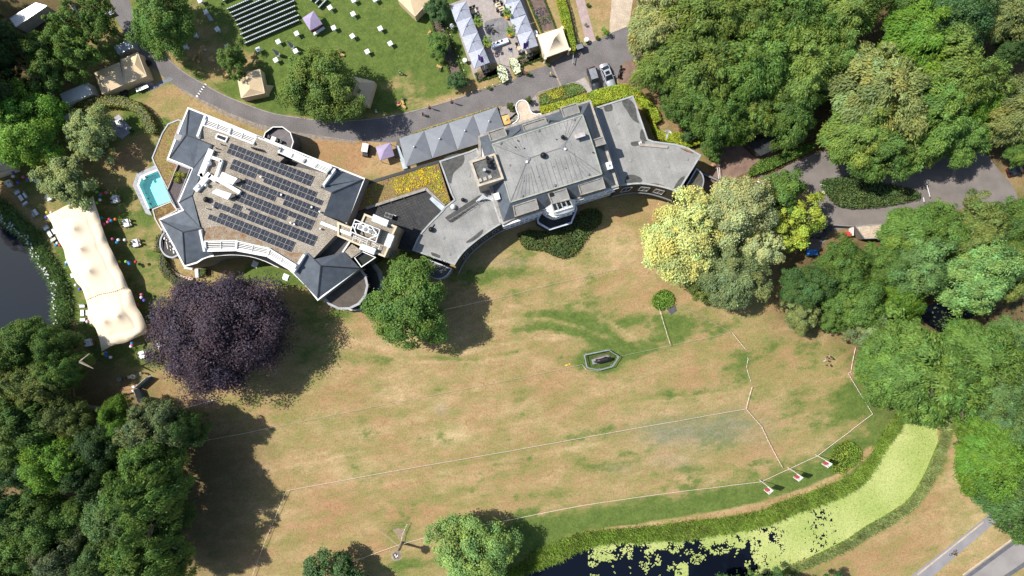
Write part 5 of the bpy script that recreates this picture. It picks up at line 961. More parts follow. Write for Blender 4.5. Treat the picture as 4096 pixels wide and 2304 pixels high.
foliage('shrub', smooth(P(t22, [(1425, 130), (1460, 60), (1540, 15), (1610, 40), (1645, 110), (1635, 170), (1560, 205), (1500, 225), (1440, 180)], 2.0), 2, True), 2.0, (.11, .21, .022), 'bright green clipped bush with a dark slab beside it', 'shrub', .24, 36, .08, dome=.7)
foliage('shrub', smooth(P(t33, [(640, 320), (700, 180), (800, 120), (880, 115), (950, 180), (985, 270), (930, 340), (850, 380), (790, 440), (700, 420), (650, 380)], 1.6), 2, True), 1.6, (.12, .19, .022), 'round green bush on the canal bank beside the flags', 'shrub', .28, 32, .1, dome=.7)
foliage('island_hedge', smooth(P(t31, [(550, 400), (600, 345), (720, 335), (860, 325), (1100, 380), (1400, 430), (1550, 490), (1540, 550), (1400, 580), (1200, 620), (960, 640), (760, 630), (640, 540)], 1.3), 2, True), 1.3, (.06, .10, .025), 'oval evergreen hedge island in the forecourt', 'hedge', .3, 26, .16, dome=.4)
foliage('hedge', P(t31, [(-160, 230), (-60, 150), (100, 110), (330, 10), (470, -20), (480, 40), (380, 95), (200, 170), (20, 260), (-100, 300), (-200, 330)], 1.5), 1.5, (.08, .16, .02), 'bright green clipped hedge between shed and forecourt', 'hedge', .26, 30, .12)
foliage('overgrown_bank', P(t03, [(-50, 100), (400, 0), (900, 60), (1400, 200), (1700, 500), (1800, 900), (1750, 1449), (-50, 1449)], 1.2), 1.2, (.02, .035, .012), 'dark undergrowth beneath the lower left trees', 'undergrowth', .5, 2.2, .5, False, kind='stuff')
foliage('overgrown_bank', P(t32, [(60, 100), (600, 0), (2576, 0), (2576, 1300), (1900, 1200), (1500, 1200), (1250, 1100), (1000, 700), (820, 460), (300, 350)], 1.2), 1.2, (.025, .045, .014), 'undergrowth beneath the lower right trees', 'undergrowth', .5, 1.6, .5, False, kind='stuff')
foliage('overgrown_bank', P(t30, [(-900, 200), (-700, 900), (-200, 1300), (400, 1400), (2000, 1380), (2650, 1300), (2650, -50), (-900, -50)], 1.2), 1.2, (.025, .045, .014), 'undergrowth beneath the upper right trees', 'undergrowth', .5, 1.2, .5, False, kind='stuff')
# box-edged flower beds by the terrace
def strip(name, f, pts, wd, h, col, label, cat='hedge'):
    q = P(f, pts, h); a = []; b_ = []
    for i, p in enumerate(q):
        d = (q[min(i+1, len(q)-1)]-q[max(i-1, 0)]).normalized(); n_ = Vector((-d.y, d.x, 0))*wd/2; a.append(p+n_); b_.append(p-n_)
    return foliage(name, a+b_[::-1], h, col, label, cat, .18, 60, .05)
def bed(f, pts, mt=None): return sheet('flower_bed_soil', P(f, pts), .018, mt or SOIL)
bed(t10, [(1770, 210), (1870, 190), (1960, 440), (2085, 770), (1960, 800), (1920, 640), (1840, 430)])
strip('box_edging', t10, [(1760, 200), (1830, 420), (1900, 600), (1950, 740)], .35, .4, HG, 'low box edging along the lawn side of the flower bed')
strip('box_edging', t10, [(1865, 180), (1960, 430), (2085, 775), (1990, 805)], .35, .4, HG, 'low box edging along the terrace side of the flower bed')
for i, (p, c_, lb) in enumerate((([(1790, 230), (1860, 220), (1900, 330), (1830, 340)], (.055, .085, .03), 'dark green perennials at the top of the flower bed'), ([(1850, 360), (1930, 350), (1990, 520), (1930, 580)], (.075, .105, .035), 'mixed green perennials in the middle of the flower bed'), ([(1920, 600), (2010, 570), (2030, 650), (1950, 670)], (.05, .1, .02), 'dark green clump near the end of the flower bed'))): foliage('perennials', P(t10, p, .5), .5, c_, lb, 'plants', .28, 18, .3, False, rng_seed=i)
bed(ZU, [(1780, -60), (2080, -60), (2330, 580), (2040, 640)])
strip('box_edging', ZU, [(1760, -60), (2050, 640)], .35, .4, HG, 'low box edging left of the lavender bed'); strip('box_edging', ZU, [(2085, -60), (2330, 560)], .3, .4, HG, 'low box edging right of the lavender bed')
for p, c_, lb, i in (([(1870, 200), (2120, 130), (2150, 260), (1950, 330)], (.12, .11, .13), 'grey-mauve patch of lavender in the bed', 1), ([(1940, 370), (2190, 320), (2200, 360), (1960, 410)], (.07, .15, .03), 'bright green row between the lavender patches', 2), ([(1980, 430), (2200, 380), (2240, 440), (2010, 490)], (.075, .09, .085), 'grey-green row of lavender in the bed', 3)): foliage('lavender', P(ZU, p, .35), .35, c_, lb, 'plants', .22, 34, .15, False, rng_seed=i)
bed(ZU, [(1570, 1190), (2020, 1040), (2040, 1150), (1600, 1320)]); strip('box_edging', ZU, [(1560, 1170), (1760, 1100), (2000, 1020)], .35, .4, HG, 'upper box edging of the small square bed'); strip('box_edging', ZU, [(1560, 1190), (1605, 1330), (2040, 1160), (2000, 1040)], .35, .4, HG, 'lower box edging of the small square bed')
foliage('perennials', P(ZU, [(1620, 1200), (1980, 1070), (2000, 1140), (1640, 1280)], .4), .4, (.08, .12, .03), 'leafy plants in the small square bed', 'plants', .25, 14, .2, False)
bed(t10, [(2205, 730), (2420, 680), (2440, 750), (2230, 815)]); strip('box_edging', t10, [(2205, 735), (2230, 815), (2440, 750), (2415, 680)], .35, .4, HG, 'box edging under the terrace parasols')
foliage('perennials', P(t10, [(2225, 740), (2400, 700), (2420, 740), (2240, 790)], .4), .4, (.09, .11, .035), 'leafy plants under the terrace parasols', 'plants', .25, 14, .2, False)
def hydrangea(f, pts, label, seed):
    h = foliage('hydrangea', P(f, pts, 1.1), 1.1, (.1, .17, .03), label, 'hydrangea', .26, 34, .15, rng_seed=seed, dome=.4); p = ccw(P(f, pts, 1.15)); rr = random.Random(seed); m = MB(); xs = [v.x for v in p]; ys = [v.y for v in p]; X_ = np.array([rr.uniform(min(xs), max(xs)) for _ in range(320)]); Y_ = np.array([rr.uniform(min(ys), max(ys)) for _ in range(320)]); ok = inpoly(X_, Y_, p)
    for x, y in zip(X_[ok], Y_[ok]): m.ball((x, y, 1.12+rr.uniform(-.12, .1)), rr.uniform(.1, .17), 6, 0, .7)
    o = m.build('blossom', M('hydrangea_white', (.68, .72, .5), .8, .1)); o.parent = h; return h
hydrangea(t10, [(2430, 660), (2490, 650), (2530, 740), (2545, 800), (2480, 830), (2440, 760)], 'white flowering hydrangea left of the terrace entrance', 1); hydrangea(ZU, [(1400, 1180), (1520, 1165), (1610, 1300), (1620, 1440), (1510, 1500), (1440, 1340)], 'white flowering hydrangea right of the terrace entrance', 2)
foliage('hedge', P(t10, [(1440, 1392), (1690, 1310), (1930, 1232), (2180, 1152), (2420, 1068), (2424, 1085), (2180, 1170), (1930, 1252), (1690, 1330), (1440, 1410)], 1.0), 1.0, HG, 'thin hedge along the drive behind the grey canopies', 'hedge', .26, 40, .2)
foliage('ivy_lawn', P(ZM, [(600, 380), (720, 360), (760, 440), (680, 530)], .1), .1, (.09, .15, .03), 'small green planted corner beside the porch', 'plant bed', .25, 20, .08, False)
# ---------------------------------------------------------------- box balls and the topiary pots
bb = thing('topiary_ball', '', 'topiary', (0, 0, 0)); MB().lathe((0, 0, 0), [(.2, 0), (.27, .4), (.24, .42)], 12).build('pot', BLACK, bb)
foliage('clipped_ball', ring(Vector((0, 0, .85)), .34, 8), .55, HG, None, None, .16, 160, .06, True, .4, parent=bb, dome=.5); BB = Proto(bb)
for f, x, y, lb in ((t20, 762, 62, 'clipped ball in a black pot halfway along the brick path'), (t20, 855, 392, 'clipped ball in a black pot right of the brick path end'), (t20, 757, 435, 'clipped ball in a black pot left of the brick path end'), (t20, 362, 655, 'clipped ball in a black pot at the foot of the cream marquee'), (t20, 145, 750, 'clipped ball in a black pot by the pink beach flag'), (t10, 2350, 895, 'clipped ball in a black pot on the drive edge under the lights'), (t00, 1335, 1320, 'small clipped ball on the corner of the grey terrace'), (t20, 172, 758, 'second clipped ball in a black pot by the pink beach flag')): BB.put(f(x, y), 0, lb)
Tr(1523, 80, 12, 'S1', 'bright', 'small bright round bush beside the gravel drive', 2.4, name='bush', cat='bush', tint=1.1); Tr(1475, 62, 5, 'S0', 'grey', 'tiny grey bush on the dry verge', 1.0, name='bush', cat='bush')
tp_ = thing('topiary', '', 'topiary', (0, 0, 0)); MB().box((0, 0, .4), (.75, .75, .8)).build('planter', BLACK, tp_); m = MB(); m.tube([(0, 0, .8), (0, 0, 1.9)], .06); m.build('stem', BARK, tp_)
for i, (x, y, z) in enumerate(((0, 0, 2.4), (.45, .1, 1.6), (-.4, .2, 1.5), (.05, -.45, 1.6), (-.1, .5, 1.9))): foliage('clipped_ball', ring(Vector((x, y, z)), .3, 7), .5, (.1, .12, .02), None, None, .17, 130, .06, True, z-.3, i, parent=tp_, dome=.5)
TP = Proto(tp_); TP.put(ZM(640, 300), 0, 'black planter of clipped balls left of the porch'); TP.put(ZM(985, 150), 1.2, 'black planter of clipped balls right of the porch'); TP.put(t10(2560, 1090), .7, 'black planter of clipped balls beside the orange parasol')
# ================================================================ shade canopies and parasols
def parasol(corners, h0, h1, mt, label, cat='parasol', name='parasol', ribs=False, mast=True):
    q = ccw(corners); c = sum(q, Vector())/4; r = thing(name, label, cat, (c.x, c.y, 0)); ap = Vector((c.x, c.y, h1)); m = MB()
    for i in range(4): m.add([q[i], q[(i+1) % 4], ap], [[0, 1, 2]])
    for i in range(4): A, B = q[i], q[(i+1) % 4]; m.loft([A, B], [A-Vector((0, 0, .16)), B-Vector((0, 0, .16))])
    cn = m.build('canopy', mt, r); 
    if ribs:
        rb_ = MB()
        for i in range(4):
            rb_.beam(q[i]+Vector((0, 0, .03)), ap+Vector((0, 0, .05)), .07, .04); rb_.beam(q[i].lerp(q[(i+1) % 4], .5)+Vector((0, 0, .03)), ap+Vector((0, 0, .05)), .1, .04)
        rb_.build('rib', M('rib_white', (.55, .58, .66), .6), r); MB().lathe(ap-Vector((0, 0, .05)), [(.3, 0), (.2, .15), (.05, .2)], 10).build('cap', GREYC2, r)
    else: MB().ball(ap+Vector((0, 0, .08)), .2, 12).build('finial', METAL, r)
    if mast: MB().tube([(c.x, c.y, 0), (c.x, c.y, h1)], .07, 8).build('mast', GREYM, r); MB().box((c.x, c.y, .06), (.9, .9, .12)).build('base', GREYM, r)
    return r
for p, lb in (([t10(1440, 1392, 2.9), t10(1690, 1314, 2.9), t11(1772, 145, 2.9), t11(1508, 228, 2.9)], 'grey square canopy nearest the purple gazebo, at the end of the row of four'), ([t10(1692, 1313, 2.9), t10(1934, 1237, 2.9), t11(2025, 65, 2.9), t11(1775, 143, 2.9)], 'second grey square canopy from the purple gazebo'), ([t10(1936, 1236, 2.9), t10(2184, 1157, 2.9), t11(2280, -15, 2.9), t11(2028, 63, 2.9)], 'third grey square canopy from the purple gazebo'), ([t10(2187, 1156, 2.9), t10(2424, 1075, 2.9), t10(2500, 1290, 2.9), t11(2283, -16, 2.9)], 'grey square canopy nearest the porch')): parasol(p, 2.9, 4.4, GREYC, lb)
for p, lb in (([(205, 120), (530, 25), (632, 325), (310, 445)], 'topmost grey parasol in the left terrace row'), ([(320, 445), (633, 330), (755, 635), (440, 750)], 'second grey parasol from the top in the left terrace row'), ([(440, 748), (757, 643), (880, 960), (562, 1077)], 'third grey parasol from the top in the left terrace row'), ([(567, 1077), (878, 962), (1000, 1255), (690, 1382)], 'grey parasol beside the purple flag in the left terrace row'), ([(1180, -235), (1490, -335), (1610, -5), (1305, 88)], 'grey parasol cut by the top edge in the right terrace row'), ([(1305, 88), (1612, 0), (1727, 277), (1413, 392)], 'second grey parasol from the top in the right terrace row'), ([(1415, 398), (1735, 293), (1852, 602), (1545, 697)], 'third grey parasol from the top in the right terrace row'), ([(1547, 700), (1862, 605), (1972, 917), (1650, 1022)], 'grey parasol nearest the cream marquee in the right terrace row')): parasol(P(ZU, p, 2.6), 2.6, 3.5, GREYC2, lb, ribs=True)
parasol(P(ZM, [(430, 430), (570, 390), (625, 560), (480, 612)], 2.5), 2.5, 2.7, M('orange_canvas', (.62, .38, .13), .8), 'small square orange parasol beside the porch')
sheet('terrace_paving', P(ZU, [(180, 90), (480, -20), (1150, -180), (1640, -120), (1990, 900), (1900, 1000), (1560, 1170), (1400, 1180), (1420, 1449), (1470, 1700), (1330, 1560), (1290, 1330), (1150, 1280), (1100, 1260), (760, 1400), (700, 1600)]), .015, M('terrace_slabs', (.38, .335, .31), .9, .08, 1.2, 6, seams=(20, .8, .8, .8)))
sheet('gravel_patch', smooth(P(ZU, [(930, 420), (1150, 370), (1300, 350), (1380, 480), (1420, 640), (1400, 760), (1200, 800), (1000, 840), (900, 560)]), 2, True), .021, M('grey_gravel', (.22, .215, .22), .95, .2, 1, 10, speck=.3))
sheet('canopy_deck', P(t10, [(1420, 1400), (2440, 1070), (2500, 1300)])+P(t11, [(2210, 10), (1530, 235), (1400, 50)]), .016, M('deck_boards', (.14, .12, .11), .85, .15)); MB().prism(P(t11, [(1405, 10), (1435, 20), (1525, 240), (1480, 255)], .9), 0, .9).build('glass_screen', M('pale_glass', (.45, .52, .55), .2), tag(thing('glass_screen', 'pale glass wind screen at the end of the grey canopies', 'screen', t11(1460, 130))))
# ---------------------------------------------------------------- gazebos
def gazebo(corners, h0, h1, mt, label, name='gazebo'):
    q = ccw(corners); c = sum(q, Vector())/4; r = thing(name, label, 'gazebo', (c.x, c.y, 0)); ap = Vector((c.x, c.y, h1)); m = MB()
    for i in range(4):
        A, B = q[i], q[(i+1) % 4]; m.add([A, B, ap], [[0, 1, 2]]); m.loft([A, B], [A-Vector((0, 0, .25)), B-Vector((0, 0, .25))])
    m.build('canopy', mt, r)
    for p in q: pp = p.lerp(Vector((c.x, c.y, p.z)), .04); MB().tube([(pp.x, pp.y, 0), (pp.x, pp.y, h0)], .05, 6).build('leg', DARK, r)
    return r, q
gz, q = gazebo(P(t10, [(465, 182), (580, 108), (668, 240), (545, 308)], 2.3), 2.3, 3.4, PURPLE, 'purple gazebo with a red banner counter beside the rows of chairs')
A, B = t10(562, 318, .2), t10(672, 248, .2); cb = thing('banner_counter', 'dark red printed counter with a white top in front of the purple gazebo', 'counter', t10(625, 300)); d = (B-A).normalized(); o_ = Vector((d.y, -d.x, 0))
RED = M('red_print', (.24, .025, .03), .6, .15); MB().add([A+o_*.55+Vector((0, 0, .05)), B+o_*.55+Vector((0, 0, .05)), B+Vector((0, 0, 1.0)), A+Vector((0, 0, 1.0))], [[0, 1, 2, 3]]).build('banner', RED, cb); MB().beam(A+o_*.85+Vector((0, 0, .5)), B+o_*.85+Vector((0, 0, .5)), .55, .06).build('white_top', WHITE, cb)
lg = MB(); m0 = A.lerp(B, .5)+o_*.25
for i in range(7): p = A.lerp(B, .3+.07*i)+o_*(.22+.1*(i % 2))+Vector((0, 0, .75)); lg.beam(p, p+d*.22+o_*.03, .14, .03)
lg.build('lettering', M('banner_pink', (.7, .5, .48), .6), cb); MB().beam(A+o_*.5+Vector((0, 0, .2)), A+Vector((0, 0, .6)), .05, .3).build('leg', DARK, cb); MB().beam(B+o_*.5+Vector((0, 0, .2)), B+Vector((0, 0, .6)), .05, .3).build('leg', DARK, cb)
gazebo(P(t11, [(1202, 30), (1352, -14), (1392, 118), (1250, 168)], 2.3), 2.3, 3.3, PURPLE, 'purple gazebo on the dry verge beside the grey canopies')
gc = thing('golf_buggy', 'small buggy with white roof parked on the dry verge', 'buggy', t11(1118, 80)); q = t11(1115, 60); a_ = R(80)
rot = Matrix.Rotation(a_, 4, 'Z')
MB().box(q+Vector((0, -.2, .55)), (2.5, 1.15, .55), a_, taper=.9).build('body', DARK, gc); MB().box(q+Vector((0, .1, 1.75)), (1.7, 1.25, .1), a_, taper=.94).build('roof', WHITE, gc); MB().box(q+Vector((.05, -.1, 1.0)), (.6, 1.0, .5), a_).build('seat', BLACK, gc)
for sx in (-.8, .75):
    for sy in (-.5, .5): v = rot @ Vector((sx, sy, 0)); MB().tube([q+v+rot @ Vector((0, -.08, .24))+Vector((0, -.2, 0)), q+v+rot @ Vector((0, .08, .24))+Vector((0, -.2, 0))], .24, 12).build('wheel', BLACK, gc)
for sx in (-.7, .7):
    for sy in (-.5, .5): v = rot @ Vector((sx, sy, 0)); MB().tube([q+v+Vector((0, 0, .7)), q+v+Vector((0, .1, 1.75))], .03, 5).build('roof_post', DARK, gc)
# ---------------------------------------------------------------- tents
def hiptent(corners, he, hr, label, ridge=.5, axis=0, mt=TAN, flap=None, name='tent', open_=None):
    q = ccw(corners); c = sum(q, Vector())/4; r = thing(name, label, 'tent', (c.x, c.y, 0)); m = MB()
    a, b = ((0, 1), (2, 3)) if axis == 0 else ((1, 2), (3, 0)); ma = (q[a[0]]+q[a[1]])/2; mb = (q[b[0]]+q[b[1]])/2
    r1 = ma.lerp(mb, .5-ridge/2); r2 = ma.lerp(mb, .5+ridge/2); r1.z = r2.z = hr
    v = [q[a[0]], q[a[1]], q[b[0]], q[b[1]], r1, r2]; m.add(v, [[0, 1, 4], [1, 2, 5, 4], [2, 3, 5], [3, 0, 4, 5]])
    m.build('roof', mt, r); w_ = MB()
    for i in range(4):
        if i == open_: continue
        A, B = q[i], q[(i+1) % 4]; w_.loft([A+Vector((0, 0, -.04)), B+Vector((0, 0, -.04))], [Vector((A.x+(c.x-A.x)*-.03, A.y+(c.y-A.y)*-.03, 0)), Vector((B.x+(c.x-B.x)*-.03, B.y+(c.y-B.y)*-.03, 0))])
    w_.build('wall', mt, r); e = MB()
    for i in range(4): e.beam(q[i], q[(i+1) % 4], .1, .08)
    e.build('roof_hem', M('tent_hem', (.66, .58, .45), .8), r)
    if flap: MB().poly(flap).build('flap', mt, r)
    return r
fa = t10(80, 850, 2.3), t10(182, 862, .1), t10(125, 968, .1)
hiptent([t00(2382, 748, 2.4), t10(38, 697, 2.4), t10(87, 935, 2.4), t00(2428, 985, 2.4)], 2.4, 3.4, 'tan tent with one wall flap pulled out, below the small sparse tree', .55, 0, flap=list(fa))
hiptent([t10(955, 762, 2.4), t10(1192, 822, 2.4), t10(1122, 1058, 2.4), t10(890, 985, 2.4)], 2.4, 3.3, 'tan tent half hidden by the round chestnut', .5, 0)
hiptent([t10(1425, -8, 2.5), t10(1600, 165, 2.5), t10(1760, -10, 2.5), t10(1580, -180, 2.5)], 2.5, 3.4, 'tan tent with loose side curtains at the top edge', .4, 0)
hiptent([t00(1215, 600, 2.6), t00(1385, 528, 2.6), t00(1475, 765, 2.6), t00(1255, 845, 2.6)], 2.6, 3.5, 'open-fronted half of the tan double tent by the drive', .5, 1, open_=None)
hiptent([t00(950, 730, 2.6), t00(1200, 630, 2.6), t00(1250, 848, 2.6), t00(1030, 945, 2.6)], 2.6, 3.5, 'closed half of the tan double tent under the blue-green tree', .5, 1)
CRM = M('cream_canvas', (.8, .665, .49), .85, .05, .6, 5)
mq = P(t20, [(255, 355), (505, 275), (578, 492), (335, 580)], 2.8); q = ccw(mq); c = sum(q, Vector())/4
mr_ = thing('entrance_marquee', 'cream pagoda marquee with a pointed top and gathered corner curtains by the drive', 'marquee', (c.x, c.y, 0)); m = MB(); N_ = 14; prof = lambda t: 2.8 + 2.3*(t**2.6)
rings = []
for j in range(8): t = j/7*.97; rings.append([Vector((v.x+(c.x-v.x)*t, v.y+(c.y-v.y)*t, prof(t))) for i in range(4) for v in [q[i].lerp(q[(i+1) % 4], s/4) for s in range(4)]])
for j in range(7):
    for i in range(16): k = (i+1) % 16; m.add([rings[j][i], rings[j][k], rings[j+1][k], rings[j+1][i]], [[0, 1, 2, 3]])
m.poly(rings[7]); m.build('canopy', CRM, mr_, True)
w_ = MB()
for i in range(4):
    A, B = q[i], q[(i+1) % 4]
    if (A.y+B.y)/2 > c.y or (A.x+B.x)/2 < c.x-1: w_.loft([A, B], [Vector((A.x, A.y, 0)), Vector((B.x, B.y, 0))])
    else: w_.loft([A, B], [A-Vector((0, 0, .5)), B-Vector((0, 0, .5))])
w_.build('wall', CRM, mr_)
for v in q: MB().lathe((v.x, v.y, 0), [(.28, 0), (.14, 1.1), (.3, 2.7)], 8).build('corner_curtain', CRM, mr_)
# the long stretch tent
left = P(t01, [(465, 720, 2.2), (520, 800, 2.9), (575, 950, 2.6), (640, 1060, 3.2), (662, 1160, 2.4), (720, 1290, 3.1), (765, 1390, 2.4)])+P(t02, [(820, 0, 3.0), (850, 80, 3.2), (884, 200, 2.6), (885, 310, 2.4), (960, 400, 3.1), (1000, 520, 3.0), (1022, 640, 2.0)])
right = P(t01, [(935, 518, 2.6), (962, 620, 3.1), (1008, 745, 2.7), (1050, 890, 3.2), (1092, 990, 2.7), (1140, 1100, 3.2), (1195, 1215, 2.7), (1240, 1320, 3.2), (1292, 1449, 2.8)])+P(t02, [(1320, 30, 3.2), (1378, 175, 2.7), (1430, 270, 3.2), (1478, 400, 2.8), (1470, 455, 2.0)])
top_ = P(t01, [(465, 720, 2.2), (570, 670, 3.0), (680, 612, 2.7), (800, 590, 3.1), (880, 560, 3.0), (935, 518, 2.6)]); bot = P(t02, [(1022, 640, 2.0), (1140, 575, 3.0), (1255, 552, 2.6), (1350, 510, 3.0), (1470, 455, 2.0)])
nU, nV = 45, 120; Lc, Rc, Tc, Bc = resample(smooth(left, 4), nV), resample(smooth(right, 4), nV), resample(smooth(top_, 4), nU), resample(smooth(bot, 4), nU)
peaks = [(t01(735, 850, 5), 2.0), (t01(805, 1055, 5), 2.0), (t01(890, 1275, 5), 2.0), (t02(1045, 335, 5), 1.9), (t02(1185, 280, 5), 2.2), (t01(980, 800, 4), 1.0), (t01(1070, 1010, 4), 1.0), (t01(1170, 1230, 4), 1.0), (t02(1360, 190, 4), 1.0), (t02(1270, 500, 4), 1.0)]
st_ = thing('stretch_tent', 'long cream stretch tent with pointed peaks between pond and lawn', 'tent', t02(1000, 0)); V = []
for j in range(nV):
    v = j/(nV-1)
    for i in range(nU):
        u = i/(nU-1); p = (Lc[j]*(1-u)+Rc[j]*u)+(Tc[i]*(1-v)+Bc[i]*v)-((Lc[0]*(1-u)+Rc[0]*u)*(1-v)+(Lc[-1]*(1-u)+Rc[-1]*u)*v)
        e = min(u, 1-u, v*2.6, (1-v)*2.6); z = 2.55+1.1*min(1, e*4)**.7+(p.z-2.6)*(1-min(1, e*5))
        for pk, a in peaks: d = math.hypot(p.x-pk.x, p.y-pk.y); z += a*math.exp(-d/1.15)*(.35 if a < 1.5 else .75)
        V.append((p.x, p.y, z))
m = MB().add(V, [[j*nU+i, j*nU+i+1, (j+1)*nU+i+1, (j+1)*nU+i] for j in range(nV-1) for i in range(nU-1)]); cnp = m.build('canopy', CRM, st_, True)
sm2 = MB(); j = 76
for i in range(2, nU-3, 2): sm2.beam(Vector(V[j*nU+i])+Vector((0, 0, .05)), Vector(V[j*nU+i+1])+Vector((0, 0, .05)), .16, .05)
sm2.build('seam_lacing', M('seam_tan', (.3, .2, .12), .8), cnp)
for pk, a in peaks[:5]: p_ = Vector(min(V, key=lambda w__: (w__[0]-pk.x)**2+(w__[1]-pk.y)**2)); MB().tube([(p_.x, p_.y, 0), p_-Vector((0, 0, .02))], .05, 6).build('tent_pole', WOOD, st_)
for L_ in (left[::3], right[::2]):
    for p in L_: MB().tube([(p.x, p.y, 0), p-Vector((0, 0, .1))], .04, 5).build('edge_pole', WOOD, st_)
hiptent(P(t01, [(-80, -250, 2.8), (40, 60, 2.8), (110, 250, 2.4), (-150, 330, 2.8)]), 2.8, 3.6, 'cream tent cut by the left edge', .3, 0, mt=CRM)
# ---------------------------------------------------------------- service yard, upper left
def boxroof(corners, h, wall, roof, name, label, cat):
    q = P(t00, corners, h); c = sum(q, Vector())/len(q); r = thing(name, label, cat, (c.x, c.y, 0)); MB().prism(q, 0.02, h-.03).build('wall', wall, r); MB().prism(inset(q, -.05), h-.03, h).build('roof', roof, r)
    A, B = ccw(q)[0], ccw(q)[1]; e = MB()
    for i in range(4): e.beam(ccw(q)[i], ccw(q)[(i+1) % 4], .12, .1)
    e.build('roof_edge', METAL, r); return r
boxroof([(98, 185), (360, 30), (470, 60), (160, 270)], 3.2, M('pale_panel', (.45, .46, .46), .7), WHITE, 'box_trailer', 'white-roofed box trailer in the upper left corner', 'trailer')
boxroof([(600, 945), (880, 832), (925, 940), (655, 1062)], 2.6, WHITE, WHITE, 'container', 'white container above the horseshoe hedge', 'container')
boxroof([(630, 1175), (720, 1120), (760, 1180), (670, 1230)], 2.4, WHITE, WHITE, 'container', 'white container end hidden by the grey-green tree', 'container')
boxroof([(1150, 470), (1305, 398), (1340, 475), (1190, 545)], 2.6, METAL, M('cool_grey', (.42, .44, .45), .6), 'cold_store', 'grey box unit behind the tan double tent', 'box unit')
boxroof([(215, 495), (390, 400), (480, 395), (430, 470), (290, 535)], 1.2, WHITE, M('pale_sheet', (.55, .57, .58), .7), 'work_table', 'long white serving table in the shade of the yard', 'table')
for p, lb in (([(20, 220), (235, 495)], 'grey fence panel run beside the box trailer'), ([(395, 745), (605, 1045)], 'grey fence panel run left of the white container'), ([(430, 940), (560, 1140)], 'grey fence panel run by the vivid green tree'), ([(720, 20), (850, 200)], 'grey fence panel run beside the drive')):
    A, B = P(t00, p, 0); r = thing('fence_panels', lb, 'fence', A); n_ = max(2, int((B-A).length/2.2))
    for i in range(n_): MB().beam(A.lerp(B, i/n_)+Vector((0, 0, 1.1)), A.lerp(B, (i+.97)/n_)+Vector((0, 0, 1.1)), .06, 2.1).build('panel', M('fence_sheet', (.34, .35, .36), .8), r)
    for i in range(n_+1): MB().tube([A.lerp(B, i/n_), A.lerp(B, i/n_)+Vector((0, 0, 2.3))], .04, 6).build('post', METAL, r)
yb = thing('barrier_pole', 'yellow pole lying at the shaded fence', 'pole', t00(310, 600)); MB().beam(t00(275, 565, .9), t00(390, 725, .9), .14, .14).build('bar', M('yellow_paint', (.6, .33, .04), .6), yb)
for x, y in ((285, 580), (380, 712)): MB().tube([t00(x, y, 0), t00(x, y, .85)], .05).build('leg', GREYM, yb)
for x, y, lb in ((1505, 640, 'beside the open tan tent'), (1265, 945, 'in front of the closed tan tent')):
    p = t00(x, y); r = thing('rubbish_bag', 'heap of black plastic bags '+lb, 'bags', p); rr = random.Random(x)
    for i in range(4): MB().ball(p+Vector((rr.uniform(-.5, .5), rr.uniform(-.5, .5), .35)), .5, 9, 0, .8).build('bag', BLACK, r)
r = thing('serving_trolley', 'metal trolleys with plates beside the wet path', 'trolley', t00(1420, 890)); m = MB()
for i in range(5): m.box(t00(1380+i*24, 905-i*10, .8), (.4, .7, .05), R(25))
m.build('tray', METAL, r); MB().box(t00(1430, 890, .4), (1.9, .6, .7), R(25)).build('frame', DARK, r)
sheet('rubber_matting', P(t00, [(1480, 890), (1700, 770), (1745, 800), (1520, 915)]), .016, M('grey_matting', (.17, .19, .21), .7, .2, 1.5, 6)); sheet('tent_floor', P(t00, [(1440, 820), (1530, 820), (1545, 855), (1450, 880)]), .018, PAVE)
sheet('small_terrace', P(t00, [(1085, 1230), (1195, 1150), (1340, 1310), (1230, 1400), (1180, 1370)]), .02, M('blue_slabs', (.36, .36, .39), .85, .1, 1, 4)); sheet('small_path', P(t00, [(1010, 1160), (1050, 1145), (1090, 1225), (1070, 1240)]), .016, PAVE)
tt = thing('folding_table', 'white cloth heap in the shade beside the drive', 'table', t00(1090, 140)); MB().prism(P(t00, [(1020, 160), (1110, 95), (1150, 135), (1060, 170)], .75), .7, .76).build('table_top', M('bluish_cloth', (.55, .58, .72), .8), tt)
for x, y in ((1040, 155), (1105, 105), (1140, 135), (1065, 163)): p = t00(x, y, .35); MB().box(p, (.06, .06, .7)).build('leg', GREYM, tt)
# ================================================================ rows of chairs
ch = thing('event_chair', 'white-seated event chair in the long rows on the upper lawn', 'chair', (0, 0, 0), 'rows of event chairs on the upper lawn')
TEAL = M('chair_frame', (.06, .11, .125), .5, .1)
MB().box((0, .03, .46), (.3, .3, .08)).build('seat', M('chair_cushion', (.56, .58, .6), .8), ch)
m = MB().box((0, -.22, .68), (.38, .05, .42)); m.build('backrest', TEAL, ch); m = MB()
for sx in (-.17, .17):
    for sy in (-.2, .18): m.tube([(sx, sy, 0), (sx, sy*.9, .44)], .022, 4)
m.box((0, 0, .4), (.38, .42, .04)); m.beam((-.17, -.2, .4), (.17, -.2, .4), .04, .04); m.beam((-.17, .18, .3), (.17, .18, .3), .03, .03); m.build('frame', TEAL, ch)
CH = Proto(ch); rowang = math.atan2(465, 1080)
for (lx, ly), n_ in (((495, 880), 28), ((492, 780), 28), ((427, 695), 28), ((418, 595), 28), ((355, 508), 29), ((325, 420), 28), ((270, 340), 21), ((218, 265), 17), ((158, 185), 12), ((80, 15), 5)):
    for i in range(n_): CH.put(ZC(lx+40.1*i, ly-17.2*i, .4)*1.0 - Vector((0, 0, .4)), rowang+random.gauss(0, .02), 'white-seated event chair in the long rows on the upper lawn')
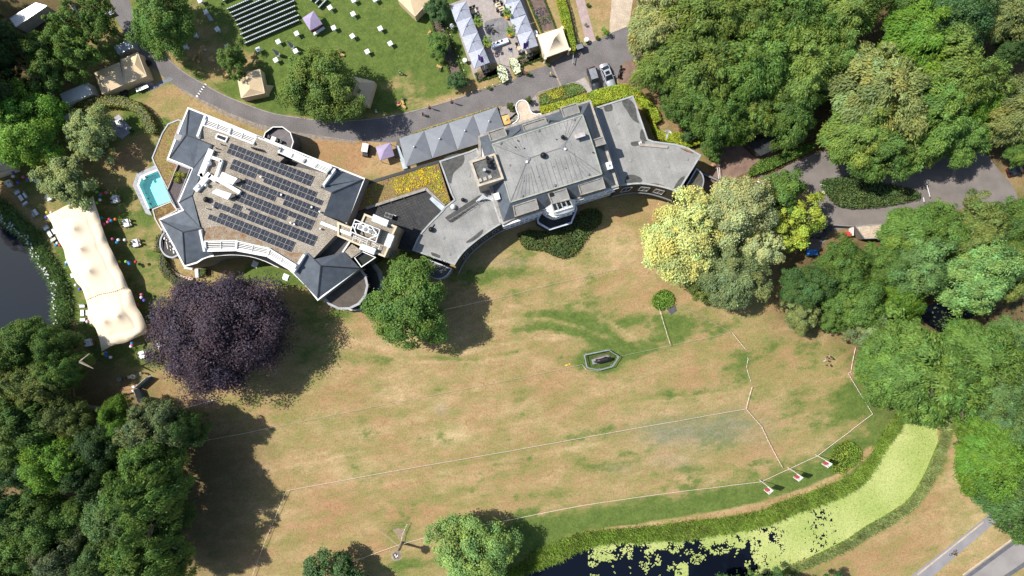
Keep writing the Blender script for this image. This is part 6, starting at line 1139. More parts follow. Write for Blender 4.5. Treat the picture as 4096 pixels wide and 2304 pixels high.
for (lx, ly), n_ in (((2000, 148), 6), ((1935, 60), 3), ((1845, 5), 2)):
    for i in range(n_): CH.put(ZC(lx+28*i, ly-29*i, .4)-Vector((0, 0, .4)), R(46)+random.gauss(0, .02), 'white-seated event chair in the short block near the purple gazebo', 'short block of event chairs')
# ================================================================ standing tables on the upper lawn
sq = thing('standing_table', '', 'table', (0, 0, 0), 'white standing tables on the upper lawn')
MB().box((0, 0, 1.1), (.86, .86, .05)).build('table_top', CLOTH, sq); MB().lathe((0, 0, 0), [(.36, 0), (.2, .55), (.42, 1.07)], 4).build('stretch_cover', M('white_stretch', (.5, .62, .64), .7, .05), sq); MB().lathe((0, 0, 1.125), [(.06, 0), (.05, .14), (.03, .2)], 8).build('vase', GREYM, sq)
SQ = Proto(sq)
def put(Pr, f, x, y, h, rz, lb, **k): p = f(x, y, h); return Pr.put((p.x, p.y, 0), rz, lb, **k)
for f, x, y, lb in ((t10, 742, 75, 'standing table right of the short chair block'), (t10, 780, 278, 'standing table right of the purple gazebo'), (t10, 975, 138, 'standing table topmost on the open lawn'), (t10, 968, 362, 'standing table in the middle of the open lawn'), (t10, 1249, 285, 'standing table left of the flower bed tree'), (t10, 1349, 436, 'standing table farthest towards the lavender side of the lawn'), (t10, 1118, 518, 'standing table nearest the drive on the open lawn'), (t10, 407, 336, 'standing table left of the purple gazebo'), (t10, 222, 418, 'standing table below the middle of the chair rows'), (t10, 397, 512, 'standing table touching a closed grey parasol'), (t10, 20, 496, 'standing table near the lower left end of the chair rows'), (t10, 197, 603, 'standing table just above the round chestnut'), (t00, 2287, 465, 'standing table above the small sparse tree'), (t00, 2185, 292, 'standing table left of the chair rows'), (t00, 2010, 5, 'standing table at the top edge left of the chair rows'), (t10, 980, 0, 'standing table at the top edge in the middle'), (t10, 1195, -8, 'standing table at the top edge near the tan tent'), (t00, 1865, 465, 'shaded standing table under the drive-side tree'), (t00, 1962, 350, 'standing table half under the drive-side tree')): put(SQ, f, x, y, 1.1, R(28)+random.gauss(0, .08), 'white-topped '+lb)
wt = thing('wooden_standing_table', '', 'table', (0, 0, 0), 'wooden standing tables'); MB().box((0, 0, 1.08), (.85, .85, .06)).build('table_top', STRAW, wt); MB().box((0, 0, .53), (.35, .35, 1.05)).build('pedestal', CLOTH, wt); MB().lathe((0, 0, 1.11), [(.07, 0), (.05, .15)], 8).build('vase', DARK, wt); WT = Proto(wt)
for x, y, lb in ((2040, 480, 'farthest up under the tree shade'), (2125, 590, 'between the straw bales and the small tree'), (2268, 742, 'just above the tan tent')): put(WT, t00, x, y, 1.08, R(30), 'wooden-topped standing table '+lb)
bc = thing('covered_high_chair', 'white covered table with cloth trailing behind, left of the chair rows', 'table', t00(2095, 150)); p = t00(2095, 140); MB().box(p+Vector((0, 0, 1.05)), (.8, .8, .06), R(25)).build('table_top', CLOTH, bc); MB().add([p+Vector((-.2, -.2, 1.03)), p+Vector((.4, .1, 1.03)), t00(2150, 205, .05), t00(2110, 210, .05)], [[0, 1, 2, 3]]).build('cloth', M('grey_cloth', (.45, .48, .5), .8), bc); MB().tube([p, p+Vector((0, 0, 1))], .06).build('leg', GREYM, bc)
rd = thing('round_standing_table', '', 'table', (0, 0, 0), 'round standing tables'); MB().lathe((0, 0, 1.08), [(.42, 0), (.42, .05)], 20).build('table_top', CLOTH, rd); MB().lathe((0, 0, 0), [(.3, 0), (.16, .5), (.38, 1.06)], 14).build('stretch_cover', M('bluish_stretch', (.55, .62, .7), .7, .05), rd); MB().lathe((0.05, 0, 1.13), [(.05, 0), (.04, .15)], 8).build('vase', GREYM, rd); RD = Proto(rd)
for f, x, y, lb in ((t10, 1970, 258, 'beside the string lights, upper of the two'), (t10, 2100, 604, 'beside the string lights, lower of the two'), (t20, 236, 327, 'between the terrace parasol and the cream marquee'), (t20, 750, 396, 'at the end of the brick path')): put(RD, f, x, y, 1.1, 0, 'round white standing table '+lb)
# closed parasols on the lawn
def closedparasol(fx, top, base, lb):
    b = fx(*base); r = thing('closed_parasol', lb, 'parasol', b); MB().box(b+Vector((0, 0, .05)), (.7, .7, .1), R(25)).build('base', GREYM, r); MB().tube([b, b+Vector((0, 0, 3.6))], .04, 6).build('mast', GREYM, r); MB().lathe(b, [(.38, .9), (.42, 1.2), (.2, 2.6), (.06, 3.7)], 8).build('canopy', M('folded_grey', (.36, .37, .39), .8), r)
closedparasol(t10, None, (372, 478), 'closed grey parasol right of the other closed one, beside a standing table'); closedparasol(t10, None, (228, 555), 'closed grey parasol above the round chestnut')
# straw bales with pots
sbp = thing('straw_bale', '', 'straw bale', (0, 0, 0), 'straw bale seats'); me_ = MB().box((0, 0, .22), (1.05, .5, .44)).build('bale', STRAW, sbp); md_ = me_.modifiers.new('b', 'BEVEL'); md_.width = .06
tw = MB()
for s in (-.25, .25): tw.beam((s, -.26, .225), (s, .26, .225), .03, .46)
tw.build('twine', M('twine', (.2, .12, .05), .9), sbp); SB = Proto(sbp)
pot = thing('grass_pot', '', 'pot', (0, 0, 0)); MB().lathe((0, 0, 0), [(.16, 0), (.24, .3), (.22, .45)], 12).build('pot', WHITE, pot); foliage('grass_tuft', ring(Vector((0, 0, 0)), .26, 7), .4, (.13, .17, .05), None, None, .2, 130, .15, False, .4, parent=pot); PT_ = Proto(pot)
for f, x, y, rz, lb in ((t10, 830, 525, -58, 'upper straw bale of the pair in the middle of the lawn'), (t10, 868, 555, -22, 'lower straw bale of the pair in the middle of the lawn'), (t10, 1745, 340, 62, 'straw bale beside the flower bed tree'), (t10, 1845, 675, -30, 'straw bale near the lower end of the flower bed'), (t10, 1478, 1030, -70, 'upper straw bale by the drive and the beach flags'), (t10, 1490, 1075, -40, 'lower straw bale by the drive and the beach flags'), (t10, 1438, 1055, 30, 'straw bale with pink flowers by the drive'), (t00, 1962, 590, 70, 'left straw bale of the pair by the shaded drive'), (t00, 1998, 610, -60, 'right straw bale of the pair by the shaded drive')): SB.put(f(x, y), R(rz), lb)
for f, x, y, lb in ((t10, 858, 525, 'white pot of grasses between the straw bales in mid lawn'), (t10, 1745, 360, 'white pot of grasses on the bale by the flower bed tree'), (t10, 1850, 708, 'white pot below the bale near the flower bed end'), (t10, 1480, 1000, 'white pot of grasses by the beach flags'), (t00, 2000, 590, 'white pot between the bales by the shaded drive'), (t10, 745, 665, 'white pot cluster at the edge of the chestnut crown')): PT_.put(f(x, y), 0, lb)
pk = thing('flower_pot', 'pot of bright pink flowers beside the straw bales by the drive', 'pot', t10(1436, 1040)); MB().lathe(t10(1436, 1040), [(.15, 0), (.2, .35)], 10).build('pot', WHITE, pk); MB().ball(t10(1436, 1040)+Vector((0, 0, .5)), .25, 9).build('flowers', M('pink_bloom', (.6, .05, .25), .8), pk)
# ================================================================ picnic tables and lounge sets by the stretch tent
ct = thing('dining_table', '', 'table', (0, 0, 0), 'white-clothed tables by the stretch tent'); MB().box((0, 0, .76), (.95, 1.45, .04)).build('table_top', CLOTH, ct); MB().box((0, 0, .38), (.9, 1.4, .7)).build('cloth_drop', CLOTH, ct); MB().lathe((.05, .1, .78), [(.08, 0), (.1, .12), (.03, .25)], 8).build('centrepiece', DARK, ct); CT = Proto(ct)
wc = thing('wooden_chair', '', 'chair', (0, 0, 0), 'white-cushioned wooden chairs'); MB().box((0, 0, .47), (.42, .42, .07)).build('cushion', CLOTH, wc); MB().box((0, -.23, .72), (.44, .05, .5)).build('backrest', WOOD, wc)
for sx in (-.18, .18):
    for sy in (-.2, .18): MB().tube([(sx, sy, 0), (sx, sy, .44)], .025, 5).build('leg', WOOD, wc)
WC = Proto(wc)
for f, x, y, lb, a in ((t01, 1178, 558, 'nearest the pool', 15), (t01, 1290, 798, 'in the middle of the row by the pool', 15), (t01, 1383, 998, 'lowest of the three by the tent', 15), (t02, 912, 545, 'at the lower left corner of the tent', 15), (t02, 1448, 668, 'beside the copper beech', 15), (t01, 1600, 1, '', 0)):
    if not lb: continue
    p = f(x, y); CT.put(p, R(a), 'white-clothed table '+lb); 
    for sx, sy, q in ((-.75, .35, 'pond side, upper'), (-.75, -.4, 'pond side, lower'), (.75, .35, 'lawn side, upper'), (.75, -.4, 'lawn side, lower')):
        v = Matrix.Rotation(R(a), 4, 'Z') @ Vector((sx, sy, 0)); WC.put(p+v, R(a)+(R(-90) if sx < 0 else R(90)), 'wooden chair, %s, table %s' % (q, lb))
for f, x, y, lb in ((t01, 785, 145, 'under the olive tree, upper right'), (t01, 385, 360, 'left of the olive tree'), (t01, 510, 540, 'at the foot of the olive tree'), (t01, 110, 400, 'near the cut-off cream tent'), (t01, 930, 90, 'beside the grey-green tree'), (t02, 1622, 580, 'under the copper beech rim')):
    p = f(x, y); CT.put(p, R(25), 'small white-clothed table '+lb, scale=.9)
    for sx in (-.8, .8): WC.put(p+Vector((sx, .1*sx, 0)), R(90 if sx > 0 else -90), 'wooden chair %s the small table %s' % ('right of' if sx > 0 else 'left of', lb))
ls = thing('lounge_sofa', '', 'sofa', (0, 0, 0), 'pale lounge seats by the pond'); MB().box((0, 0, .22), (1.3, .75, .3)).build('seat', M('pale_rattan', (.42, .47, .5), .8), ls); MB().box((0, -.36, .5), (1.3, .14, .55)).build('backrest', M('pale_rattan2', (.36, .41, .44), .8), ls); MB().box((-.3, .03, .42), (.58, .6, .12)).build('cushion', CLOTH, ls); MB().box((.3, .03, .42), (.58, .6, .12)).build('cushion', CLOTH, ls); LS = Proto(ls)
lt = thing('lounge_table', '', 'table', (0, 0, 0), 'low white lounge tables'); MB().box((0, 0, .42), (.7, 1.2, .06)).build('table_top', CLOTH, lt)
for sx in (-.3, .3):
    for sy in (-.5, .5): MB().box((sx, sy, .2), (.07, .07, .38)).build('leg', GREYM, lt)
LT = Proto(lt)
for f, x, y, a, lb in ((t01, 512, 905, 32, 'at the pond side of the stretch tent'), (t02, 840, 250, 2, 'by the lower pond end'), (t01, 225, 545, 36, 'in the shade near the pond')):
    p = f(x, y); LT.put(p, R(a), 'low white table '+lb); rot = Matrix.Rotation(R(a), 4, 'Z')
    for v, rz, q in (((0, 1.35, 0), 180, 'upper'), ((0, -1.35, 0), 0, 'lower'), ((.95, 0, 0), 90, 'tent-side')): LS.put(p+rot @ Vector(v), R(a+rz), '%s lounge seat of the set %s' % (q, lb), scale=.85)
LS.put(t01(370, 690), R(-55), 'lounge seat alone in the shade beside the reeds'); LS.put(t01(345, 715), R(-55), 'smaller lounge seat in front of the lone one by the reeds', scale=.6)
put(SQ, t01, 733, 1322, 1.1, R(15), 'white-topped standing table beside the stretch tent on the pond side')
# paper lanterns on sticks
lan = {}
LCOL = {'blue': (.02, .25, .5), 'violet': (.12, .1, .55), 'white': (.75, .75, .75), 'pink': (.6, .12, .25), 'green': (.2, .55, .08), 'orange': (.65, .17, .04), 'yellow': (.6, .55, .05), 'red': (.5, .04, .06)}
spots = [(t01, 133, 287, 'violet'), (t01, 130, 325, 'white'), (t01, 233, 332, 'pink'), (t01, 280, 363, 'violet'), (t01, 180, 385, 'violet'), (t01, 303, 163, 'white'), (t01, 497, 60, 'blue'), (t01, 973, 484, 'green'), (t01, 1015, 497, 'red'), (t01, 1065, 487, 'pink'), (t01, 1005, 513, 'blue'), (t01, 1003, 562, 'white'), (t01, 970, 592, 'green'), (t01, 718, 570, 'white'), (t01, 710, 598, 'violet'), (t01, 473, 688, 'yellow'), (t01, 517, 690, 'white'), (t01, 466, 737, 'violet'), (t01, 1020, 745, 'blue'), (t01, 1101, 757, 'red'), (t01, 1086, 785, 'pink'), (t01, 1120, 770, 'blue'), (t01, 1160, 757, 'orange'), (t01, 1045, 805, 'pink'), (t01, 1128, 955, 'pink'), (t01, 1190, 965, 'white'), (t01, 1177, 990, 'blue'), (t01, 1255, 965, 'white'), (t01, 578, 997, 'white'), (t01, 566, 1020, 'blue'), (t01, 606, 1020, 'red'), (t01, 670, 1190, 'white'), (t01, 668, 1208, 'blue'), (t01, 712, 1222, 'violet'), (t01, 1198, 1185, 'yellow'), (t01, 1268, 1183, 'green'), (t01, 1295, 1192, 'violet'), (t01, 1303, 1205, 'blue'), (t01, 1366, 1185, 'red'), (t01, 762, 1420, 'white'), (t02, 802, 12, 'violet'), (t02, 1423, 65, 'pink'), (t02, 1422, 95, 'white'), (t02, 1450, 124, 'violet'), (t02, 1382, 165, 'red'), (t02, 1486, 377, 'orange'), (t02, 1545, 440, 'yellow'), (t02, 888, 325, 'pink'), (t02, 878, 338, 'white'), (t02, 920, 348, 'white'), (t02, 1328, 552, 'blue'), (t02, 1326, 570, 'pink'), (t02, 1318, 587, 'white'), (t02, 1038, 662, 'yellow'), (t02, 1065, 650, 'blue'), (t02, 1068, 680, 'violet'), (t02, 1112, 697, 'white')]
where = lambda f, x, y: 'near the cut-off cream tent' if f is t01 and x < 400 and y < 420 else 'at the upper tip of the stretch tent' if f is t01 and y < 600 else 'at the upper left corner of the stretch tent' if f is t01 and x < 530 and y < 760 else 'at the lawn side of the tent near the upper pole' if f is t01 and y < 850 else 'beside the tent near its second lawn-side pole' if f is t01 and x > 1100 and y < 1000 else 'on the pond side of the tent' if f is t01 and x < 800 else 'beside the tent near the ring hedge' if f is t01 else 'at the lower end of the tent' if y > 500 else 'between the tent and the copper beech' if x > 1000 else 'beside the lower pond end'
for f, x, y, c_ in spots:
    lb = '%s paper lantern %s' % (c_, where(f, x, y))
    if c_ not in lan:
        r = thing('paper_lantern', lb, 'lantern', (0, 0, 0), 'paper lanterns round the stretch tent'); MB().ball((0, 0, 2.1), .3, 12).build('shade', M('paper_'+c_, LCOL[c_], .8, .05), r); MB().tube([(0, 0, 0), (0, 0, 1.8)], .02, 5).build('stick', WOOD, r); lan[c_] = Proto(r)
    p = f(x, y, 2.1); lan[c_].put((p.x, p.y, 0), 0, lb, 'paper lanterns round the stretch tent')
# string lights along the terrace and the drive
gl_ = thing('globe_light', '', 'lamp', (0, 0, 0), 'globe lights on the festoon'); MB().tube([(0, 0, 0), (0, 0, .5)], .03, 5).build('spike', DARK, gl_); MB().ball((0, 0, .6), .13, 10).build('globe', M('globe_glass', (.75, .62, .42), .3, .05), gl_); GLB = Proto(gl_)
lp = [(1912, 215), (1932, 295), (1958, 360), (1984, 432), (2012, 500), (2040, 577), (2068, 645), (2095, 716), (2122, 790), (2152, 858)]; lp2 = [(2172, 935), (2238, 910), (2308, 887), (2384, 862), (2460, 830)]
for i, (x, y) in enumerate(lp): GLB.put(t10(x, y), 0, 'small globe light in the row beside the left parasols')
for i, (x, y) in enumerate(lp2): GLB.put(t10(x, y), 0, 'small globe light along the drive below the terrace', 'globe lights along the drive')
m = MB()
for a, b in zip(lp+lp2, (lp+lp2)[1:]): m.tube([t10(*a, .48), t10((a[0]+b[0])/2+6, (a[1]+b[1])/2, .1), t10(*b, .48)], .025, 4)
tag(m.build('festoon_cable', DARK), 'dark cable linking the small globe lights', 'cable')
# ================================================================ terrace furniture, planter trees and flags
op = thing('planter_tree', '', 'tree', (0, 0, 0), 'round-headed trees in orange pots'); MB().lathe((0, 0, 0), [(.32, 0), (.5, .55), (.46, .6), (.4, .5)], 16).build('pot', ORANGE, op); MB().tube([(0, 0, .5), (0, 0, 2.2)], .06).build('trunk', BARK, op)
_, _, cmS, _ = template('S0'); cb_ = bpy.data.objects.new('crown', cmS); C.objects.link(cb_); cb_.parent = op; cb_.location = (0, 0, 2.7); cb_.scale = (.5, .5, .5); cb_.color = (.24, .38, .06, 1); OP = Proto(op)
for x, y, lb in ((770, 495, 'round-headed tree in an orange pot beside the left parasols'), (1350, 330, 'round-headed tree in an orange pot near the top of the terrace'), (950, 900, 'round-headed tree in an orange pot at the end of the buffet table'), (1410, 690, 'round-headed tree in an orange pot behind the buffet table')):
    p = ZU(x, y, .6); q = p*1.0; OP.put((p.x, p.y, 0), 0, lb, scale=1.05)
bt = thing('buffet_table', 'long white buffet table with two black dishes on the terrace', 'table', ZU(1200, 880)); q = [ZU(1015, 885, .8), ZU(1350, 752, .8), ZU(1388, 835, .8), ZU(1045, 965, .8)]; MB().prism(q, .05, .8).build('cloth', M('bluish_white_cloth', (.66, .7, .8), .8), bt)
for x, y in ((1160, 855), (1242, 822)): MB().box(ZU(x, y, .86), (.42, .3, .1), R(60)).build('dish', BLACK, bt)
ts_ = thing('terrace_table', '', 'table', (0, 0, 0), 'light wooden terrace tables'); MB().box((0, 0, .73), (1.1, .75, .05)).build('table_top', M('pale_wood', (.6, .5, .36), .7), ts_)
for sx in (-.45, .45):
    for sy in (-.3, .3): MB().box((sx, sy, .35), (.06, .06, .7)).build('leg', DARK, ts_)
TS = Proto(ts_)
tc = thing('terrace_armchair', '', 'chair', (0, 0, 0), 'dark terrace armchairs'); MB().box((0, 0, .42), (.55, .55, .1)).build('seat', M('charcoal_seat', (.06, .07, .075), .8), tc); MB().box((0, -.27, .68), (.58, .08, .5)).build('backrest', M('charcoal_back', (.045, .05, .055), .8), tc)
for sx in (-.29, .29): MB().box((sx, 0, .32), (.06, .5, .64)).build('armrest', M('pale_arm', (.55, .47, .36), .7), tc)
TC = Proto(tc)
for x, y, lb in ((680, 225, 'beside the topmost left parasol'), (1160, 95, 'near the top edge between the parasol rows'), (900, 1360, 'under the parasol with the purple flag'), (1770, 1040, 'under the parasol nearest the cream marquee'), (1610, 960, 'left of the parasol nearest the cream marquee'), (1240, 175, 'beside the upper orange pot')):
    p = ZU(x, y, .7); TS.put((p.x, p.y, 0), R(20), 'light wooden table '+lb)
    for k_, (dx, dy, rz) in enumerate(((-.35, .75, 200), (.35, .75, 200), (-.35, -.75, 20), (.35, -.75, 20))):
        v = Matrix.Rotation(R(20), 4, 'Z') @ Vector((dx, dy, 0)); TC.put((p.x+v.x, p.y+v.y, 0), R(rz), 'dark armchair, %s at the table %s' % (('upper left', 'upper right', 'lower left', 'lower right')[k_], lb))
sf = thing('terrace_sculpture', 'small bronze figure on a plinth on the dark gravel of the terrace', 'sculpture', ZU(1085, 620)); MB().box(ZU(1085, 620, .2), (.45, .45, .4), R(25)).build('plinth', M('plinth_stone', (.35, .24, .2), .8), sf); MB().tube([ZU(1085, 615, .4), ZU(1088, 600, .9), ZU(1085, 590, 1.5)], [.18, .14, .06], 8).build('figure', M('bronze', (.05, .04, .035), .5), sf)
def flag(f, base, hgt, cols, lb, wdt=.9, drop=2.2, rz=.5):
    b = f(*base); r = thing('flagpole', lb, 'flag', b); MB().tube([b, b+Vector((0, 0, hgt))], [.07, .04], 8).build('pole', WHITE, r); MB().lathe(b, [(.2, 0), (.15, .12)], 10).build('base', METAL, r)
    for i, c_ in enumerate(cols):
        z1 = hgt-.15-drop*i/len(cols); z0 = hgt-.15-drop*(i+1)/len(cols); m = MB(); n_ = 6; row = []
        for z in (z1, z0): row.append([b+Vector((math.cos(rz)*wdt*k/n_, math.sin(rz)*wdt*k/n_+.12*math.sin(k*1.5), z-.15*k/n_)) for k in range(n_+1)])
        m.loft(row[0], row[1]); m.build('flag', c_, r)
FB = M('flag_blue', (.03, .06, .3), .8, .05); FR = M('flag_red', (.45, .03, .05), .8, .05); FP = M('flag_purple', (.11, .05, .3), .8, .05)
flag(ZU, (905, 1420), 7.5, [FP], 'flagpole with a drooping purple flag over the left parasols', 1.2, 3.2, 2.6); flag(ZU, (1770, 1095), 7.5, [FP], 'flagpole with a purple flag over the right parasols', 1.1, 3.2, 3.6); flag(ZU, (1195, 1290), 6.2, [FR, WHITE, FB], 'flagpole with a red, white and blue flag at the terrace entrance', .8, 2.2, 3.0); flag(ZU, (1460, 1190), 6.2, [FB, WHITE], 'flagpole with a blue flag right of the terrace entrance', .8, 2.4, 3.0)
WCREST = M('banner_red', (.5, .08, .1), .7, .25, 3, 12)
for base, lb in (((200, 358), 'middle of the three red and white banner flags by the canal'), ((478, 228), 'red and white banner flag nearest the round bush by the canal'), ((-85, 482), 'red and white banner flag farthest from the round bush')):
    b = t33(*base); r = thing('banner_flag', lb, 'flag', b, 'banner flags by the canal'); hgt = 7.0; MB().tube([b, b+Vector((0, 0, hgt))], [.07, .05], 8).build('pole', WHITE, r); d = Vector((-.75, -.66, 0)).normalized(); m = MB(); rows = []
    for z in (hgt, hgt-.05, hgt-2.6): rows.append([b+d*(1.1*k/5)+Vector((.1*math.sin(k*1.3), .12*math.sin(k*1.9), z)) for k in range(6)])
    MB().loft(rows[1], rows[2]).build('banner', WHITE, r); n_ = Vector((d.y, -d.x, 0)); A = b+d*.25; 
    for s in (1, -1): MB().add([A+n_*(.06*s+.02)+Vector((.1*.8*0, 0, hgt-.9)), A+d*.75+n_*(.14*s)+Vector((0, 0, hgt-.9)), A+d*.75+n_*(.14*s)+Vector((0, 0, hgt-2.4)), A+n_*(.06*s+.02)+Vector((0, 0, hgt-2.4))], [[0, 1, 2, 3]]).build('print', WCREST, r)
    MB().beam(b+Vector((0, 0, hgt)), b+d*1.15+Vector((0, 0, hgt)), .06, .06).build('arm', WHITE, r)
def beachflag(f, x, y, lb, lean=Vector((0, 0, 0))):
    b = f(x, y); r = thing('beach_flag', lb, 'flag', b); m = MB(); pts = []
    for i in range(9): t = i/8; pts.append((b+Vector((0, 0, .6+t*2.3)), .02+.62*math.sin(math.pi*min(1, .25+t*.75))**.8))
    d = Vector((.8, -.6, 0)); m.loft([p for p, w__ in pts], [p+d*w__ for p, w__ in pts]); m.build('sail', M('pink_sail', (.5, .11, .18), .7, .2, 2), r); m = MB(); m.loft([p for p, w__ in pts[6:]], [p+d*w__*1.02+Vector((0, -.01, 0)) for p, w__ in pts[6:]]); o = m.build('sail_top', WHITE, r); MB().tube([b, b+Vector((0, 0, 3.0))], .03, 6).build('pole', WHITE, r); MB().lathe(b, [(.34, 0), (.3, .1), (.08, .2)], 10).build('base', BLACK, r)
beachflag(t10, 1748, 1085, 'pink and white beach flag beside the walking person'); beachflag(t10, 1972, 1030, 'pink and white beach flag on the drive edge, farther up the road'); beachflag(t20, 120, 745, 'pink and white beach flag beside the hydrangea'); 
# ================================================================ statue, barriers, tape, stork nest
br = thing('animal_statue', 'dark bronze bull statue standing inside the ring of barriers', 'statue', t22(900, 720)); BRZ = M('dark_bronze', (.028, .026, .03), .42, .3, 2, 9, metal=.3)
def skin(name, verts, edges, radii, mat, parent=None, sub=1, root=0):
    me = bpy.data.meshes.new(name+'_tmp'); me.from_pydata(verts, edges, []); o = bpy.data.objects.new(name+'_tmp', me); C.objects.link(o); o.modifiers.new('s', 'SKIN'); sub_ = o.modifiers.new('u', 'SUBSURF'); sub_.levels = sub; sub_.render_levels = sub
    for i, r_ in enumerate(radii): me.skin_vertices[0].data[i].radius = r_ if isinstance(r_, tuple) else (r_, r_)
    me.skin_vertices[0].data[root].use_root = True
    dg = bpy.context.evaluated_depsgraph_get(); m2 = bpy.data.meshes.new_from_object(o.evaluated_get(dg)); bpy.data.objects.remove(o); bpy.data.meshes.remove(me); m2.name = name; m2.materials.clear(); m2.materials.append(mat)
    m2.polygons.foreach_set('use_smooth', [True]*len(m2.polygons)); ob = bpy.data.objects.new(name, m2); C.objects.link(ob)
    if parent: ob.parent = parent
    return ob
bv = [(0, 0, 1.15), (.7, 0, 1.2), (1.15, 0, 1.3), (1.55, 0, 1.2), (1.85, 0, .95), (-.65, 0, 1.15), (-1.15, 0, 1.15), (-1.45, 0, .95), (-1.6, .05, .45)]
be = [(0, 1), (1, 2), (2, 3), (3, 4), (0, 5), (5, 6), (6, 7), (7, 8)]; brr = [.44, .5, .36, .26, .15, .42, .36, .12, .05]
for sx, par, up, lo in ((.85, 1, -.1, .05), (-.95, 6, -.1, .1)):
    for sy in (-.28, .28): k_ = len(bv); bv += [(sx, sy, .75), (sx+up, sy, .4), (sx+lo, sy*1.05, .04)]; be += [(par, k_), (k_, k_+1), (k_+1, k_+2)]; brr += [.2, .11, .1]
bo_ = skin('body', bv, be, brr, BRZ, br, 2); hm = MB()
for s in (-1, 1): hm.tube([(1.6, .12*s, 1.4), (1.7, .38*s, 1.5), (1.85, .5*s, 1.75)], [.06, .05, .015], 6); hm.tube([(1.5, .2*s, 1.35), (1.42, .4*s, 1.33)], [.07, .03], 5)
h_ = hm.build('horns', BRZ); h_.parent = br; MB().lathe((0, 0, 0), [(.02, 0), (.02, .03)], 6)
pd = MB().prism([(-1.9, -.5, 0), (1.5, -.5, 0), (1.5, .5, 0), (-1.9, .5, 0)], 0, .06).build('plinth', M('grey_plinth', (.25, .26, .25), .8)); pd.parent = br; br.rotation_euler = (0, 0, R(15))
hexa = P(t22, [(725, 670), (965, 620), (1070, 685), (1005, 785), (875, 820), (750, 795)])
for i, lb in enumerate(('along the upper long side', 'at the upper right', 'at the lower right', 'at the bottom right', 'at the bottom left', 'at the left')):
    A, B = hexa[i], hexa[(i+1) % 6]; r = thing('crowd_barrier', 'galvanised crowd barrier around the statue, '+lb, 'barrier', A, 'crowd barriers around the statue'); m = MB(); m.tube([A+Vector((0, 0, 1.1)), B+Vector((0, 0, 1.1))], .07, 6); m.tube([A+Vector((0, 0, .2)), B+Vector((0, 0, .2))], .06, 6); m.build('rail', METAL, r); m = MB(); L_ = (B-A).length
    for k in range(int(L_/.22)+1): p = A.lerp(B, k*.22/L_); m.tube([p+Vector((0, 0, .2)), p+Vector((0, 0, 1.1))], .014, 4)
    m.build('bars', METAL, r); d = (B-A).normalized(); n_ = Vector((d.y, -d.x, 0))
    for f_ in (.08, .92): p = A.lerp(B, f_); MB().beam(p-n_*.3+Vector((0, 0, .03)), p+n_*.3+Vector((0, 0, .03)), .06, .04).build('foot', METAL, r)
gsm = sheet('statue_lawn', smooth([v.lerp(sum(hexa, Vector())/6, .05) for v in hexa], 2, True), .007, M('green_turf', (.06, .095, .018), .95, .25, 1.2, 8)); sheet('worn_soil', smooth(P(t22, [(815, 730), (850, 690), (960, 665), (1000, 700), (940, 745), (850, 765)]), 3, True), .012, M('trodden_soil', (.15, .115, .075), .95))
TAPE = bpy.data.materials.new('barrier_tape'); TAPE.use_nodes = True; n = TAPE.node_tree; b = n.nodes['Principled BSDF']; wv = n.nodes.new('ShaderNodeTexWave'); wv.inputs['Scale'].default_value = 1.1; g_ = n.nodes.new('ShaderNodeNewGeometry'); n.links.new(g_.outputs['Position'], wv.inputs['Vector']); rp = n.nodes.new('ShaderNodeValToRGB'); rp.color_ramp.interpolation = 'CONSTANT'; rp.color_ramp.elements[0].color = (.85, .82, .78, 1); rp.color_ramp.elements[1].position = .7; rp.color_ramp.elements[1].color = (.75, .35, .32, 1); n.links.new(wv.outputs['Fac'], rp.inputs[0]); n.links.new(rp.outputs[0], b.inputs['Base Color'])
def tape(segs, lb, z=.85, wd=.055):
    pts = [v for f, q in segs for v in P(f, q, 0)]; r = thing('barrier_tape', lb, 'barrier tape', pts[0], 'barrier tape lines on the lawn'); m = MB()
    for a, b in zip(pts, pts[1:]):
        n_ = max(1, int((b-a).length/9)); prev = a
        for k in range(1, n_+1):
            e = a.lerp(b, k/n_); d = (e-prev).normalized(); side_ = Vector((-d.y, d.x, 0))*wd/2*.85; s_ = 5; rows = [[], []]
            for q in range(s_+1): t = q/s_; p = prev.lerp(e, t); zc = z-.1*4*t*(1-t); rows[0].append(Vector((p.x, p.y, zc+.03))+side_); rows[1].append(Vector((p.x, p.y, zc-.03))-side_)
            m.loft(rows[0], rows[1]); MB().tube([(prev.x, prev.y, 0), (prev.x, prev.y, z+.06)], .018, 5).build('post', WOOD, r); prev = e
    MB().tube([(pts[-1].x, pts[-1].y, 0), (pts[-1].x, pts[-1].y, z+.06)], .025, 5).build('post', WOOD, r); m.build('tape', TAPE, r); return r
tape([(t12, [(1700, 260), (1900, 217), (2576, 65)]), (t22, [(235, 0)]), (t21, [(900, 1290), (1075, 1250), (1330, 1115)])], 'barrier tape from the lone oak towards the bright lime tree')
tape([(t03, [(1700, 160), (2000, 92), (2500, 0)]), (t12, [(0, 1430), (1430, 1140), (2576, 915)]), (t22, [(700, 765)])], 'barrier tape from the lower left wood to the statue ring')
tape([(t22, [(700, 765), (725, 668)])], 'short barrier tape at the upper left of the statue ring'); tape([(t22, [(700, 765), (745, 822), (865, 832)])], 'short barrier tape at the lower left of the statue ring')
tape([(t22, [(1070, 685), (1585, 575), (2200, 445), (1650, 165)])], 'barrier tape from the statue ring back to the clipped bush'); tape([(t22, [(1475, 215), (1585, 575)])], 'barrier tape from the clipped bush down to the long line'); tape([(t22, [(2200, 445), (2330, 605), (2350, 615)])], 'short slanting barrier tape below the pale trees')
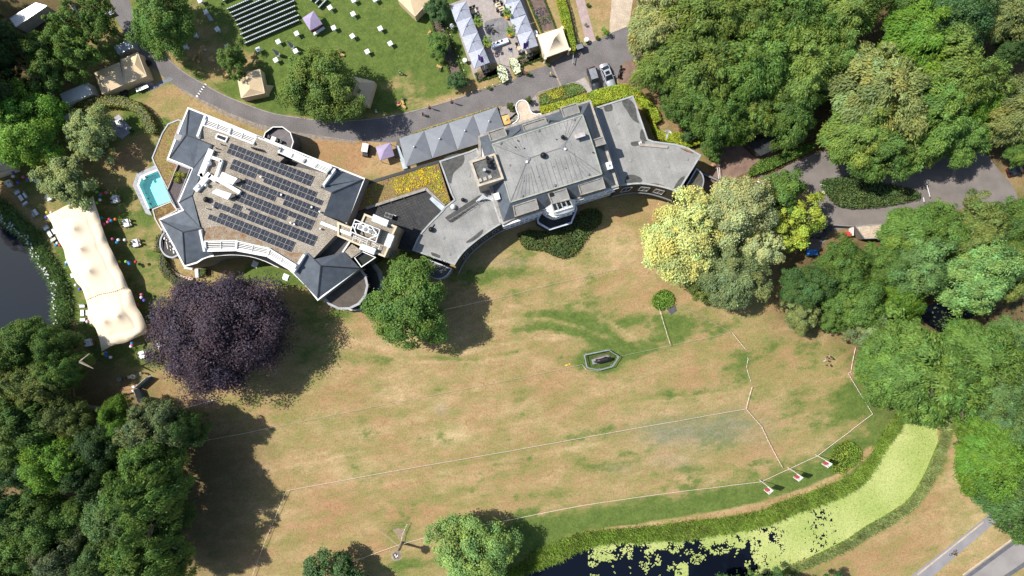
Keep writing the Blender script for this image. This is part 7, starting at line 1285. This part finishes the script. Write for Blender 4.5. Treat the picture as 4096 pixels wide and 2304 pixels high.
tape([(t22, [(2362, 695), (2372, 712), (2357, 790), (2370, 850), (2400, 940)])], 'curved loose barrier tape on the right of the lawn', .3); tape([(t22, [(2400, 990), (2340, 1210)])], 'short upright barrier tape above the long tape corner'); tape([(t22, [(2340, 1210), (2495, 1385), (2535, 1470)]), (t33, [(0, 110), (130, 350)])], 'barrier tape running from the long tape corner towards the flags')
tape([(t22, [(2340, 1210), (1000, 1446)]), (t23, [(0, 178)]), (t13, [(1380, 385), (318, 580)]), (t13, [(100, 1100), (0, 1370), (-60, 1530)])], 'longest barrier tape across the middle of the brown lawn, turning down at the left')
tape([(t32, [(860, 590), (812, 840), (785, 852), (1030, 1260), (785, 1449)]), (t33, [(480, 230), (200, 360), (0, 452)]), (t23, [(2500, 488), (1500, 610), (705, 725), (0, 865)]), (t13, [(2300, 920)])], 'barrier tape along the canal side of the lawn past the three flags'); tape([(t13, [(1900, 1000), (1460, 1115), (1000, 1280), (880, 1332)])], 'barrier tape from the fresh green tree past the stork nest'); tape([(t13, [(1445, 1130), (1258, 980), (1350, 927), (1440, 908), (1530, 908), (1485, 1000), (1462, 1105)])], 'barrier tape sail shape stretched beside the stork nest', 1.0)
tape([(t33, [(2000, 1285), (2380, 1000)])], 'rope line between cycle path and road', .5, .06); tape([(t33, [(435, 515), (630, 410)])], 'short loose rope on the canal bank', .2, .06); tape([(t33, [(1000, 165), (1110, -10)])], 'short rope beside the reeds at the canal head', .3, .06)
ns = thing('stork_nest', 'stork nest of twigs with three white eggs on a tall trunk', 'nest', t13(1470, 1113)); b = t13(1470, 1113); MB().tube([b, b+Vector((.05, 0, 3)), b+Vector((-.05, .05, 6.2))], [.3, .25, .2], 9).build('trunk', M('nest_post', (.3, .26, .22), .9, .2), ns); MB().lathe(b+Vector((0, 0, 6.1)), [(.3, 0), (.75, .15), (.8, .4), (.62, .42), (.4, .25), (.05, .22)], 18).build('nest', M('twig_nest', (.2, .15, .12), .95, .3, 5), ns); tw = MB(); rr = random.Random(9)
for i in range(110): a = rr.random()*6.28; r_ = rr.uniform(.58, .8); p = b+Vector((math.cos(a)*r_, math.sin(a)*r_, 6.45+rr.uniform(-.1, .12))); a2 = a+rr.choice((-1, 1))*rr.uniform(.8, 1.6); tw.beam(p, p+Vector((math.cos(a2)*.45, math.sin(a2)*.45, rr.uniform(-.05, .12))), .025, .025)
tw.build('twigs', M('pale_twigs', (.5, .45, .38), .9, .2), ns)
for dx, dy in ((-.22, .12), (.25, -.03), (-.02, -.22)): MB().ball(b+Vector((dx, dy, 6.48)), .17, 10).build('egg', WHITE, ns)
sheet('bleached_patch', smooth(P(t13, [(1375, 990), (1420, 970), (1500, 980), (1490, 1050), (1450, 1100), (1420, 1040)]), 3, True), .006, M('bleached_soil', (.27, .21, .14), .95, .2, 2, 8))
MB().prism(P(t22, [(1560, 215), (1640, 175), (1655, 230), (1600, 268)]), .0, .12).build('stone_slab', M('slab_dark', (.09, .09, .1), .8)); tag(bpy.data.objects['stone_slab'], 'dark stone slab in bare soil beside the clipped bush', 'slab')
for x, y, s, lb in ((548, 776, .5, 'left yellow board lying by the tape near the statue'), (578, 766, .35, 'right yellow board lying by the tape near the statue')): r = thing('yellow_board', lb, 'board', t22(x, y)); MB().box(t22(x, y, .06), (s, .25, .1), R(12)).build('board', M('board_yellow', (.7, .5, .08), .7), r)
# white hatch slabs on the lawn below the wing
for f, x, y, lb in ((ZB, 683, 730, 'pale square hatch in the shade of the modern wing'), (t11, 300, 1340, 'white square hatch on the sunny lawn by the modern wing'), (t01, 2560, 1210, '')):
    if lb: r = thing('hatch_slab', lb, 'hatch', f(x, y)); MB().box(f(x, y, .12), (1.05, 1.05, .24), R(-22)).build('lid', WHITE, r); MB().box(f(x, y, .03), (1.2, 1.2, .06), R(-22)).build('frame', METAL, r)
# football-goal like bar and corner gate at the beech
gt_ = thing('white_rail', 'white tube rail on posts beside the copper beech', 'rail', t02(2160, 1125)); MB().tube([t02(1840, 1212, .9), t02(2165, 1125, .9)], .07, 6).build('bar', WHITE, gt_)
for x, y in ((1840, 1212), (2000, 1170), (2165, 1125)): MB().tube([t02(x, y, 0), t02(x, y, .9)], .05, 6).build('post', WHITE, gt_)
for x in (2165, 2185): MB().tube([t02(x, 1125, 0), t02(x+2, 1125, 2.4)], .05, 6).build('goal_post', WHITE, gt_)
# curved bench in the ring hedge
bn = thing('curved_bench', 'curved pale bench inside the ring hedge', 'bench', t01(1800, 1300)); arc = smooth(P(t01, [(1685, 1200), (1720, 1260), (1790, 1320), (1880, 1352), (1955, 1362)]), 3); q = resample(arc, 7)
for i in range(6): A, B = q[i], q[i+1]; A2 = A.lerp(B, .02); B2 = A.lerp(B, .96); MB().beam(A2+Vector((0, 0, .38)), B2+Vector((0, 0, .38)), .75, .14).build('seat', M('bench_pink', (.55, .42, .34), .8), bn); d = (B-A).normalized(); nn = Vector((d.y, -d.x, 0)); MB().beam(A2+nn*.4+Vector((0, 0, .5)), B2+nn*.4+Vector((0, 0, .5)), .1, .7).build('backrest', M('bench_back', (.5, .38, .3), .8), bn); MB().box(A.lerp(B, .5)+Vector((0, 0, .16)), (.3, .4, .3)).build('leg', GREYM, bn)
sd_ = thing('white_sofa', 'white covered sofa at the end of the curved bench', 'sofa', t01(1985, 1310)); MB().box(t01(1985, 1300, .35), (.75, 1.7, .4), R(5)).build('seat', M('sofa_white', (.6, .63, .68), .8), sd_); MB().box(t01(1998, 1300, .65), (.18, 1.7, .6), R(5)).build('backrest', M('sofa_white2', (.55, .58, .64), .8), sd_)
sn = thing('side_steps', 'white step block below the slate corner of the modern wing', 'steps', t01(1900, 1240)); MB().box(t01(1900, 1240, .3), (1.6, .8, .5), R(-8)).build('step', WHITE, sn); MB().box(t01(1905, 1232, .6), (.8, .5, .15), R(-8)).build('upper_step', CLOTH, sn)
# folding screen, barbecue and work tables at the wood
fs = thing('folding_screen', 'grey folding screen in two leaves near the fallen tree', 'screen', t02(1400, 1000)); A, B, D = t02(1400, 1000), t02(1525, 890), t02(1455, 1145)
for a, b in ((A, B), (A+Vector((-.03, -.15, 0)), D)): MB().beam(a+Vector((0, 0, 1.1)), b+Vector((0, 0, 1.1)), .08, 2.1).build('leaf', M('screen_grey', (.36, .38, .4), .7), fs); MB().beam(a+Vector((0, 0, .04)), b+Vector((0, 0, .04)), .9, .05).build('foot', GREYM, fs)
for y, lb in ((1005, 'upper serving table heaped with white dishes by the grey screen'), (1045, 'lower serving table in the shade by the grey screen')): r = thing('serving_table', lb, 'table', t02(1300, y)); MB().beam(t02(1225, y+15, .75), t02(1385, y-22, .75), .7, .05).build('table_top', WOOD, r); MB().box(t02(1260, y+5, .36), (.5, .5, .7), R(12)).build('leg', DARK, r); MB().box(t02(1350, y-15, .36), (.5, .5, .7), R(12)).build('leg', DARK, r); MB().box(t02(1340, y-12, .83), (.5, .4, .12), R(12)).build('dish', CLOTH, r)
bq_ = thing('barbecue', 'round drum barbecue with a wooden side table by the wood', 'barbecue', t02(1320, 895)); MB().beam(t02(1285, 900, .8), t02(1350, 885, .8), .6, .06).build('side_table', M('grill_wood', (.5, .38, .24), .8), bq_); MB().lathe(t02(1358, 888), [(.42, 0), (.45, .85), (.36, .85), (.3, .6)], 16).build('drum', METAL, bq_); MB().lathe(t02(1220, 915), [(.3, 0), (.42, .75), (.36, .8), (.1, .6)], 16).build('fire_bowl', GREYM, bq_); MB().box(t02(1290, 900, .4), (.9, .5, .7), R(14)).build('cabinet', BLACK, bq_)
# small grey terrace furniture
put(CT, t00, 1190, 1240, .76, R(30), 'white-clothed table on the small grey terrace', scale=.9)
for x, y, lb in ((1150, 1250, 'left of'), (1230, 1210, 'above'), (1210, 1280, 'below'), (1170, 1215, 'at the upper left of')): WC.put(t00(x, y), random.random()*6, 'wooden chair %s the table on the small grey terrace' % lb)
# bins and stores at the right
st_ = thing('gravel_roofed_store', 'flat gravel-roofed store behind the forecourt', 'store', t31(1000, 890)); q = P(t31, [(875, 825), (1140, 800), (1160, 950), (970, 955)], 2.6); MB().prism(q, 0, 2.5).build('wall', M('store_wall', (.2, .17, .14), .8), st_); MB().poly(inset(q, .1), z=2.54).build('gravel_roof', GRIT, st_); MB().rim(q, 2.6, .14, .1).build('roof_edge', M('store_edge', (.3, .3, .3), .6), st_)
rc = thing('red_canopy', 'small red awning beside the gravel-roofed store', 'awning', t31(805, 905)); MB().prism(P(t31, [(775, 885), (830, 882), (835, 932), (778, 930)], 2.2), 2.1, 2.2).build('cloth', M('red_cloth', (.55, .05, .045), .8), rc); 
for x, y in ((780, 890), (828, 928)): MB().tube([t31(x, y, 0), t31(x, y, 2.1)], .04, 6).build('leg', METAL, rc)
fn = thing('yard_fence', 'low grey fence in front of the waste bins', 'fence', t31(620, 820)); MB().beam(t31(615, 818, .9), t31(860, 832, .9), .08, 1.7).build('panel', M('yard_panel', (.33, .33, .34), .8), fn); MB().beam(t31(838, 835, .9), t31(838, 925, .9), .08, 1.8).build('panel', WHITE, fn)
bi = thing('waste_bin', '', 'bin', (0, 0, 0), 'waste bins under the trees'); BINM = M('bin_body', (.04, .045, .05), .5); MB().box((0, 0, .6), (1.1, .8, 1.1), taper=1.08).build('body', BINM, bi); MB().box((0, 0, 1.2), (1.22, .9, .1)).build('lid', BINM, bi)
for s in (-.4, .4): MB().tube([(s-.04, .35, .1), (s+.04, .35, .1)], .1, 8).build('wheel', BLACK, bi)
BI = Proto(bi)
for x, y, lb in ((575, 860, 'black waste bin next to the grey yard fence'), (440, 920, 'black waste bin nearest the yellow-green tree'), (520, 925, 'black waste bin in the middle of the bin yard')): BI.put(t31(x, y), .1, lb, scale=1.15)
cbn = thing('blue_skip', 'blue waste skip half hidden under the trees', 'skip', t31(440, 1090)); BLU = M('skip_blue', (.03, .16, .5), .5); MB().box(t31(440, 1090, .65), (1.7, 1.0, 1.2), R(3), taper=1.1).build('body', BLU, cbn); MB().box(t31(440, 1090, 1.28), (1.9, 1.15, .08), R(3)).build('lid', M('skip_lid', (.05, .22, .62), .5), cbn)
shd = thing('shed', 'long black flat-roofed shed under the beeches', 'shed', t21(2560, 0)); q = P(t20, [(2300, 1449), (2560, 1360), (2900, 1240)], 2.8)+P(t30, [(350, 1270), (385, 1360), (130, 1449)], 2.8)+P(t21, [(2500, 110)], 2.8); q = [t20(2380, 1449, 2.8), t30(340, 1275, 2.8), t30(385, 1362, 2.8), t21(2500, 110, 2.8)]; MB().prism(q, 0, 2.7).build('wall', M('shed_wall', (.05, .045, .04), .8), shd); MB().prism(inset(q, -.15), 2.7, 2.8).build('roof', M('shed_roof', (.035, .038, .04), .75, .2), shd)
for a, b, lb in (((1600, 415), (1630, 530), 'thin white goal frame on the forecourt'), ((1565, 540), (1572, 580), 'white post rail at the forecourt kerb')): r = thing('goal_frame', lb, 'frame', t31(*a)); MB().tube([t31(*a, 0), t31(*a, 1.2), t31(*b, 1.2), t31(*b, 0)], .06, 6).build('tube', WHITE, r)
for x, y, s, lb in ((545, 415, .45, 'pale boulder at the upper end of the hedge island'), (560, 492, .4, 'pale boulder at the lower end of the hedge island')): r = thing('boulder', lb, 'boulder', t31(x, y)); MB().ball(t31(x, y, s*.5), s, 8, 0, .75).build('stone', M('pale_stone', (.5, .47, .4), .9, .2), r)
wh_ = thing('white_tarpaulin', 'crumpled white tarpaulin under the trees by the dirt track', 'tarpaulin', t21(2520, 385)); rr = random.Random(3); m = MB()
for i in range(7): m.ball(t21(2500+rr.uniform(-30, 60), 380+rr.uniform(-25, 30), .6), rr.uniform(.25, .5), 6, 0, .6)
m.build('sheet', WHITE, wh_)
gr_ = thing('ramp_rail', 'white handrail of the ramp at the right wing', 'rail', t21(2075, 290))
for a, b in (((2068, 240), (2080, 350)), ((2085, 235), (2095, 345))): MB().tube([t21(*a, 0), t21(*a, 1), t21(*b, 1), t21(*b, 0)], .05, 6).build('rail', WHITE, gr_)
for a, b, lb in (((1900, 290), (2110, 380), 'upper dark ramp wall beside the right wing'), ((2030, 430), (2100, 460), 'lower dark ramp wall beside the right wing')): r = thing('ramp_wall', lb, 'wall', t21(*a)); MB().beam(t21(*a, .5), t21(*b, .5), .3, 1.0).build('wall', DSLATE, r); MB().beam(t21(*a, 1.03), t21(*b, 1.03), .36, .06).build('coping', GREYM, r)
for x, y, lb in ((2100, 405, 'terracotta planter nearest the ramp'), (2185, 350, 'terracotta planter on the dirt track'), (2018, 215, 'terracotta planter at the corner of the right wing')): r = thing('planter', lb, 'planter', t21(x, y)); MB().lathe(t21(x, y), [(.3, 0), (.45, .55), (.4, .6)], 12).build('pot', M('terracotta', (.45, .24, .15), .8), r); MB().ball(t21(x, y, .7), .35, 8).build('plant', M('dry_plant', (.4, .3, .2), .9), r)
sb2 = thing('bathing_statue', 'pale grey scalloped stone basin in the hedge at the right wing', 'basin', t20(1560, 1370)); MB().lathe(t20(1560, 1370), [(.5, 0), (.6, .5), (.95, .9), (.85, .95), (.3, .8)], 14, sx=.9, sy=1.15).build('basin', METAL, sb2); MB().box(t20(1555, 1380, 1.2), (.5, 1.3, .7), R(-15), taper=.7).build('spout', M('stone_grey', (.4, .43, .45), .8), sb2)
tri = thing('a_frame_sign', 'small white two-panel sign on the lawn below the tan tent', 'sign', t10(1205, 1115)); MB().box(t10(1203, 1105, .35), (.4, .05, .6), R(10), rx=.3).build('panel', WHITE, tri); MB().box(t10(1210, 1125, .35), (.4, .05, .6), R(10), rx=-.3).build('panel', WHITE, tri)
cb2 = thing('site_cabinet', 'dark cabinet on the drive at the end of the tall hedge', 'cabinet', t20(680, 470)); MB().box(t20(680, 468, .9), (1.2, .8, 1.7), R(20)).build('body', DARK, cb2); MB().box(t20(680, 468, 1.78), (1.3, .9, .06), R(20)).build('lid', GREYM, cb2)
pl2 = thing('barrier_pole', 'white pole barrier leaning beside the drive', 'pole', t20(615, 560)); MB().tube([t20(612, 640, .8), t20(620, 520, 1.0)], .08, 7).build('bar', METAL, pl2); MB().tube([t20(614, 635, 0), t20(614, 635, .8)], .06).build('post', GREYM, pl2); MB().tube([t20(619, 528, 0), t20(619, 528, 1)], .06).build('post', GREYM, pl2)
# ================================================================ cars, motorcycle, people
def car(name, lb, c, rz, L_, W_, Hh, col, suv):
    r = thing(name, lb, 'car', c); rot = Matrix.Translation(c) @ Matrix.Rotation(rz, 4, 'Z'); paint = M('paint_'+name, col, .25, .05, metal=.25, spec=.6); hl, hw = L_/2, W_/2
    st = [(-hl, .86, .42, .62), (-hl+.12, .93, .3, .86), (-hl+.7, .99, .25, .93), (-.6, 1, .25, .95), (.7, 1, .25, .95), (hl-1.0, .97, .25, .9), (hl-.3, .88, .3, .78), (hl, .7, .42, .62)]; m = MB(); rows = []
    if suv: st = [(a, b_, c_, d_*1.12) for a, b_, c_, d_ in st]
    for x, wf, zl, zb in st: rows.append([rot @ Vector(v) for v in ((x, -hw*wf*.94, zl), (x, -hw*wf, (zl+zb)/2), (x, -hw*wf*.93, zb), (x, 0, zb+.04), (x, hw*wf*.93, zb), (x, hw*wf, (zl+zb)/2), (x, hw*wf*.94, zl))])
    for a, b_ in zip(rows, rows[1:]): m.loft(a, b_)
    m.poly(rows[0]); m.poly(rows[-1]); m.build('body', paint, r, True)
    zb = .97*(1.12 if suv else 1); x0, x1, t0, t1 = ((-hl+.25, hl-1.45, -hl+.55, hl-2.15) if suv else (-hl+.75, hl-1.45, -hl+1.5, hl-2.3)); lo = [(x0, -hw*.9, zb), (x1, -hw*.88, zb), (x1, hw*.88, zb), (x0, hw*.9, zb)]; hi_ = [(t0, -hw*.74, Hh), (t1, -hw*.72, Hh), (t1, hw*.72, Hh), (t0, hw*.74, Hh)]
    lo = [rot @ Vector(v) for v in lo]; hi_ = [rot @ Vector(v) for v in hi_]
    for i, nm in enumerate(('side_window', 'windscreen', 'side_window', 'rear_window')): MB().loft([lo[i], lo[(i+1) % 4]], [hi_[i], hi_[(i+1) % 4]]).build(nm, GLASS, r)
    cr_ = [rot @ Vector(v) for v in ((t0, -hw*.75, Hh+.01), ((t0+t1)/2, -hw*.75, Hh+.06), (t1, -hw*.73, Hh+.01))]; cl_ = [rot @ Vector(v) for v in ((t0, hw*.75, Hh+.01), ((t0+t1)/2, hw*.75, Hh+.06), (t1, hw*.73, Hh+.01))]; MB().loft(cr_, cl_).build('roof', M('suv_roof', (.24, .25, .27), .3) if suv else paint, r)
    pil = MB()
    for i in range(4): pil.beam(lo[i], hi_[i], .1, .07)
    for i in (0, 2): pil.beam(lo[i].lerp(lo[(i+1) % 4], .5), hi_[i].lerp(hi_[(i+1) % 4], .5), .08, .05)
    pil.each('pillar', paint, r)
    if suv:
        for s in (-1, 1): MB().tube([rot @ Vector((t0+.1, s*hw*.68, Hh+.1)), rot @ Vector((t1-.1, s*hw*.68, Hh+.1))], .03, 6).build('roof_rail', METAL, r)
        gr_ = MB()
        for i in range(6): gr_.beam(rot @ Vector((t0+.1, (i-2.5)*.22, Hh+.075)), rot @ Vector((t1-.2, (i-2.5)*.22, Hh+.075)), .04, .02)
        gr_.build('roof_ribs', METAL, r)
    else: MB().poly([rot @ Vector(v) for v in ((t1-.85, -.42, Hh+.075), (t1-.2, -.42, Hh+.05), (t1-.2, .42, Hh+.05), (t1-.85, .42, Hh+.075))]).build('sunroof', GLASS, r)
    for sx in (-hl+.85, hl-.9):
        for s in (-1, 1): p = rot @ Vector((sx, s*(hw-.1), .33)); d = rot.to_3x3() @ Vector((0, .12, 0)); w__ = MB().tube([p-d, p+d], .33, 16).build('wheel', BLACK, r); MB().tube([p-d*1.05, p+d*1.05], .2, 12).build('rim', METAL, w__)
    for s in (-1, 1):
        MB().box(rot @ Vector((hl-.16, s*hw*.6, .68*(1.1 if suv else 1))), (.22, .42, .14), rz).build('headlight', M('lens', (.7, .72, .75), .2), r); MB().box(rot @ Vector((-hl+.05, s*hw*.66, .72*(1.1 if suv else 1))), (.12, .4, .16), rz).build('tail_light', M('tail_red', (.3, .01, .015), .3), r); MB().box(rot @ Vector((x1-.5, s*(hw+.1), zb+.05)), (.14, .24, .15), rz).build('mirror', paint, r)
car('parked_suv', 'dark grey estate car with a ribbed silver roof parked by the hedge', t20(822, 805), R(-72), 4.75, 1.85, 1.62, (.05, .052, .062), True); car('parked_sedan', 'silver saloon car with a glass sunroof parked by the hedge', t20(958, 770), R(-68), 5.0, 1.86, 1.42, (.45, .47, .5), False); car('parked_hatchback', 'black car half hidden by trees at the right edge', t31(2490, 260), R(20), 4.3, 1.75, 1.48, (.02, .02, .022), False)
mc = thing('motorcycle', 'black motorcycle parked beside the two cars', 'motorcycle', t20(1080, 735)); rot = Matrix.Translation(t20(1080, 735)) @ Matrix.Rotation(R(75), 4, 'Z'); tf = lambda *v: rot @ Vector(v)
for x in (-.75, .75): w__ = MB().tube([tf(x, -.07, .32), tf(x, .07, .32)], .32, 16).build('wheel', BLACK, mc); MB().tube([tf(x, -.08, .32), tf(x, .08, .32)], .16, 10).build('rim', METAL, w__)
MB().tube([tf(-.55, 0, .6), tf(0, 0, .62), tf(.4, 0, .78)], [.16, .2, .17], 10).build('tank', M('bike_paint', (.02, .02, .022), .25), mc); MB().tube([tf(-.85, 0, .78), tf(-.2, 0, .78)], [.12, .17], 8).build('seat', BLACK, mc); MB().tube([tf(.75, 0, .32), tf(.5, 0, .95)], .05, 6).build('fork', METAL, mc); MB().tube([tf(.35, -.42, 1.02), tf(.5, 0, .98), tf(.35, .42, 1.02)], .035, 6).build('handlebar', BLACK, mc); MB().box(tf(-.1, 0, .38), (.5, .35, .35), R(75)).build('engine', GREYM, mc); MB().ball(tf(.82, 0, .95), .17, 10).build('headlamp', M('lamp_dark', (.05, .05, .055), .2), mc); MB().ball(tf(.95, .05, 1.0), .28, 12).build('windshield', BLACK, mc); MB().box(tf(-.95, 0, .95), (.4, .42, .32), R(75)).build('top_box', BLACK, mc)
SKIN = M('skin', (.55, .33, .23), .6, .05)
def person(f, x, y, rz, lb, top, legs, hair, pose='walk', seat=0, extra=None):
    r = thing('person', lb, 'person', f(x, y)); s = .32 if pose == 'walk' else .04; a = .22 if pose == 'walk' else .05; z0 = seat
    pv = [(0, 0, .95), (0, 0, 1.15), (0, 0, 1.38), (0, 0, 1.52), (0, .01, 1.63), (0, 0, 1.73)]; pe = [(0, 1), (1, 2), (2, 3), (3, 4), (4, 5)]; pr = [(.15, .11), (.14, .1), (.17, .1), .06, (.085, .1), .07]
    for sx, st in ((-1, s), (1, -s)):
        k_ = len(pv)
        if pose == 'ride': pv += [(.1*sx, .35, .9), (.1*sx, .42+.1*sx, .5), (.1*sx, .52+.1*sx, .46)]
        else: pv += [(.1*sx, st*.45, .52), (.1*sx, st, .09), (.1*sx, st+.17, .05)]
        pe += [(0, k_), (k_, k_+1), (k_+1, k_+2)]; pr += [.075, .045, .035]; k_ = len(pv)
        if pose == 'ride': pv += [(.22*sx, .05, 1.36), (.25*sx, .3, 1.15), (.24*sx, .5, 1.08), (.24*sx, .58, 1.06)]
        else: pv += [(.21*sx, 0, 1.38), (.26*sx, -st*a*1.4, 1.1), (.25*sx, .1-st*a*2, .86), (.24*sx, .12-st*a*2, .8)]
        pe += [(2, k_), (k_, k_+1), (k_+1, k_+2), (k_+2, k_+3)]; pr += [.05, .042, .032, .035]
        for q in range(5): k2 = len(pv); o_ = (q-2)*.018; v = pv[k_+3]; pv.append((v[0]+o_*.4, v[1]+o_+(.03 if q == 4 else 0), v[2]-.08+abs(q-2)*.008)); pe.append((k_+3, k2)); pr.append(.009)
    b_ = skin('body', pv, pe, pr, SKIN, r, 1)
    def part(nm, idx, grow, mat): mp = {j: i for i, j in enumerate(idx)}; skin(nm, [pv[j] for j in idx], [(mp[u], mp[v]) for u, v in pe if u in mp and v in mp], [tuple(q+grow for q in (pr[j] if isinstance(pr[j], tuple) else (pr[j],)*2)) for j in idx], mat, r, 1)
    L0 = 6; A0 = 9; step = 3+4+5
    part('top', [0, 1, 2, 3]+[A0, A0+1, A0+step, A0+step+1], .022, top); part('trousers', [0, L0, L0+1, L0+step, L0+step+1], .022, legs)
    hm = MB().ball((0, -.015, 1.69), .118, 10, 0, .95).build('hair', hair, None, True); hm.parent = r
    fc = MB().ball((0, .105, 1.63), .02, 6); fc.ball((.035, .09, 1.66), .012, 5); fc.ball((-.035, .09, 1.66), .012, 5); fc.box((0, .095, 1.585), (.05, .01, .012)); o = fc.build('face', M('face_detail', (.3, .14, .1), .6)); o.parent = r
    r.rotation_euler = (0, 0, rz); r.location.z = z0; return r
mk = lambda nm, c_: M('cloth_'+nm, c_, .85, .08)
NAVY, WSH, BLK, HIV, JEAN, PNK, BRN, KHK = mk('navy', (.02, .03, .06)), mk('white', (.75, .75, .75)), mk('black', (.015, .015, .017)), mk('yellow', (.6, .65, .12)), mk('jeans', (.06, .1, .2)), mk('pink', (.5, .2, .25)), mk('brown', (.25, .15, .1)), mk('khaki', (.35, .3, .2))
HB, HD = M('brown_hair', (.1, .055, .025), .7), M('dark_hair', (.02, .015, .012), .6); HBL = M('fair_hair', (.4, .28, .13), .7)
person(t10, 1458, 745, R(-60), 'person in a white shirt and dark waistcoat walking on the lawn', WSH, NAVY, HD); person(t10, 1685, 1160, R(75), 'person in dark clothes walking on the drive near a beach flag', BLK, KHK, HB); person(t20, 388, 760, R(100), 'person in a yellow top and jeans walking by the brick gutter', HIV, JEAN, HBL); person(t00, 1345, 365, R(-70), 'person in dark clothes walking under the drive-side tree', BRN, BLK, HB); person(t00, 1625, 560, R(-35), 'person in black in the shade on the drive', BLK, BLK, HD); person(t00, 1035, 110, 0, 'person in dark clothes standing beside the white cloth heap', NAVY, BLK, HD, 'stand'); person(t02, 1450, 855, R(-80), 'person in a pale top standing by the barbecue', WSH, BLK, HD, 'stand'); person(t32, 590, 682, R(-60), 'person in a checked pale top, upper of the group on the lawn', KHK, BLK, HD); person(t32, 612, 700, R(-70), 'person in dark clothes in the middle of the group on the lawn', BLK, NAVY, HD); person(t32, 565, 722, R(-50), 'person in a pink top in the group on the lawn', PNK, WSH, HB); person(t32, 590, 768, R(-75), 'person in brown walking apart below the group on the lawn', BRN, BLK, HD)
person(t01, 1000, 125, R(-60), 'person in black beside the small table by the grey-green tree', BLK, BLK, HD)
bk = thing('bicycle', 'bicycle ridden along the cycle path', 'bicycle', t33(1850, 1208)); a_ = R(38); rot = Matrix.Translation(t33(1850, 1208)) @ Matrix.Rotation(a_, 4, 'Z'); tf = lambda *v: rot @ Vector(v)
for x in (-.52, .52): pts = [tf(x+.34*math.cos(t*.5236), 0, .35+.34*math.sin(t*.5236)) for t in range(13)]; MB().tube(pts, .025, 5).build('wheel', BLACK, bk)
m = MB()
for a, b in (((-.52, 0, .35), (0, 0, .32)), ((0, 0, .32), (.4, 0, .8)), ((-.12, 0, .85), (0, 0, .32)), ((-.12, 0, .8), (.4, 0, .8)), ((-.52, 0, .35), (-.12, 0, .8)), ((.52, 0, .35), (.38, 0, .95))): m.tube([tf(*a), tf(*b)], .022, 5)
m.build('frame', M('bike_frame', (.1, .1, .11), .4), bk); MB().tube([tf(.3, -.28, 1.02), tf(.4, 0, .98), tf(.3, .28, 1.02)], .02, 5).build('handlebar', BLACK, bk); MB().box(tf(-.15, 0, .88), (.26, .16, .06), a_).build('saddle', BLACK, bk)
rd_ = person(t33, 1848, 1210, a_-R(90), 'person in a dark top and bare legs riding the bicycle on the cycle path', BLK, KHK, HB, 'ride'); rd_.location.x -= .1
for ob in bpy.data.objects:
    if ob.type == 'MESH' and ob.name.startswith(('rock',)): pass
